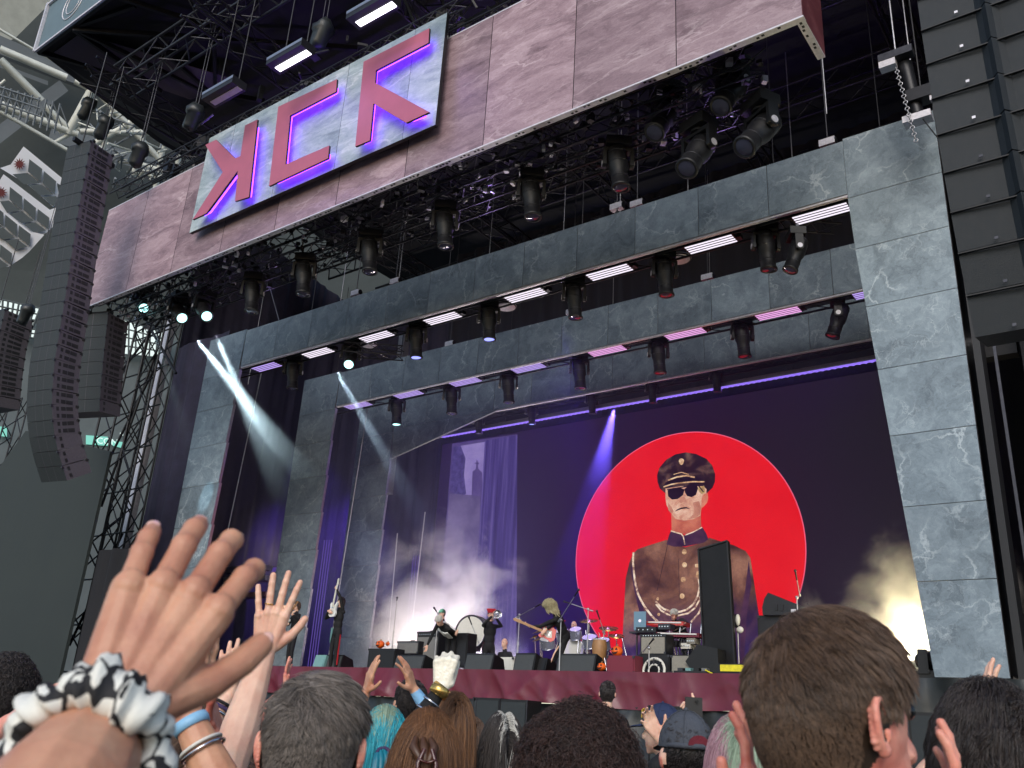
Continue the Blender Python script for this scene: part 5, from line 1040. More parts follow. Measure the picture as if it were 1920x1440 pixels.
p = at(1200, 1164, Y=18.8); t = thing('laptop', 'open blue-grey laptop with a round emblem on its lid beside the keyboards', 'laptop', p); b = MB(); b.box(p, (.30, .015, .42), rz=.1); b.build('lid', 'laptop_grey', t); b = MB(); b.lathe([(0, 0), (.035, 0)], p+[0, -.011, 0], (.1, -1, 0), 14); b.build('lid_emblem', 'led_white', t); b = MB(); b.box(p+[0, .15, -.21], (.30, .28, .02)); b.build('keyboard_base', 'laptop_grey', t)
p = at(1210, 1186, Y=18.8); t = thing('side_table', 'narrow rack table under the laptop', 'table', (p[0], 18.9, ZD)); b = MB(); b.box(p+[0, .15, 0], (.75, .45, .04)); b.build('table_top', 'dark_alu', t)
for q in (-.3, .3): b = MB(); b.tube(p+[q, .15, 0], (p[0]+q, 18.95, ZD), .02, n=6); b.build('leg', 'dark_alu', t)
# tall black panel
t = thing('black_board', 'tall black scratched panel standing tilted in front of the video screen', 'panel', at(1350, 1265, Y=17.9)); b = MB(); P = [at(a, c, Y=17.9) for a, c in ((1310, 1030), (1364, 1014), (1380, 1272), (1322, 1262))]; b.prism(P, (0, .12, 0)); b.build('body', 'black_lacquer', t)
b = MB(); n = 4
for i in range(4): a, c = P[i], P[(i+1) % 4]; b.beam(a+[0, -.01, 0], c+[0, -.01, 0], .03, .05, up=(0, 1, 0))
b.build('frame', 'plastic_charcoal', t)
b = MB(); P = [at(a, c, Y=17.5) for a, c in ((1285, 1240), (1308, 1208), (1345, 1216), (1348, 1262), (1300, 1262))]; b.prism(P, (0, .6, 0)); tag(b.build('stage_monitor', 'plastic_black'), 'black monitor lying tilted against the tall black panel', 'stage monitor', GW)
p = at(1378, 1256, Y=16.9); t = thing('yellow_case', 'low black case with a yellow scribbled front at the foot of the tall panel', 'case', p-[0, 0, .1]); b = MB(); b.box(p, (.75, .3, .2)); b.build('body', 'plastic_black', t); b = MB(); b.box(p+[.05, -.16, .02], (.55, .02, .12)); b.build('yellow_label', 'yellow_tape', t)
p = at(1300, 1262, Y=16.8); t = thing('pedal_board', 'flat pedal board with a yellow cable at the stage edge', 'pedal board', p-[0, 0, .05]); b = MB(); b.box(p, (.7, .3, .06)); b.build('board', 'plastic_charcoal', t)
for k in range(4): b = MB(); b.box(p+[-.25+.17*k, 0, .06], (.11, .14, .06)); b.build('pedal', ['dark_alu', 'teal_case', 'plastic_black', 'amp_grey'][k], t)
b = MB(); b.path([p+[.3, -.1, .05], p+[.42, -.12, .0], p+[.5, -.1, -.03]], .014); b.build('cable', 'yellow_tape', t)
p = at(1226, 1257, Y=17.2); t = thing('drum_hoop', 'round pale headed floor lamp or drum hoop in front of the dark riser cabinet', 'drum hoop', p); b = MB(); b.torus(p, .24, .03, (0, -1, .15), 28, 6); b.torus(p, .12, .02, (0, -1, .15), 20, 6); b.build('hoop', 'drum_skin', t); 
for k in range(8): a = k*math.pi/4; b = MB(); b.tube(p+[.12*math.cos(a), 0, .12*math.sin(a)], p+[.24*math.cos(a), 0, .24*math.sin(a)], .015, n=5); b.build('spoke', 'dark_alu', t)
# flood light at the right: a moving head standing on the deck, turned towards the stage
p = at(1745, 1240, Y=17.0); t = thing('floor_moving_head', 'black moving head lamp standing on the deck at the foot of the right pillar', 'stage light', (p[0], 17, ZD))
b = MB(); b.box((p[0]-.08, 17, ZD+.08), (.34, .34, .14)); b.build('base', 'plastic_black', t); b = MB(); b.box((p[0]-.08, 16.82, ZD+.3), (.16, .05, .4)); b.box((p[0]-.08, 17.18, ZD+.3), (.16, .05, .4)); b.box((p[0]-.08, 17, ZD+.14), (.2, .38, .05)); b.build('yoke', 'plastic_black', t)
b = MB(); b.lathe([(0, -.26), (.10, -.25), (.13, -.2), (.14, 0), (.17, .1), (.18, .22), (.15, .23)], (p[0]+.02, 17, p[2]+.02), (1, -.1, .05), 18); b.torus((p[0]+.06, 17, p[2]+.02), .15, .012, (1, -.1, .05), 18, 5, 1); b.build('head', ['plastic_black', 'dark_alu'], t)
t = thing('flood_light', 'glaring white floor light in the smoke by the right pillar', 'stage light', fl-[0, 0, .15]); b = MB(); b.box(fl+[.1, .1, -.05], (.3, .22, .3)); b.build('housing', 'plastic_black', t); b = MB(); b.box(fl+[0, -.03, .02], (.26, .02, .24)); b.build('lens', 'lamp_warm', t)
# left wing platforms
for (pts, Y, m_, lab) in [([(409, 1062), (500, 1073)], 22, 'alu', 'upper violet lit beam of the left wing platform'), ([(409, 1080), (505, 1096)], 22, 'alu', 'lower violet lit beam of the left wing platform'), ([(519, 1064), (556, 1074)], 24, 'pale_alu', 'upper warm lit beam end of the left wing platform'), ([(515, 1094), (552, 1102)], 24, 'pale_alu', 'lower warm lit beam end of the left wing platform'), ([(440, 1112), (505, 1122)], 23, 'wood', 'yellowish platform edge behind the raised hand'), ([(640, 1088), (683, 1096)], 25, 'dark_alu', 'dim beam behind the guitarist raised arm'), ([(650, 1120), (683, 1125)], 25, 'dark_alu', 'dim lower beam behind the guitarist')]:
    a, c = at(*pts[0], Y=Y), at(*pts[1], Y=Y); c[2] = a[2] = (a[2]+c[2])/2; b = MB(); b.beam(a, c, .5, .18); tag(b.build('platform_beam', m_), lab, 'beam', 'beams of the left wing platform')
b = MB()
for px in (412, 500, 518, 552): p = at(px, 1130, Y=23); b.tube((p[0], 23, ZD), (p[0], 23, ZD+3.2), .04, n=6)
tag(b.build('scaffold_post', 'dark_alu'), 'upright posts of the left wing platform', 'post')
# ================================================================ people: one continuous body each
SKIN = {}
def skinmat(name, base, dark):
    m, t, n, o = newmat(name); L = t.links.new; b = N(t, 'ShaderNodeBsdfPrincipled'); L(b.outputs[0], o.inputs[0]); tc = N(t, 'ShaderNodeTexCoord')
    z = N(t, 'ShaderNodeTexNoise', inputs={'Scale': 28., 'Detail': 6., 'Roughness': .6}); L(tc.outputs['Object'], z.inputs['Vector']); z2 = N(t, 'ShaderNodeTexNoise', inputs={'Scale': 9., 'Detail': 2.}); L(tc.outputs['Object'], z2.inputs['Vector'])
    mx = N(t, 'ShaderNodeMix', data_type='FLOAT', inputs={0: .55}); L(z.outputs[0], mx.inputs[2]); L(z2.outputs[0], mx.inputs[3])
    r = ramp(t, mx.outputs[0], [(.33, dark), (.62, base)]); L(r.outputs[0], b.inputs['Base Color']); b.inputs['Roughness'].default_value = .5
    b.inputs['Subsurface Weight'].default_value = .25; b.inputs['Subsurface Radius'].default_value = (1, .32, .18); b.inputs['Subsurface Scale'].default_value = .006
    z3 = N(t, 'ShaderNodeTexNoise', inputs={'Scale': 160., 'Detail': 3.}); L(tc.outputs['Object'], z3.inputs['Vector']); bp = N(t, 'ShaderNodeBump', inputs={'Strength': .22, 'Distance': .003}); L(z3.outputs[0], bp.inputs['Height']); L(bp.outputs[0], b.inputs['Normal'])
    return m
skinmat('skin_light', lin(226, 188, 164), lin(204, 150, 128)); skinmat('skin_mid', lin(200, 152, 122), lin(170, 112, 88)); skinmat('skin_tan', lin(196, 146, 118), lin(150, 88, 70)); skinmat('skin_ruddy', lin(222, 160, 140), lin(196, 104, 90)); skinmat('skin_brown', lin(130, 86, 62), lin(96, 58, 42))
for n_, c_, r_ in [('cloth_black', (16, 16, 19), .85), ('cloth_navy', (26, 32, 52), .85), ('cloth_maroon', (96, 18, 34), .8), ('cloth_grey', (92, 94, 98), .85), ('cloth_charcoal', (40, 40, 44), .85), ('cloth_white', (206, 206, 204), .8), ('cloth_red', (176, 26, 38), .8), ('cloth_green', (46, 82, 62), .85), ('cloth_denim', (54, 70, 98), .85), ('cloth_purple', (60, 46, 84), .85), ('cloth_blue_stripe', (120, 168, 206), .7), ('sequin', (230, 224, 206), .3), ('eye_black', (14, 12, 12), .2)]:
    pm(n_, lin(*c_)[:3], r_, 0, .18, 12, bump=.25, bscale=60)
def capsule_mesh(parts):
    """parts: (a, b, ra, rb) tapered capsules -> vertices, faces of separate closed shells"""
    V = []; F = []
    for a, b_, ra, rb in parts:
        a = np.array(a, float); b_ = np.array(b_, float); d = b_-a; L = np.linalg.norm(d); d = d/L if L > 1e-9 else np.array([0, 0, 1.]); x = nrm(np.cross(d, (0, 0, 1) if abs(d[2]) < .9 else (1, 0, 0))); y = np.cross(d, x); n = 12
        rings = [(-ra*.98, ra*.18), (-ra*.75, ra*.66), (-ra*.4, ra*.92), (0, ra), (L, rb), (L+rb*.4, rb*.92), (L+rb*.75, rb*.66), (L+rb*.98, rb*.18)]
        k0 = len(V)
        for h, r in rings:
            for i in range(n): t_ = 2*math.pi*i/n; V.append(a+d*h+(x*math.cos(t_)+y*math.sin(t_))*r)
        for j in range(len(rings)-1):
            for i in range(n): F.append((k0+j*n+i, k0+j*n+(i+1) % n, k0+(j+1)*n+(i+1) % n, k0+(j+1)*n+i))
        F.append(tuple(k0+i for i in range(n-1, -1, -1))); F.append(tuple(k0+(len(rings)-1)*n+i for i in range(n)))
    return V, F
def ellipsoid(c, r, R=None, nu=18, nv=12):
    m = MB(); m.ball(c, r, 0, nu, nv, R); return m.v, m.f
def fuse(name, shells, voxel, smooth=4, factor=.6):
    """voxel-union of closed shells into one continuous smooth surface"""
    V = []; F = []
    for v, f in shells:
        k = len(V); V.extend([tuple(p) for p in v]); F.extend([tuple(i+k for i in q) for q in f])
    me = bpy.data.meshes.new('tmp'); me.from_pydata(V, [], F); o = bpy.data.objects.new('tmp', me); COL.objects.link(o)
    bm = bmesh.new(); bm.from_mesh(me); bmesh.ops.recalc_face_normals(bm, faces=bm.faces); bm.to_mesh(me); bm.free()
    r = o.modifiers.new('r', 'REMESH'); r.mode = 'VOXEL'; r.voxel_size = voxel; r.use_smooth_shade = True
    s = o.modifiers.new('s', 'SMOOTH'); s.iterations = smooth; s.factor = factor
    dg = bpy.context.evaluated_depsgraph_get(); out = bpy.data.meshes.new_from_object(o.evaluated_get(dg)); out.name = name
    bpy.data.objects.remove(o); bpy.data.meshes.remove(me); return out
def paint(me, segs, mats):
    """material zones: every face takes the material of the nearest bone segment (a, b, radius, mat)"""
    n = len(me.polygons); co = np.zeros(n*3); me.polygons.foreach_get('center', co); co = co.reshape(-1, 3); best = np.full(n, 1e9); mi = np.zeros(n, int)
    for a, b_, r, m in segs:
        a = np.array(a, float); b_ = np.array(b_, float); d = b_-a; L2 = max(d@d, 1e-9); t_ = np.clip(((co-a)@d)/L2, 0, 1); ds = np.linalg.norm(co-(a+t_[:, None]*d), axis=1)-r
        k = ds < best; best[k] = ds[k]; mi[k] = m
    for m in mats: me.materials.append(MATS[m])
    me.polygons.foreach_set('material_index', mi); me.polygons.foreach_set('use_smooth', [True]*n); me.update()
def hand_parts(W, fdir, palm, s=1., spread=1., curl=(0, 0, 0, 0), thumb=(.9, .35), side=1, fist=False, fl=1.):
    """capsules of a hand: W wrist, fdir towards the fingers, palm the palm's normal, side +1 when the thumb lies towards cross(fdir, palm)"""
    f = nrm(fdir); p = nrm(np.array(palm)-f*(np.array(palm)@f)); u = np.cross(f, p)*side; W = np.array(W, float); P = []
    def add(a, b_, ra, rb): P.append((a, b_, ra*s, rb*s))
    base = [W+(f*.088+u*.030)*s, W+(f*.094+u*.009)*s, W+(f*.090-u*.013)*s, W+(f*.080-u*.033)*s]
    for k, bs in enumerate(base):
        add(W+(u*(.014-.010*k)+f*.008)*s, bs, .0145, .0125); add(W+(u*(.014-.010*k)+f*.02-p*-.003)*s, bs+p*.004*s, .013, .011)
    add(W+(f*.03+u*.02+p*.006)*s, W+(f*.055+u*.026+p*.008)*s, .015, .012)
    add(W+(f*.03-u*.02+p*.006)*s, W+(f*.07-u*.028+p*.004)*s, .014, .011)
    Ls = [tuple(l*fl for l in q) for q in ((.043, .026, .021), (.047, .030, .023), (.044, .028, .022), (.034, .021, .019))]; sp = [.17, .04, -.09, -.25]
    tips = []
    for k in range(4):
        a = base[k]; add(a-p*.0035*s, a-p*.0035*s+f*.002*s, .0118, .0112); ang = sp[k]*spread; c_ = curl[k] if not fist else 1.45; d = f*math.cos(ang)+u*math.sin(ang); r = [.0102, .0106, .0103, .0092][k]; tot = 0
        for j, l in enumerate(Ls[k]):
            tot += c_*(.75 if j == 0 else 1.0); dd = d*math.cos(tot)+p*math.sin(tot); e = a+dd*l*s; add(a, e, r*(1-.07*j)*.97, r*(1-.07*(j+1))*.97); add(e-p*.001*s, e-p*.001*s+dd*.001*s, r*(1-.07*j)*.97, r*(1-.07*j)*.97) if j < 2 else None; a = e
        tips.append((a, dd, r*.8))
    tb = W+(f*.022+u*.026+p*.008)*s; d1 = nrm(f*math.cos(thumb[0])+u*math.sin(thumb[0])+p*thumb[1]); a = tb+d1*.036*s*fl; add(tb-d1*.005*s, a, .0155, .0125); d2 = nrm(d1*.92+f*.35); e = a+d2*.029*s*fl; add(a, e, .0118, .0105); d3 = nrm(d2*.9+f*.35); e2 = e+d3*.022*s*fl; add(e, e2, .0108, .0094); tips.append((e2, d3, .009))
    return P, tips
def ik(S, W, l1, l2, hint):
    S = np.array(S, float); W = np.array(W, float); d = W-S; L = np.linalg.norm(d); d = d/max(L, 1e-6); L = min(L, (l1+l2)*.999); x = (l1*l1-l2*l2+L*L)/(2*L); h = math.sqrt(max(0, l1*l1-x*x)); q = np.array(hint, float); q = nrm(q-d*(q@d)); return S+d*x+q*h
def rotz(v, a): c, s = math.cos(a), math.sin(a); return np.array([v[0]*c-v[1]*s, v[0]*s+v[1]*c, v[2]])

HR = {}
def hairmat(name, c1, c2, rough=.42):
    m, t, n, o = newmat(name); L = t.links.new; b = N(t, 'ShaderNodeBsdfPrincipled'); L(b.outputs[0], o.inputs[0]); hi = N(t, 'ShaderNodeHairInfo'); tc = N(t, 'ShaderNodeTexCoord')
    z = N(t, 'ShaderNodeTexNoise', inputs={'Scale': 14., 'Detail': 3.}); L(tc.outputs['Object'], z.inputs['Vector'])
    ad = N(t, 'ShaderNodeMath', operation='MULTIPLY_ADD', inputs={1: .7}); L(hi.outputs['Random'], ad.inputs[0]); mz = N(t, 'ShaderNodeMath', operation='MULTIPLY', inputs={1: .35}); L(z.outputs[0], mz.inputs[0]); L(mz.outputs[0], ad.inputs[2])
    r = ramp(t, ad.outputs[0], [(.1, c1), (.95, c2)]); L(r.outputs[0], b.inputs['Base Color']); b.inputs['Roughness'].default_value = rough; b.inputs['Specular IOR Level'].default_value = .45; b.inputs['Anisotropic'].default_value = .4
    return m
hairmat('hair_brown', lin(36, 27, 21), lin(112, 88, 70)); hairmat('hair_dark', lin(18, 15, 15), lin(58, 50, 48)); hairmat('hair_greybrown', lin(38, 34, 32), lin(136, 126, 118)); hairmat('hair_auburn', lin(62, 38, 24), lin(138, 96, 62)); hairmat('hair_turquoise', lin(10, 92, 112), lin(58, 190, 206)); hairmat('hair_curly', lin(22, 15, 14), lin(70, 48, 42)); hairmat('hair_blondegrey', lin(120, 112, 84), lin(196, 186, 150)); hairmat('hair_long', lin(44, 32, 26), lin(110, 84, 66)); hairmat('hair_pink', lin(130, 90, 104), lin(186, 150, 160)); hairmat('hair_greenish', lin(96, 118, 100), lin(170, 190, 166)); hairmat('hair_white', lin(140, 138, 134), lin(220, 218, 210))
def strands(name, mat, parent, P, rad):
    """P: (n, k, 3) world points -> one hair-curve object"""
    n, k, _ = P.shape; cu = bpy.data.hair_curves.new(name); cu.add_curves([k]*n); off = wloc(parent) if parent is not None else np.zeros(3)
    cu.points.foreach_set('position', (P-off).astype('f').ravel()); R = np.tile(rad*np.concatenate([np.ones(k-2), [.7, .2]]), n).astype('f')
    a = cu.attributes.get('radius') or cu.attributes.new('radius', 'FLOAT', 'POINT'); a.data.foreach_set('value', R)
    cu.materials.append(MATS[mat]); o = bpy.data.objects.new(name, cu); COL.objects.link(o); o.parent = parent; return o
try: SC.cycles_curves.shape = 'RIBBONS'
except Exception: pass
def wob(p, s=1.0, ph=0.):
    """cheap smooth vector noise of points (n,3)"""
    x, y, z = p[:, 0]*s+ph, p[:, 1]*s+ph*1.7, p[:, 2]*s-ph
    return np.stack([np.sin(1.7*y+2.3*z)+.6*np.sin(3.9*z-2.1*x+1), np.sin(1.9*z+2.1*x+2)+.6*np.sin(4.3*x-1.7*y), np.sin(2.3*x+1.8*y+4)+.6*np.sin(4.1*y-2.6*z+2)], 1)/1.6
def hairline(y): return np.where(y < -.35, -.78, np.where(y < .15, -.78+(y+.35)/.5*.62, np.where(y < .8, -.16+(y-.15)/.65*.74, .58)))
def make_hair(parent, C, Rm, sc, kind, mat, n, length, rad, seed=1, part=None, k=None, volume=1.0, whorl=(.12, -.55, .8), white=None, ry=1.0):
    """Rm: columns right, forward, up of the head; kind: short / long / curly / wavy / bun"""
    rg = np.random.default_rng(seed); R = np.array([.079, .098, .117])*sc*np.array([1, ry, 1])
    u = rg.normal(size=(int(n*2.4), 3)); u /= np.linalg.norm(u, axis=1)[:, None]; u = u[(u[:, 2] > hairline(u[:, 1])) & ~((np.abs(u[:, 0]) > .78) & (u[:, 1] > -.30) & (u[:, 1] < .34) & (u[:, 2] < (.02 if kind == 'short' else -9)))][:n]; n = len(u)
    P0 = u*R; k = k or {'short': 7, 'long': 20, 'curly': 18, 'wavy': 14, 'bun': 14}[kind]; out = np.zeros((n, k, 3)); wv = nrm(whorl)
    if part is not None: tan = np.stack([np.sign(u[:, 0]-part)*1.0, -.25-0*u[:, 0], -.2+0*u[:, 0]], 1)
    else: tan = u-wv+np.cross(u, wv)*.55
    if kind == 'bun': tan = np.array([0, -1.05, -.15])-u*.9
    cl = wob(u, 9., seed); tan = tan+cl*(.42 if kind == 'short' else .16)+(wob(u, 22., seed+2)*.22 if kind == 'short' else 0)+rg.normal(size=(n, 3))*.10
    tan -= u*(tan*u).sum(1)[:, None]; tan /= np.linalg.norm(tan, axis=1)[:, None]+1e-9
    L = length*(1+.22*rg.normal(size=n)*.6+.12*cl[:, 0]); L = np.clip(L, length*.45, length*1.5)[:, None]; st = L/(k-1); out[:, 0] = P0*.985; p = P0.copy(); d = tan.copy(); g = np.array([0, 0, -1.])
    if kind == 'short':
        nape = np.clip((.62-u[:, 2])/.75, 0, 1)[:, None]; st = st*(1-.84*nape); lift = (.55*(1-.6*nape))*volume
        for j in range(1, k):
            nn = p/R; nn /= np.linalg.norm(nn, axis=1)[:, None]; dd = d*1.0+nn*lift*(1-j/k*.9)+g*.12; dd -= 0; dd /= np.linalg.norm(dd, axis=1)[:, None]; p = p+dd*st; q = np.linalg.norm(p/R, axis=1)[:, None]; p = np.where(q < 1.03, p/q*1.03, p); out[:, j] = p; d = d*.9+dd*.1
            nn2 = p/np.linalg.norm(p, axis=1)[:, None]; d = d-nn2*(d*nn2).sum(1)[:, None]; d /= np.linalg.norm(d, axis=1)[:, None]
    elif kind in ('long', 'wavy', 'bun'):
        target = np.array([0, -R[1]*1.25, -.05*sc]) if kind == 'bun' else None; wf = rg.uniform(0, 6.28, n); amp = {'long': .0012, 'wavy': .006, 'bun': .001}[kind]; lay = 1.03+.13*volume*rg.random(n)[:, None]
        for j in range(1, k):
            nn = p/R; q = np.linalg.norm(nn, axis=1)[:, None]; nn /= q; w_ = min(1, j/(k*.45))
            if kind == 'bun':
                to = target-p; ds = np.linalg.norm(to, axis=1)[:, None]; dd = to/np.maximum(ds, .01)*.9+d*.3
            else: dd = d*(1-w_)+g*(.25+w_)+nn*.10*volume
            dd /= np.linalg.norm(dd, axis=1)[:, None]; p = p+dd*st; q = np.linalg.norm(p/R, axis=1)[:, None]; p = np.where(q < lay, p/q*lay, p); out[:, j] = p; d = dd
        ar = np.arange(k)[None, :]; ff = {'long': .5, 'wavy': 1.0, 'bun': .4}[kind]; cph = wf*.12+wob(u, 5., seed)[:, 0]*3
        out[:, :, 0] += amp*np.sin(ar*ff+cph[:, None])*ar/k*2; out[:, :, 1] += amp*np.cos(ar*ff*1.1+cph[:, None]*1.3)*ar/k*2; out[:, :, 2] += amp*.6*np.sin(ar*ff*.9+cph[:, None]*.7)
    elif kind == 'curly':
        ax = u+.35*wob(u, 4., seed)+rg.normal(size=(n, 3))*.25+np.array([0, 0, -.25]); ax /= np.linalg.norm(ax, axis=1)[:, None]
        e1 = np.cross(ax, rg.normal(size=(n, 3))); e1 /= np.linalg.norm(e1, axis=1)[:, None]; e2 = np.cross(ax, e1); ph = rg.uniform(0, 6.28, n); rr = (.007+.006*rg.random(n))
        for j in range(1, k):
            s_ = j/(k-1); a = ph+j*1.25; out[:, j] = P0+ax*L*s_*(1-.25*s_)+(e1*np.cos(a)[:, None]+e2*np.sin(a)[:, None])*rr[:, None]*min(1, s_*3)+np.array([0, 0, -1.])*(s_**2)*L*.22
    m_g = max(8, n//{'short': 11, 'long': 22, 'wavy': 26, 'bun': 26, 'curly': 12}[kind]); gi = rg.choice(n, m_g, replace=False); near = np.empty(n, int)
    for a_ in range(0, n, 4000): near[a_:a_+4000] = np.argmax(u[a_:a_+4000]@u[gi].T+.0, axis=1)
    G_ = out[gi][near]; off_ = (out[:, :1]-G_[:, :1]); wt = (np.linspace(0, 1, k)**1.2*{'short': .58, 'long': .55, 'wavy': .8, 'bun': .5, 'curly': .25}[kind])[None, :, None]; out = out*(1-wt)+(G_+off_*.35)*wt
    Wd = out@np.array(Rm).T+np.array(C)
    if white is None: return strands('hair', mat, parent, Wd, rad)
    m_ = white[0](u); strands('hair', mat, parent, Wd[~m_], rad); return strands('hair_streak', white[1], parent, Wd[m_], rad)

def person(label, C, yaw, skin='skin_light', top='cloth_black', legs='cloth_denim', arms={}, hair=None, z0=0., s=1.0, tilt=(0, 0), vox=.008, hv=.0035, sleeve=.5, lean=None, pose=None, name='person', group=None, legpose=None, width=1.0, face=True, stripe=None, hairbase='hair_dark', hs=1.0, fine_ears=False):
    """C: centre of the skull; yaw: heading of the face; arms: {side: dict(W, f, p, ...)} with side -1 left, +1 right"""
    C = np.array(C, float); f = np.array([-math.sin(yaw), math.cos(yaw), 0]); r = np.array([math.cos(yaw), math.sin(yaw), 0]); up = np.array([0, 0, 1.])
    tx, ty = tilt; fh = nrm(f*math.cos(tx)+up*math.sin(tx)); uh = nrm(up*math.cos(tx)-f*math.sin(tx)); rh = np.cross(fh, uh); rh, uh = nrm(rh*math.cos(ty)+uh*math.sin(ty)), nrm(uh*math.cos(ty)-rh*math.sin(ty)); Rm = np.array([rh, fh, uh]).T
    def H(x, y, z): return C+Rm@np.array([x, y, z])*s
    ln = np.array(lean if lean is not None else (0, 0, 0), float)          # hips offset from below the neck
    Nk = H(0, -.03, -.20); Hip = Nk+ln+np.array([0, 0, -.62*s]) if lean is None or abs(ln[2]) < 1e-6 else Nk+ln
    ud = nrm(Nk-Hip); fwd = nrm(f-ud*(f@ud)); rr = np.cross(fwd, ud); rr = nrm(rr)
    def T(x, y, z): return Nk+(rr*x+fwd*y+ud*z)*s                          # torso frame, z measured down the spine from the neck
    hipz = Hip[2]; P = []; S = []; E = []
    def cap(a, b_, ra, rb, m=None): P.append((a, b_, ra*s, rb*s)); (S.append((a, b_, max(ra, rb)*s, m)) if m is not None else None)
    # head
    E.append(ellipsoid(H(0, -.004, 0), np.array([.076, .096, .113])*s*hs, Rm)); S.append((H(0, 0, .02), H(0, 0, .02), .11*s, 0)); E.append(ellipsoid(H(0, .028, -.062), np.array([.058, .066, .068])*s, Rm)); S.append((H(0, .02, -.07), H(0, .02, -.07), .075*s, 0))
    cap(H(0, .092, -.008), H(0, .112, -.048), .010, .014); cap(H(-.016, .098, -.047), H(.016, .098, -.047), .009, .009); cap(H(-.034, .082, .020), H(.034, .082, .020), .012, .012); cap(H(-.02, .088, -.080), H(.02, .088, -.080), .0085, .0085); cap(H(-.017, .087, -.092), H(.017, .087, -.092), .009, .009); cap(H(0, .078, -.118), H(0, .07, -.12), .018, .016)
    for q in (() if fine_ears else (-1, 1)):
        E.append(ellipsoid(H(q*.083, -.006, -.020), np.array([.012, .023, .037])*s, Rm@np.array(Matrix.Rotation(q*.35, 3, 'Z')))); cap(H(q*.078, -.006, -.045), H(q*.080, .0, -.05), .010, .008); S.append((H(q*.08, 0, -.02), H(q*.08, 0, -.03), .035*s, 4))
    cap(H(0, -.022, -.08), Nk, .056, .060, 0)
    # torso
    cap(T(-.165, -.01, -.085), T(.165, -.01, -.085), .058*width, .058*width, 1); cap(T(0, -.01, -.02), T(0, -.01, -.09), .062, .09, 1)
    RT = np.array([rr, fwd, ud]).T
    for z_, rad_ in [(-.22, (.170*width, .112, .19)), (-.42, (.150*width, .105, .18)), (-.60, (.160*width, .115, .15))]: E.append(ellipsoid(T(0, .0, z_), np.array(rad_)*s, RT))
    S.append((T(0, 0, -.12), T(0, 0, -.60), .16*s, 1)); S.append((T(-.17, 0, -.09), T(.17, 0, -.09), .06*s, 1))
    # legs
    fl_ = []
    for q in (-1, 1):
        hp = T(q*.085, 0, -.64); lp = (legpose or {}).get(q)
        if lp: kn, an = np.array(lp[0], float), np.array(lp[1], float)
        else: an = np.array([hp[0], hp[1], z0+.07*s])+r*q*.03; kn = (hp+an)/2+f*.03
        cap(hp, kn, .088, .060, 2); cap(kn, an, .060, .042, 2); ft = f if not lp or len(lp) < 3 else np.array(lp[2]); cap(an+[0, 0, -.02], an+ft*.15*s+[0, 0, -.035], .042, .034, 3)
    # arms
    M_ = []
    if fine_ears:
        for q in (-1, 1):
            eo = H(q*.0765, -.004, -.018); ex = Rm@nrm(np.array([q*.45, -.9, 0])); ez = Rm@np.array([0, 0, 1.]); en = nrm(np.cross(ex, ez)); en = en if en@(Rm@np.array([q, 0, 0])) > 0 else -en; S.append((eo+ex*.01*s, eo+ex*.02*s, .045*s, 4))
            def e_(a, c, o_=0.): return eo+(ex*a+ez*c+en*o_)*s*.88
            hx = [(.0, .020), (.004, .031), (.013, .037), (.023, .035), (.029, .026), (.030, .012), (.027, -.002), (.021, -.014), (.013, -.025), (.004, -.027)]; pr = [(e_(*hx[i], .004), e_(*hx[i+1], .004), .0042*s, .0042*s) for i in range(9)]
            pr += [(e_(.006, -.022, .002), e_(.010, -.024, .002), .0075*s, .0075*s), (e_(-.001, -.002, .006), e_(-.001, -.010, .006), .0045*s, .004*s), (e_(.012, .024), e_(.018, .006, .002), .0035*s, .0035*s), (e_(.018, .006, .002), e_(.012, -.012, .002), .0035*s, .0035*s), (e_(-.006, .018, -.004), e_(0, .02), .007*s, .004*s), (e_(-.006, -.02, -.004), e_(.004, -.022), .007*s, .006*s)]
            for a in np.linspace(-.004, .026, 6):
                for c in np.linspace(-.020, .030, 8):
                    if ((a-.012)/.018)**2+((c-.006)/.031)**2 < 1: pr.append((e_(a, c, -.003), e_(a+.001, c, -.003), .0042*s, .0042*s))
            M_.append((pr, .0016))
    l1, l2 = .30*s, .265*s; finger = []
    for q in (-1, 1):
        sh = T(q*.175*width, -.01, -.085); A = arms.get(q)
        if A is None: A = dict(W=T(q*.24, .06, -.60), f=-ud+fwd*.2, p=-q*rr, lo=True)
        W = np.array(A['W'], float); dist = np.linalg.norm(W-sh); mx_ = (l1+l2)*.985
        if dist > mx_: sh = sh+nrm(W-sh)*min(dist-mx_, .18*s); k_ = max(1., np.linalg.norm(W-sh)/mx_)
        else: k_ = 1.
        el = np.array(A['E'], float) if 'E' in A else ik(sh, W, l1*k_, l2*k_, A.get('hint', rr*q*.6-ud*.7-fwd*.3)); slv = A.get('sleeve', sleeve)
        cap(sh, el, .054, .042); sp_ = sh+(el-sh)*min(1, slv*2); S.append((sh, sp_, .05*s, 1))
        if slv < .5: S.append((sp_+(el-sh)*.02, el, .044*s, 0))
        fr = [(el, el+(W-el)*.35, .043*s, .044*s), (el+(W-el)*.35, W-(W-el)*.02, .044*s, .0275*s)]
        if slv > .5: se = el+(W-el)*min(1., (slv-.5)*2); S.append((el, se, .044*s, 1)); S.append((se+(W-el)*.03, W, .03*s, 0)) if slv < .98 else None
        else: S.append((el, W, .035*s, 0))
        hp_, tips = hand_parts(W, A['f'], A['p'], s*A.get('hs', 1.0), A.get('spread', 1.), A.get('curl', (.15, .15, .2, .25)), A.get('thumb', (.9, .35)), A.get('side', q), A.get('fist', False), A.get('fl', 1.)); hw = W+nrm(A['f'])*.1*s; S.append((W+nrm(A['f'])*.03*s, hw, .06*s, A.get('hm', 5)))
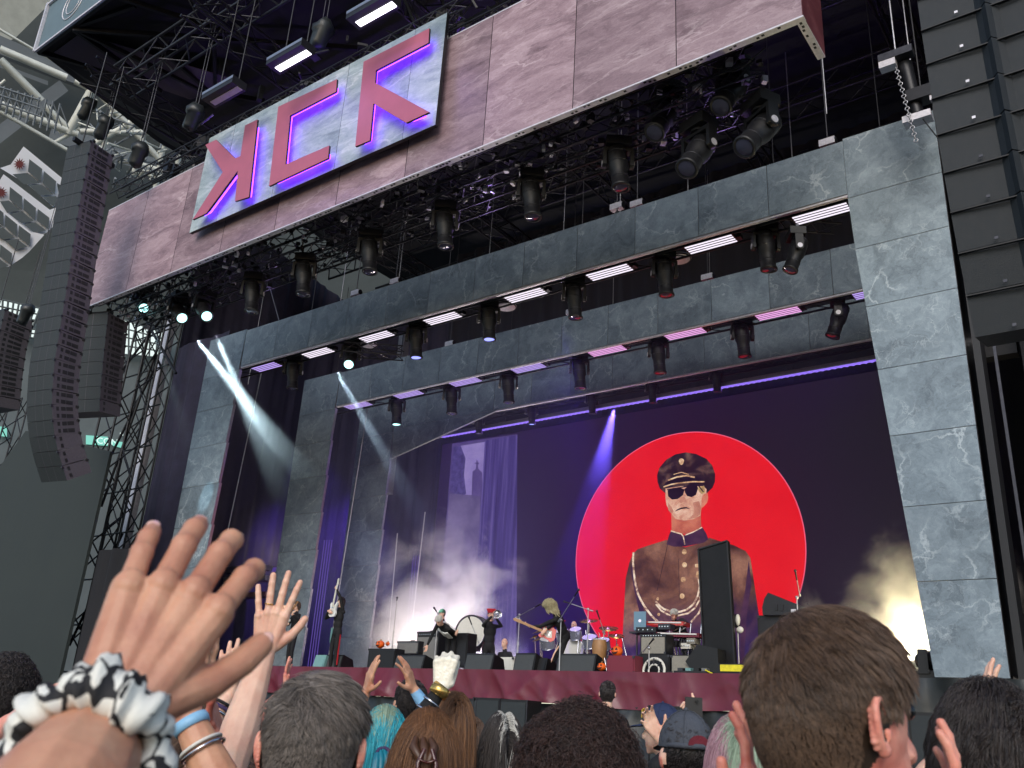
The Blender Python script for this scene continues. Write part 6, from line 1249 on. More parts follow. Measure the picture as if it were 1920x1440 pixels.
        if A.get('fine'): M_.append((fr+hp_, A['fine'])); P.append((el, el+(W-el)*.12, .043*s, .044*s))
        else: P.extend(fr+hp_)
        finger.append((q, W, el, tips, sh))
    shells = [capsule_mesh(P)]+E; me = fuse('person', shells, vox, 4, .5)
    mats = [skin, top, legs, 'cloth_black', 'skin_ruddy' if skin != 'skin_brown' else skin, skin, hairbase]
    if top is None: mats[1] = skin
    paint(me, S, mats)
    if M_:
        bm = bmesh.new(); bm.from_mesh(me)
        for pr, vx in M_:
            m2 = fuse('fine', [capsule_mesh(pr)], vx, 5, .5); paint(m2, S, []); bm.from_mesh(m2); bpy.data.meshes.remove(m2)
        me2 = bpy.data.meshes.new('person'); bm.to_mesh(me2); bm.free()
        for m in mats: me2.materials.append(MATS[m])
        bpy.data.meshes.remove(me); me = me2
    # scalp takes the hair's ground colour
    if hair:
        n = len(me.polygons); co = np.zeros(n*3); me.polygons.foreach_get('center', co); co = co.reshape(-1, 3); l_ = (co-C)@Rm/(np.array([.079, .098, .117])*s); rl = np.linalg.norm(l_, axis=1); mi = np.zeros(n, 'i'); me.polygons.foreach_get('material_index', mi)
        k = (rl < 1.15) & (l_[:, 2]/np.maximum(rl, .01) > hairline(l_[:, 1]/np.maximum(rl, .01))) & (np.abs(l_[:, 0]) < 1.03); mi[k] = 6; me.polygons.foreach_set('material_index', mi)
    root = bpy.data.objects.new(name, me); COL.objects.link(root); base = np.array([Hip[0], Hip[1], z0]); v = np.zeros(len(me.vertices)*3); me.vertices.foreach_get('co', v); me.vertices.foreach_set('co', (v.reshape(-1, 3)-base).ravel()); me.update(); root.location = tuple(base)
    me.polygons.foreach_set('use_smooth', [True]*len(me.polygons)); tag(root, label, 'person', group)
    if face:
        for q in (-1, 1): b = MB(); b.ball(H(q*.031, .086, .002), .011*s, 0, 10, 6, Rm); b.build('eye', 'eye_black', root)
    if hair:
        for h in (hair if isinstance(hair, list) else [hair]): make_hair(root, H(0, -.004, 0), Rm, s*hs, **h)
    return root, H, T, Rm, {q: (W, el, tips, sh) for q, W, el, tips, sh in finger}
def band(parent, name, a, b_, t0, r, w, mat, flat=.004):
    """a bracelet round the limb a->b at fraction t0"""
    a = np.array(a); b_ = np.array(b_); d = nrm(b_-a); c = a+(b_-a)*t0; b = MB(); n = 26; b.lathe([(r, -w/2), (r+flat, -w/2), (r+flat*1.4, 0), (r+flat, w/2), (r, w/2)], c, d, n); return b.build(name, mat, parent)

def away(px, py): d = at(px, py, D=1.)-np.array([0, 0, ZC]); return math.atan2(-d[0], d[1])   # heading that looks away from the camera along this pixel
UPV = np.array([0, 0, 1.]); CF = np.array([-math.sin(YAW), math.cos(YAW), 0]); CR = np.array([math.cos(YAW), math.sin(YAW), 0])
def toward(a, b_): return nrm(np.array(b_)-np.array(a))
# ---------------------------------------------------------------- the audience
def head_at(px, py, D): return at(px, py, D=D)
# big brown head at the right
C = head_at(1560, 1335, 1.22)
W = head_at(1400, 1475, 1.02)
pA, H, T, Rm, ar = person('man with short brown hair and a red ear, the largest head, at the right', C, away(1570, 1330)-.80, 'skin_ruddy', 'cloth_navy', hair=dict(kind='short', mat='hair_brown', n=34000, length=.050, rad=.00034, seed=3, whorl=(-.42, -.62, .66), volume=.55), s=1.03, vox=.006, tilt=(.05, 0), fine_ears=True, hairbase='hair_brown') 
# left dark grey head
C = head_at(586, 1395, 1.78)
person('man with grey-brown short swept hair, second largest head, left of centre', C, away(586, 1378)-.12, 'skin_ruddy', 'cloth_charcoal', hair=dict(kind='short', mat='hair_greybrown', n=30000, length=.056, rad=.00036, seed=5, whorl=(-.25, -.7, .62), volume=.7), s=1.04, vox=.006, fine_ears=True, hairbase='hair_greybrown')
# curly
C = head_at(1085, 1462, 2.35)
person('person with a big round mass of dark curly hair in the bottom centre', C, away(1085, 1430), 'skin_brown', 'cloth_black', hair=[dict(kind='curly', mat='hair_curly', n=15000, length=.10, rad=.00055, seed=8), dict(kind='curly', mat='hair_curly', n=6000, length=.06, rad=.0006, seed=9)], vox=.01, hs=1.12)
# claw clip
C = head_at(798, 1420, 2.75)
pc, H, T, Rm, ar = person('woman with long auburn hair pinned up by a brown claw clip', C, away(798, 1400), 'skin_light', 'cloth_charcoal', hair=[dict(kind='bun', mat='hair_auburn', n=11000, length=.17, rad=.0005, seed=12, volume=.9), dict(kind='long', mat='hair_auburn', n=9000, length=.36, rad=.0005, seed=13, volume=1.1)], vox=.01, hairbase='hair_auburn')
b = MB(); c0 = H(.005, -.155, -.03)
for q in (-1, 1):
    b.path([c0+Rm@np.array([q*.010, 0, .055]), c0+Rm@np.array([q*.024, -.016, .02]), c0+Rm@np.array([q*.022, -.018, -.03]), c0+Rm@np.array([q*.008, -.008, -.06])], .006, 6)
    for k in range(5): z = .03-.022*k; b.path([c0+Rm@np.array([q*.022, -.016, z]), c0+Rm@np.array([q*.010, -.022, z-.004]), c0+Rm@np.array([-q*.004, -.014, z-.008])], .0035, 5)
pm('clip_brown', lin(74, 34, 28)[:3], .25, 0, .3, 40, coat=.4); b.build('claw_clip', 'clip_brown', pc)
b = MB()  # twisted strand held by the clip
for k in range(3): b.path([H(-.03+.02*k, -.115, .05), H(-.035+.028*k, -.14, .03), H(-.01+.01*k, -.15, -.005), H(.0, -.145, -.05)], [.008, .013, .012, .006], 8)
b.build('hair_twist', 'hair_auburn', pc)
# turquoise
C = head_at(718, 1392, 3.6)
pt, H, T, Rm, ar = person('woman with turquoise hair in a ponytail and a pale green crown', C, away(718, 1384), 'skin_light', 'cloth_black', hair=[dict(kind='bun', mat='hair_turquoise', n=7000, length=.17, rad=.0008, seed=15, white=(lambda u: u[:, 2] > .80, 'hair_greenish')), dict(kind='long', mat='hair_turquoise', n=3500, length=.34, rad=.0008, seed=16, volume=1.0)], vox=.012, hairbase='hair_turquoise')
b = MB()
for k in range(10): a = k*.63; b.path([H(.02*math.cos(a), -.115, -.03+.012*math.sin(a)), H(.03*math.cos(a)+.01, -.15, -.06+.01*math.sin(a)), H(.04*math.cos(a)+.015, -.15, -.15), H(.035*math.cos(a)+.01, -.13, -.30)], [.006, .012, .012, .003], 6)
b.build('ponytail', 'hair_turquoise', pt); b = MB(); b.torus(H(.005, -.128, -.035), .022, .007, Rm@np.array([0, 1, -.4]), 16, 6); b.build('hair_tie', 'cloth_purple', pt)
# dark haired clapping man
C = head_at(768, 1318, 5.2); wl, wr = head_at(686, 1297, 4.9), head_at(776, 1293, 4.95)
pd, H, T, Rm, ar = person('dark haired man clapping both hands above his head, blue striped cuff', C, away(768, 1320)+.25, 'skin_mid', 'cloth_blue_stripe', hair=dict(kind='short', mat='hair_dark', n=5000, length=.04, rad=.0011, seed=17), arms={-1: dict(W=wl, f=toward(wl, head_at(704, 1232, 4.85)), p=CR*.8+CF*.4, curl=(.1, .1, .12, .15), spread=.4, sleeve=.25, fine=.006), 1: dict(W=wr, f=toward(wr, head_at(756, 1236, 4.9)), p=-CR*.9+CF*.2, curl=(.2, .1, .15, .2), spread=1.0, sleeve=.96, fine=.006)}, vox=.012)
# white gloved fist
C = head_at(850, 1356, 4.2); wf = head_at(828, 1290, 3.95)
pf, H, T, Rm, ar = person('woman in black raising a fist in a white sequin glove with a gold watch', C, away(850, 1356), 'skin_light', 'cloth_black', hair=dict(kind='long', mat='hair_auburn', n=5000, length=.28, rad=.0010, seed=19), arms={-1: dict(W=wf, f=UPV+.1*CR, p=CF, fist=True, sleeve=1.0, hm=7, hs=1.25, fine=.006, thumb=(.2, .9))}, vox=.012)
for m_ in ('sequin',): pf.data.materials.append(M[m_])
W_, el_, _, _ = ar[-1]; band(pf, 'gold_watch', W_, el_, .05, .034, .045, 'brass', .006); band(pf, 'bracelet', W_, el_, .26, .036, .008, 'chrome'); band(pf, 'bracelet', W_, el_, .42, .041, .008, 'chrome')
# small heads near the stage
for args in [(885, 1384, 6.3, 'small brown haired head between the raised glove and the curly hair', 'hair_long', 'cloth_maroon', 'long', .22), (941, 1392, 4.3, 'dark haired head with a pale streak along its parting, left of the curly hair', 'hair_dark', 'cloth_maroon', 'long', .3), (1139, 1299, 10.2, 'dark haired security person standing right below the stage skirt', 'hair_dark', 'cloth_black', 'short', .035),
             (352, 1378, 3.5, 'person with long straight brown hair behind the raised forearms at the left', 'hair_long', 'cloth_grey', 'long', .38), (6, 1300, 4.2, 'person with dark curly hair cut off by the left edge', 'hair_dark', 'cloth_red', 'curly', .07), (262, 1400, 3.0, 'person with auburn hair partly behind the scrunchie arm', 'hair_auburn', 'cloth_charcoal', 'long', .3), (455, 1366, 5.5, 'brown haired head between the raised arm and the grey-brown head', 'hair_long', 'cloth_purple', 'wavy', .2), (1000, 1384, 7.0, 'small dark head just left of the curly hair', 'hair_dark', 'cloth_black', 'short', .04), (20, 1385, 5.0, 'dark head low at the left edge with pale shoulders', 'hair_dark', 'cloth_white', 'short', .04), (1480, 1392, 4.6, 'dark haired head hidden beside the big brown head', 'hair_dark', 'cloth_green', 'short', .04)]:
    px, py, D, lab, hm, top, kd, ln_ = args
    h = dict(kind=kd, mat=hm, n=6500 if D < 5 else 3000, length=ln_, rad=.00022*D, seed=int(px))
    if px == 941: h['part'] = .05; h['white'] = (lambda u: (np.abs(u[:, 0]-.05) < .10) & (u[:, 2] > .45), 'hair_white')
    person(lab, head_at(px, py, D), away(px, py)+random.uniform(-.3, .3), 'skin_light', top, hair=h, vox=.014)
C = head_at(342, 1462, 2.5)
person('person with dark brown hair and a clear centre parting at the lower left', C, away(342, 1460)-.1, 'skin_light', 'cloth_black', hair=dict(kind='long', mat='hair_long', n=13000, length=.36, rad=.0005, seed=33, part=.12, volume=.7), vox=.012, hairbase='skin_light')
# multicoloured hair
C = head_at(1386, 1432, 2.7)
person('person with faded pink, violet and green hair left of the biggest head', C, away(1386, 1430), 'skin_light', 'cloth_green', hair=[dict(kind='long', mat='hair_pink', n=8000, length=.26, rad=.0006, seed=36, volume=.7, white=(lambda u: (u[:, 0] > -.15) & (u[:, 2] > .2), 'hair_greenish'))], vox=.012, hairbase='hair_pink')
# wavy hair at the right edge
C = head_at(1864, 1440, 1.75); wk = head_at(1783, 1500, 1.25)
person('person with dark wavy hair at the lower right corner', C, away(1864, 1440), 'skin_light', 'cloth_charcoal', hair=dict(kind='wavy', mat='hair_dark', n=15000, length=.13, rad=.0005, seed=41, volume=1.0, whorl=(.0, -.2, .97)), vox=.009, hs=1.04)
# caps
pm('cap_navy', lin(30, 42, 74)[:3], .8, 0, .12, 20, bump=.2, bscale=200); pm('cap_grey', lin(66, 70, 78)[:3], .85, 0, .2, 14, bump=.25, bscale=120); pm('cap_gold', lin(206, 168, 60)[:3], .6, 0, .1, 20)
def cap_on(parent, H, Rm, mat, s, backwards, emblem=None):
    b = MB(); n = 24; vs = []; R_ = np.array([.087, .108, .118])*s; y0 = -1 if backwards else 1
    for j in range(9):
        ph = math.pi/2*j/8*1.02
        for i in range(n): th = 2*math.pi*i/n; vs.append(H(R_[0]*math.sin(ph)*math.cos(th)/s, R_[1]*math.sin(ph)*math.sin(th)/s, (.02+(R_[2]/s-.01)*math.cos(ph))))
    b.add(vs, [(j*n+i, (j+1)*n+i, (j+1)*n+(i+1) % n, j*n+(i+1) % n) for j in range(8) for i in range(n)], 0, True)
    b.ball(H(0, 0, .131), .008*s); 
    for i in range(6): th = i*math.pi/3; b.path([H(R_[0]*1.01*math.sin(p_)*math.cos(th)/s, R_[1]*1.01*math.sin(p_)*math.sin(th)/s, .02+(R_[2]/s-.008)*math.cos(p_)) for p_ in np.linspace(.1, 1.55, 7)], .0016*s, 4)
    b.build('crown', mat, parent)
    b = MB(); pts = []
    for i in range(13): th = -1.15+2.3*i/12; pts.append((math.sin(th), math.cos(th)))
    vi = [H(.082*a, y0*(-.0+.1*c), .022) for a, c in pts]; vo = [H(.086*a, y0*(.035+.150*c), .006-.012*(1-abs(a))+.006) for a, c in pts]; k = len(vi)
    b.add(vi+vo+[p+Rm@np.array([0, 0, -.005]) for p in vi+vo], [(i, i+1, k+i+1, k+i) for i in range(k-1)]+[(2*k+i, 3*k+i, 3*k+i+1, 2*k+i+1) for i in range(k-1)]+[(k+i, k+i+1, 3*k+i+1, 3*k+i) for i in range(k-1)], 0, True); b.build('brim', mat, parent)
    if backwards is None or emblem: b = MB(); b.prism([H(*p) for p in emblem], Rm@np.array([0, .004*y0, 0])); b.build('emblem', 'cap_gold', parent)
C = head_at(1243, 1366, 5.2); wh = head_at(1237, 1385, 5.0)
pn, H, T, Rm, ar = person('person in a navy cap with a yellow emblem, hand raised to the face', C, away(1243, 1366)+1.25, 'skin_light', 'cloth_black', hair=dict(kind='short', mat='hair_dark', n=2500, length=.03, rad=.0011, seed=44), arms={1: dict(W=wh, f=UPV*.8-CR*.5, p=-CF, side=1, curl=(.4, .5, .5, .6), sleeve=.5, fine=.006)}, vox=.012)
cap_on(pn, H, Rm, 'cap_navy', 1., False, [(-.02, .112, .05), (.02, .112, .05), (.024, .108, .09), (.0, .104, .10), (-.024, .108, .09)])
C = head_at(1287, 1412, 3.15)
pg, H, T, Rm, ar = person('person in a washed grey cap and red top below the held up phone', C, away(1287, 1412)+.35, 'skin_light', 'cloth_red', hair=dict(kind='short', mat='hair_dark', n=2500, length=.03, rad=.0008, seed=46), vox=.012)
cap_on(pg, H, Rm, 'cap_grey', 1., False)
b = MB(); b.prism([H(.035*math.cos(a), -.112, .025+.030*math.sin(a)) for a in np.linspace(0, math.pi, 10)], Rm@np.array([0, -.003, 0])); b.build('cap_opening', 'cloth_maroon', pg); b = MB(); b.path([H(.075*math.cos(a), -.02-.092*math.sin(a), .022) for a in np.linspace(0, math.pi, 12)], .009, 6); b.build('cap_strap', 'cap_grey', pg)
# phone holder
C = head_at(1325, 1420, 4.6); wp = head_at(1308, 1376, 4.5)
pp, H, T, Rm, ar = person('person holding a black phone up with one finger showing', C, away(1325, 1400), 'skin_light', 'cloth_black', hair=dict(kind='short', mat='hair_dark', n=2500, length=.035, rad=.001, seed=47), arms={-1: dict(W=wp, f=UPV, p=-CR, curl=(.1, .9, .9, .9), sleeve=.9, fine=.006)}, vox=.014)
c = head_at(1301, 1341, 4.45); b = MB(); b.box(c, (.078, .010, .155), rz=YAW); t = b.build('phone', 'plastic_black'); tag(t, 'black phone held up in front of the stage skirt, right of the navy cap', 'phone'); b = MB(); b.tube(c-CF*.005+[.015, 0, .06]-CF*.001, c-CF*.012+[.015, 0, .06], .007, n=10); pb = b.build('camera_lens', 'black_lacquer', t)

# ---------------------------------------------------------------- raised arms with their people
# open hand left of centre
Wb = head_at(496, 1222, 2.36); Eb = head_at(425, 1448, 2.25)
pb_, H, T, Rm, ar = person('person stretching one bare arm up with an open spread hand and a thin ring', head_at(505, 1600, 2.25), away(500, 1450), 'skin_light', 'cloth_purple', hair=dict(kind='long', mat='hair_long', n=3000, length=.3, rad=.0008, seed=51),
    arms={-1: dict(W=Wb, E=Eb, f=toward(Wb, head_at(524, 1100, 2.36)), p=CF, side=-1, spread=1.15, curl=(.03, .03, .03, .05), thumb=(.80, .1), fine=.0028, sleeve=.2)}, vox=.011)
W_, el_, tips, _ = ar[-1]; f_ = toward(Wb, head_at(524, 1100, 2.36)); u_ = np.cross(f_, nrm(CF-f_*(CF@f_))); q = W_+f_*.112+u_*.0155; b = MB(); b.torus(q, .0105, .0014, f_, 20, 5); b.build('finger_ring', 'brass', pb_)
# ringed hand
Wc = head_at(422, 1312, 3.3)
pr_, H, T, Rm, ar = person('person whose raised hand wears a silver ring and a black and violet bracelet', head_at(415, 1480, 3.3), away(415, 1440), 'skin_light', 'cloth_black', hair=dict(kind='short', mat='hair_dark', n=2500, length=.04, rad=.0009, seed=52),
    arms={-1: dict(W=Wc, f=toward(Wc, head_at(436, 1225, 3.3)), p=CF, side=-1, spread=.35, curl=(.05, .05, .05, .05), thumb=(.35, .4), fine=.004, sleeve=.15)}, vox=.013)
W_, el_, _, _ = ar[-1]; band(pr_, 'bracelet', W_, el_, .06, .030, .010, 'cloth_black'); band(pr_, 'bracelet', W_, el_, .11, .031, .012, 'cloth_purple'); band(pr_, 'bracelet', W_, el_, .17, .032, .008, 'chrome')
# reddish hand before it
Wd = head_at(406, 1386, 2.6)
pw_, H, T, Rm, ar = person('person with a reddish raised hand and a grey strap round the wrist', head_at(455, 1530, 2.55), away(430, 1440), 'skin_ruddy', 'cloth_charcoal', hair=dict(kind='short', mat='hair_brown', n=2500, length=.04, rad=.0008, seed=53),
    arms={-1: dict(W=Wd, f=toward(Wd, head_at(378, 1262, 2.45)), p=CR*.9+CF*.3, side=-1, spread=.5, curl=(.2, .2, .25, .3), fine=.0035, sleeve=.2)}, vox=.013)
W_, el_, _, _ = ar[-1]; band(pw_, 'wrist_strap', W_, el_, .05, .031, .028, 'cloth_grey')
# forearm with the blue band
We = head_at(342, 1322, 2.0)
pe_, H, T, Rm, ar = person('person raising a forearm with a pale blue wristband and thin white bracelets', head_at(240, 1560, 2.0), away(300, 1440), 'skin_mid', 'cloth_charcoal', hair=dict(kind='long', mat='hair_long', n=2500, length=.3, rad=.0008, seed=54),
    arms={1: dict(W=We, f=toward(We, head_at(380, 1215, 1.95)), p=-CR*.6+CF*.4, side=1, spread=.7, curl=(.2, .2, .25, .3), fine=.0035, sleeve=.2)}, vox=.013)
W_, el_, _, _ = ar[1]; pm('band_blue', lin(132, 180, 214)[:3], .5, 0, .15, 30); band(pe_, 'wristband', W_, el_, .16, .031, .020, 'band_blue'); band(pe_, 'bracelet', W_, el_, .34, .038, .006, 'drum_skin'); band(pe_, 'bracelet', W_, el_, .38, .040, .005, 'chrome')
# small distant hands
for (wx, wy, tx, ty, D, hx, lab, sk) in [(394, 1425, 382, 1387, 3.2, 450, 'person lifting a small pinkish hand low between the raised arms', 'skin_ruddy'), (535, 1293, 537, 1264, 6.0, 560, 'person lifting a small hand in front of the red skirt, left of the grey-brown head', 'skin_ruddy'), (1850, 1352, 1850, 1308, 3.4, 1880, 'person whose fingertips stick up behind the dark wavy hair', 'skin_light'), (20, 1352, 60, 1325, 3.4, -60, 'person reaching a reddish forearm in from the left edge', 'skin_ruddy')]:
    W = head_at(wx, wy, D); person(lab, head_at(hx, wy+120*3.3/D, D), away(hx, wy), sk, 'cloth_black', hair=dict(kind='short', mat='hair_dark', n=2000, length=.04, rad=.00025*D, seed=wx), arms={-1: dict(W=W, f=toward(W, head_at(tx, ty, D)), p=CR, side=-1, spread=.6, curl=(.15, .1, .15, .2), fine=.005, sleeve=.1)}, vox=.014)
for (wx, wy, tx, ty, D, hx, lab, sd_) in [(1392, 1560, 1412, 1362, 1.34, 1330, 'person clapping close by, blurred pink fingers left of the biggest head', 1), (1783, 1600, 1797, 1398, 1.4, 1700, 'person clapping close by, one pink hand in front of the dark wavy hair', 1)]:
    W = head_at(wx, wy, D); person(lab, head_at(hx, 1880, D), away(hx, 1500), 'skin_ruddy', 'cloth_grey', hair=dict(kind='short', mat='hair_brown', n=1500, length=.04, rad=.0005, seed=wx), arms={1: dict(W=W, f=toward(W, head_at(tx, ty, D)), p=-CR*.9+CF*.3, side=sd_, spread=.3, curl=(.25, .2, .2, .25), thumb=(.5, .5), fine=.003, sleeve=.4, hs=.82)}, vox=.013, face=False)

# ---------------------------------------------------------------- the big clapping hand with the scrunchie
Wh = head_at(212, 1335, .74); Eh = head_at(20, 1640, .60); fh_ = toward(Wh, head_at(378, 1040, .79)); ph_ = nrm(CF*.95-CR*.25-UPV*.05)
pz, H, T, Rm, ar = person('person close at the left whose large open hand wears a black and white scrunchie', head_at(-420, 1900, .72), away(-200, 1400), 'skin_tan', 'cloth_black', hair=dict(kind='long', mat='hair_dark', n=2000, length=.3, rad=.0008, seed=61),
    arms={-1: dict(W=Wh, E=Eh, f=fh_, p=ph_, side=-1, spread=.8, curl=(.42, .36, .30, .26), thumb=(.72, .25), fine=.0016, sleeve=.2, hs=1.10, fl=.92)}, vox=.012, face=False)
W_, el_, tips, _ = ar[-1]; dz = nrm(el_-W_); sc_c = W_+dz*.048
e1 = nrm(np.cross(dz, (0, 0, 1))); e2 = np.cross(dz, e1); b = MB(); n1, n2 = 110, 22; vs = []; rg = np.random.default_rng(5)
for i in range(n1):
    a = 2*math.pi*i/n1; big = 1+.22*math.sin(a*3+1)+.10*math.sin(a*7)
    for j in range(n2):
        t_ = 2*math.pi*j/n2; pl = .26*math.sin(a*17+2.2*math.sin(t_+a))+.15*math.sin(a*31+t_*2); rad_ = .0138*big*(1+pl*.8*abs(math.cos(t_*.5)))
        R0 = .034+.008; q = e1*math.cos(a)+e2*math.sin(a); vs.append(sc_c+q*(R0+rad_*math.cos(t_))+dz*(rad_*1.35*math.sin(t_)+.006*math.sin(a*5)))
b.add(vs, [(i*n2+j, ((i+1) % n1)*n2+j, ((i+1) % n1)*n2+(j+1) % n2, i*n2+(j+1) % n2) for i in range(n1) for j in range(n2)], 0, True)
m, t_, n_, o_ = newmat('scrunchie'); L = t_.links.new; bs = N(t_, 'ShaderNodeBsdfPrincipled', inputs={'Roughness': .75}); L(bs.outputs[0], o_.inputs[0]); tc = N(t_, 'ShaderNodeTexCoord'); nz = N(t_, 'ShaderNodeTexNoise', inputs={'Scale': 22., 'Detail': 2.}); L(tc.outputs['Object'], nz.inputs['Vector']); vs2 = N(t_, 'ShaderNodeVectorMath', operation='SCALE', inputs={3: .05}); L(nz.outputs['Color'], vs2.inputs[0]); va = N(t_, 'ShaderNodeVectorMath', operation='ADD'); L(tc.outputs['Object'], va.inputs[0]); L(vs2.outputs[0], va.inputs[1])
v1 = N(t_, 'ShaderNodeTexVoronoi', feature='DISTANCE_TO_EDGE', inputs={'Scale': 24.}); L(va.outputs[0], v1.inputs['Vector']); m1 = N(t_, 'ShaderNodeMath', operation='LESS_THAN', inputs={1: .045}); L(v1.outputs['Distance'], m1.inputs[0]); v2 = N(t_, 'ShaderNodeTexVoronoi', inputs={'Scale': 26.}); L(va.outputs[0], v2.inputs['Vector']); m2 = N(t_, 'ShaderNodeMath', operation='LESS_THAN', inputs={1: .30}); L(v2.outputs['Distance'], m2.inputs[0])
v3 = N(t_, 'ShaderNodeTexNoise', inputs={'Scale': 30.}); L(tc.outputs['Object'], v3.inputs['Vector']); g3 = N(t_, 'ShaderNodeMath', operation='GREATER_THAN', inputs={1: .54}); L(v3.outputs[0], g3.inputs[0]); ml = N(t_, 'ShaderNodeMath', operation='MULTIPLY'); L(m2.outputs[0], ml.inputs[0]); L(g3.outputs[0], ml.inputs[1]); mxx = N(t_, 'ShaderNodeMath', operation='MAXIMUM'); L(m1.outputs[0], mxx.inputs[0]); L(ml.outputs[0], mxx.inputs[1])
mc = N(t_, 'ShaderNodeMix', data_type='RGBA'); L(mxx.outputs[0], mc.inputs[0]); mc.inputs[6].default_value = lin(214, 214, 206); mc.inputs[7].default_value = lin(22, 22, 26); L(mc.outputs[2], bs.inputs['Base Color'])
so_ = b.build('scrunchie', 'scrunchie'); so_['label'] = 'black and white patterned scrunchie worn round the wrist of the biggest hand'; so_['category'] = 'scrunchie'
b = MB()
for tp, td, rr_ in tips:   # nails
    side_ = nrm(-ph_-td*((-ph_)@td)); c = tp+side_*rr_*.72+td*.002; R3 = np.array([nrm(np.cross(td, side_)), td, side_]).T; bb = MB(); bb.ball(c, (.0058, .0085, .0022), 0, 12, 6, R3); bb.build('fingernail', 'nail', pz) if 'nail' in MATS else (pm('nail', lin(226, 182, 170)[:3], .3, 0, .05, 20, coat=.3), bb.build('fingernail', 'nail', pz))

# ---------------------------------------------------------------- the band
ZS = ZD
def sp(px, Y, z): p = at(px, 1200, Y=Y); return np.array([p[0], Y, ZS+z])
GB = 'musicians on the stage'
FC = math.pi  # facing the audience
# bass player at the left
C = at(556, 1136, Y=18.0); C[2] = max(C[2], ZS+1.5)
def lookcam(v): return math.atan2(v[0], -v[1])
yw = math.pi-.2
Rr = lambda y: np.array([math.cos(y), math.sin(y), 0]); Ff = lambda y: np.array([-math.sin(y), math.cos(y), 0])
r_, f_ = Rr(yw), Ff(yw)
pl, H, T, Rm, ar = person('musician at the left in black with white sleeves holding a white guitar across his chest', C, yw, 'skin_light', 'cloth_black', 'cloth_black', hair=dict(kind='curly', mat='hair_brown', n=1800, length=.05, rad=.004, seed=71), z0=ZS, s=.98,
    arms={-1: dict(W=C+f_*.30-r_*.34-UPV*.30, f=-r_*.5+UPV*.5, p=f_*-1, curl=(.8, .8, .8, .8), sleeve=.9), 1: dict(W=C+f_*.26+r_*.05-UPV*.52, f=-r_*.8-UPV*.2, p=-f_, curl=(.5, .5, .5, .5), sleeve=.9)}, vox=.014, group=GB)
W_, el_, _, _ = ar[1]; 
for k in range(4): band(pl, 'sleeve_stripe', W_, el_, .12+.16*k, .046, .03, 'white_lacquer', .006)
def guitar(label, c, neck, face, body='white_lacquer', s=1.0, fret='wood'):
    c = np.array(c, float); n_ = nrm(neck); fa = nrm(face-n_*(np.array(face)@n_)); u = np.cross(n_, fa); t = thing('electric_guitar', label, 'guitar', c)
    o = [(-.20, .05), (-.19, .13), (-.10, .165), (-.01, .12), (.06, .13), (.17, .16), (.21, .12), (.14, .07), (.10, .04), (.10, -.04), (.13, -.06), (.16, -.12), (.10, -.15), (.03, -.12), (-.05, -.13), (-.15, -.16), (-.21, -.10), (-.22, -.02)]
    b = MB(); b.prism([c+(n_*a+u*q+fa*.02)*s for a, q in o], -fa*.045*s); b.build('body', body, t)
    b = MB(); b.prism([c+(n_*a+u*q+fa*.024)*s for a, q in [(-.1, .08), (0, .06), (.1, .10), (.10, -.03), (-.05, -.09), (-.15, -.06)]], fa*.003*s); b.build('pick_guard', 'drum_skin', t)
    b = MB(); b.beam(c+(n_*.06+fa*.035)*s, c+(n_*.62+fa*.035)*s, .055*s, .022*s, up=fa); b.build('neck', fret, t); b = MB(); b.prism([c+(n_*a+u*q+fa*.04)*s for a, q in [(.62, .03), (.66, .045), (.80, .035), (.83, -.0), (.80, -.03), (.62, -.03)]], -fa*.02*s)
    for k in range(6): q = c+(n_*(.66+.025*k)+u*.055+fa*.03)*s; b.tube(q-u*.025*s, q+u*.006*s, .007*s, n=5, mat=1)
    b.build('headstock', [fret, 'chrome'], t)
    b = MB(); b.beam(c+(n_*-.08+fa*.03)*s, c+(n_*-.06+fa*.03)*s, .08*s, .02*s, up=fa); b.beam(c+(n_*.02+fa*.03)*s, c+(n_*.045+fa*.03)*s, .08*s, .02*s, up=fa); b.build('pickup', 'chrome', t)
    return t
guitar('white guitar held slanting across the chest of the musician at the left', C+f_*.22+r_*.12-UPV*.46, -r_*.75+UPV*.62, f_)
# guitarist lifting the neck
C = at(640, 1128, Y=17.3); yw = math.pi-.1; r_, f_ = Rr(yw), Ff(yw); nk = nrm(UPV+r_*-.14); gc = C+f_*.20-UPV*.22+r_*.05; Wt = gc+nk*.58+f_*.0
pgu, H, T, Rm, ar = person('guitarist in black with red trouser stripes lifting his guitar neck straight up', C, yw, 'skin_light', 'cloth_black', 'cloth_black', hair=dict(kind='wavy', mat='hair_dark', n=1500, length=.12, rad=.004, seed=72), z0=ZS, s=1.0, tilt=(.25, 0),
    arms={-1: dict(W=Wt-nk*.05+f_*.03, f=r_*.6+UPV*.5, p=-f_, curl=(.9, .9, .9, .9), sleeve=.92), 1: dict(W=gc-nk*.05+f_*.08+r_*.10, f=-r_*.6-UPV*.3, p=-f_, curl=(.5, .5, .5, .5), sleeve=.92)}, vox=.014, group=GB)
guitar('white guitar held upright with its neck pointing at the lights', gc, nk, f_, fret='cream_glass')
def side_stripes(parent, T, col='cloth_red'):
    for q in (-1, 1):
        b = MB(); a = T(q*.165, -.0, -.66); b.box((a[0], a[1], (a[2]+ZS+.12)/2), (.022, .03, a[2]-ZS-.15)); b.build('trouser_stripe', col, parent)
side_stripes(pgu, T)
b = MB(); b.prism([T(.02, .13, -.52), T(.15, .10, -.50), T(.20, .06, -.86), T(.10, .12, -.90)], (0, .02, 0)); b.build('hanging_cloth', 'teal_case', pgu)
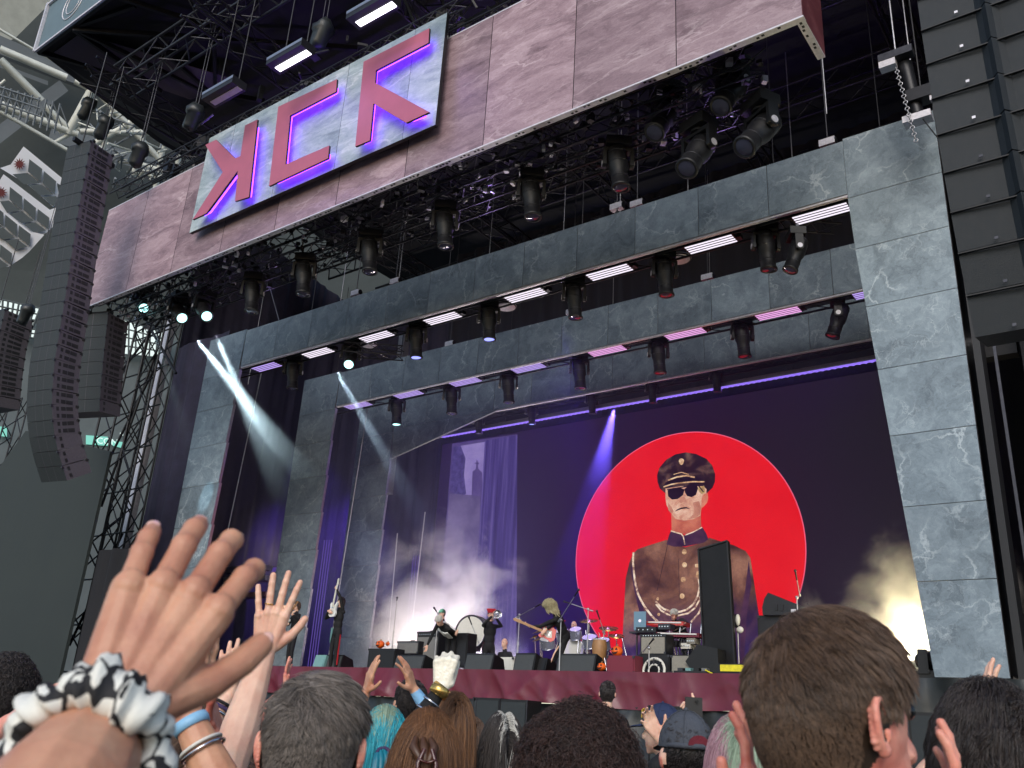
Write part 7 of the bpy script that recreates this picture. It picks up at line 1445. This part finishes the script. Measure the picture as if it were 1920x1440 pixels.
# singer bending forward
Fs = sp(836, 17.6, 0); yw = math.pi; r_, f_ = Rr(yw), Ff(yw); Cs = np.array([Fs[0]+.14, 17.15, at(825, 1156, Y=17.15)[2]])
Cs = at(823, 1163, Y=17.1); hip = sp(842, 17.75, .92)
psg, H, T, Rm, ar = person('singer in a black jacket with pale rib stripes bowing forward with one arm hanging', Cs, math.pi+.15, 'skin_light', 'cloth_black', 'cloth_black', hair=dict(kind='short', mat='hair_white', n=1500, length=.05, rad=.004, seed=73, whorl=(0, .2, .95)), z0=ZS, s=1.0, tilt=(-.9, 0), lean=tuple(hip-(Cs+np.array([0, 0, -.1]))),
    arms={1: dict(W=at(801, 1210, Y=17.2), f=-UPV+r_*.2, p=f_, curl=(.3, .3, .3, .3), sleeve=.96), -1: dict(W=at(858, 1182, Y=17.5), f=-UPV+r_*.6, p=-f_, curl=(.6, .6, .6, .6), sleeve=.96)}, vox=.014, group=GB, width=1.05)
for q in (-1, 1):
    for k in range(6):
      for fb in (-1, 1):
        b = MB(); z = -.12-.062*k; b.path([T(q*.025, fb*.128, z), T(q*.09, fb*.126, z-.012), T(q*.158, fb*.075, z-.03)], .018, 5); b.build('rib_stripe', 'white_lacquer', psg)
side_stripes(psg, T)
# man in green cap behind
C = at(829, 1150, Y=19.6); pgc, H, T, Rm, ar = person('musician in a green cap behind the bowing singer', C, math.pi-.4, 'skin_light', 'cloth_black', 'cloth_black', hair=dict(kind='short', mat='hair_dark', n=800, length=.03, rad=.004, seed=74), z0=ZS, s=.97, vox=.016, group=GB); cap_on(pgc, H, Rm, 'cloth_green', 1., False)
# red capped horn player
C = at(921, 1152, Y=18.7); yw = math.pi+.9; r_, f_ = Rr(yw), Ff(yw)
prc, H, T, Rm, ar = person('musician in a dark coat and red peaked cap playing beside the bass drum', C, yw, 'skin_light', 'cloth_black', 'cloth_black', hair=dict(kind='short', mat='hair_dark', n=800, length=.03, rad=.004, seed=75), z0=ZS, s=1.0,
    arms={1: dict(W=C+f_*.34+r_*.04-UPV*.06, f=f_*.6+UPV*.5, p=-r_, curl=(.7, .7, .7, .7), sleeve=.9), -1: dict(W=C+f_*.30-r_*.05-UPV*.10, f=f_*.6+UPV*.5, p=r_, curl=(.7, .7, .7, .7), sleeve=.9)}, vox=.014, group=GB)
b = MB(); b.lathe([(0, .13), (.12, .135), (.125, .115), (.095, .07), (.095, .035), (.09, .03)], H(0, 0, 0), Rm@np.array([0, 0, 1]), 20); b.build('peaked_cap', 'cloth_red', prc); b = MB(); b.prism([H(-.07, .08, .04), H(0, .15, .02), H(.07, .08, .04)], (0, 0, -.008)); b.build('cap_peak', 'black_lacquer', prc)
t = thing('trumpet', 'silver horn held to the face of the red capped musician', 'horn', C+f_*.4); b = MB(); b.path([H(0, .12, -.08), H(0, .3, -.1), H(0, .5, -.08)], .014, 8); b.lathe([(.02, 0), (.03, .1), (.09, .18), (.11, .19)], H(0, .48, -.08), Rm@np.array([0, 1, .1]), 20); b.build('tube', 'chrome', t); b = MB(); b.torus(H(0, .32, -.13), .07, .012, Rm@np.array([1, 0, 0]), 20, 6); b.build('valve_loop', 'chrome', t)
# seated percussionist
C = at(946, 1205, Y=18.9); psd, H, T, Rm, ar = person('bald man in a dark suit sitting low between two stage monitors', C, math.pi, 'skin_light', 'cloth_black', 'cloth_black', hair=None, z0=ZS, s=.95, legpose={-1: (sp(952, 18.5, .35), sp(955, 18.4, .06)), 1: (sp(936, 18.5, .35), sp(934, 18.4, .06))}, lean=(0, .05, -.42), vox=.015, group=GB)
# curly haired guitarist
Cg = at(1030, 1136, Y=17.35); yw = math.pi+.55; r_, f_ = Rr(yw), Ff(yw); hip = sp(1048, 17.75, .88); gc = Cg+f_*.16+r_*.18-UPV*.58
yw = math.pi*.5+.35; r_, f_ = Rr(yw), Ff(yw); gc = Cg+f_*.16-UPV*.60+CR*.12
pcg, H, T, Rm, ar = person('guitarist with long curly fair hair bent over a red guitar', Cg, yw, 'skin_light', 'cloth_black', 'cloth_black', hair=[dict(kind='curly', mat='hair_blondegrey', n=3000, length=.10, rad=.003, seed=77), dict(kind='wavy', mat='hair_blondegrey', n=2500, length=.20, rad=.003, seed=78, volume=1.3)], z0=ZS, s=1.02, tilt=(-.6, 0), lean=tuple(hip-(Cg+np.array([0, 0, -.16]))),
    arms={-1: dict(W=gc+f_*.40+UPV*.12-r_*.02, f=f_*.7+UPV*.3, p=UPV, curl=(.7, .7, .7, .7), sleeve=.92), 1: dict(W=gc-CF*.14-CR*.02+UPV*.06, f=-UPV*.4-CR*.4, p=CF, curl=(.5, .5, .5, .5), sleeve=.92)}, legpose={-1: (sp(1044, 17.6, .46), sp(1032, 17.5, .06)), 1: (sp(1052, 17.6, .46), sp(1058, 17.6, .06))}, vox=.014, group=GB, hairbase='hair_blondegrey')
b = MB(); b.path([T(.14, .02, -.66), sp(1040, 17.42, .46), sp(1030, 17.38, .12)], .018, 5); b.build('trouser_stripe', 'skin_light', pcg)
guitar('red electric guitar of the curly haired guitarist pointing left', gc, -CR*.85+UPV*.30+CF*.1, -CF, 'red_wood', 1.0)
b = MB(); b.path([T(.1, .08, -.1), T(-.02, .13, -.3), gc], .022, 5); b.build('guitar_strap', 'cloth_red', pcg)
# keyboard player
C = at(1264, 1151, Y=19.4); yw = math.pi+.5; r_, f_ = Rr(yw), Ff(yw)
pk, H, T, Rm, ar = person('grey haired keyboard player bending over the keyboards in a striped jacket', C, yw, 'skin_light', 'cloth_charcoal', 'cloth_black', hair=dict(kind='short', mat='hair_white', n=1200, length=.05, rad=.004, seed=79), z0=ZS, s=1., tilt=(-.7, 0), lean=(.30, .25, -.62), arms={1: dict(W=at(1240, 1166, Y=19.2), f=f_, p=-UPV, curl=(.4,)*4, sleeve=.9), -1: dict(W=at(1282, 1168, Y=19.2), f=f_, p=-UPV, curl=(.4,)*4, sleeve=.9)}, vox=.015, group=GB)
for k in range(3): b = MB(); b.path([T(-.14, .10, -.12-.07*k), T(0, .135, -.13-.07*k), T(.14, .10, -.12-.07*k)], .012, 5); b.build('jacket_stripe', 'white_lacquer', pk)
# drummer
C = at(1076, 1172, Y=21.0); person('drummer with a pale bald head sitting behind the silver drum kit', C, math.pi, 'skin_light', 'cloth_white', 'cloth_black', hair=None, z0=ZS, s=.95, legpose={-1: (C+np.array([.2, -.4, -.85]), C+np.array([.2, -.45, -1.1])), 1: (C+np.array([-.2, -.4, -.85]), C+np.array([-.2, -.45, -1.1]))}, lean=(0, .05, -.5), vox=.016, group=GB)
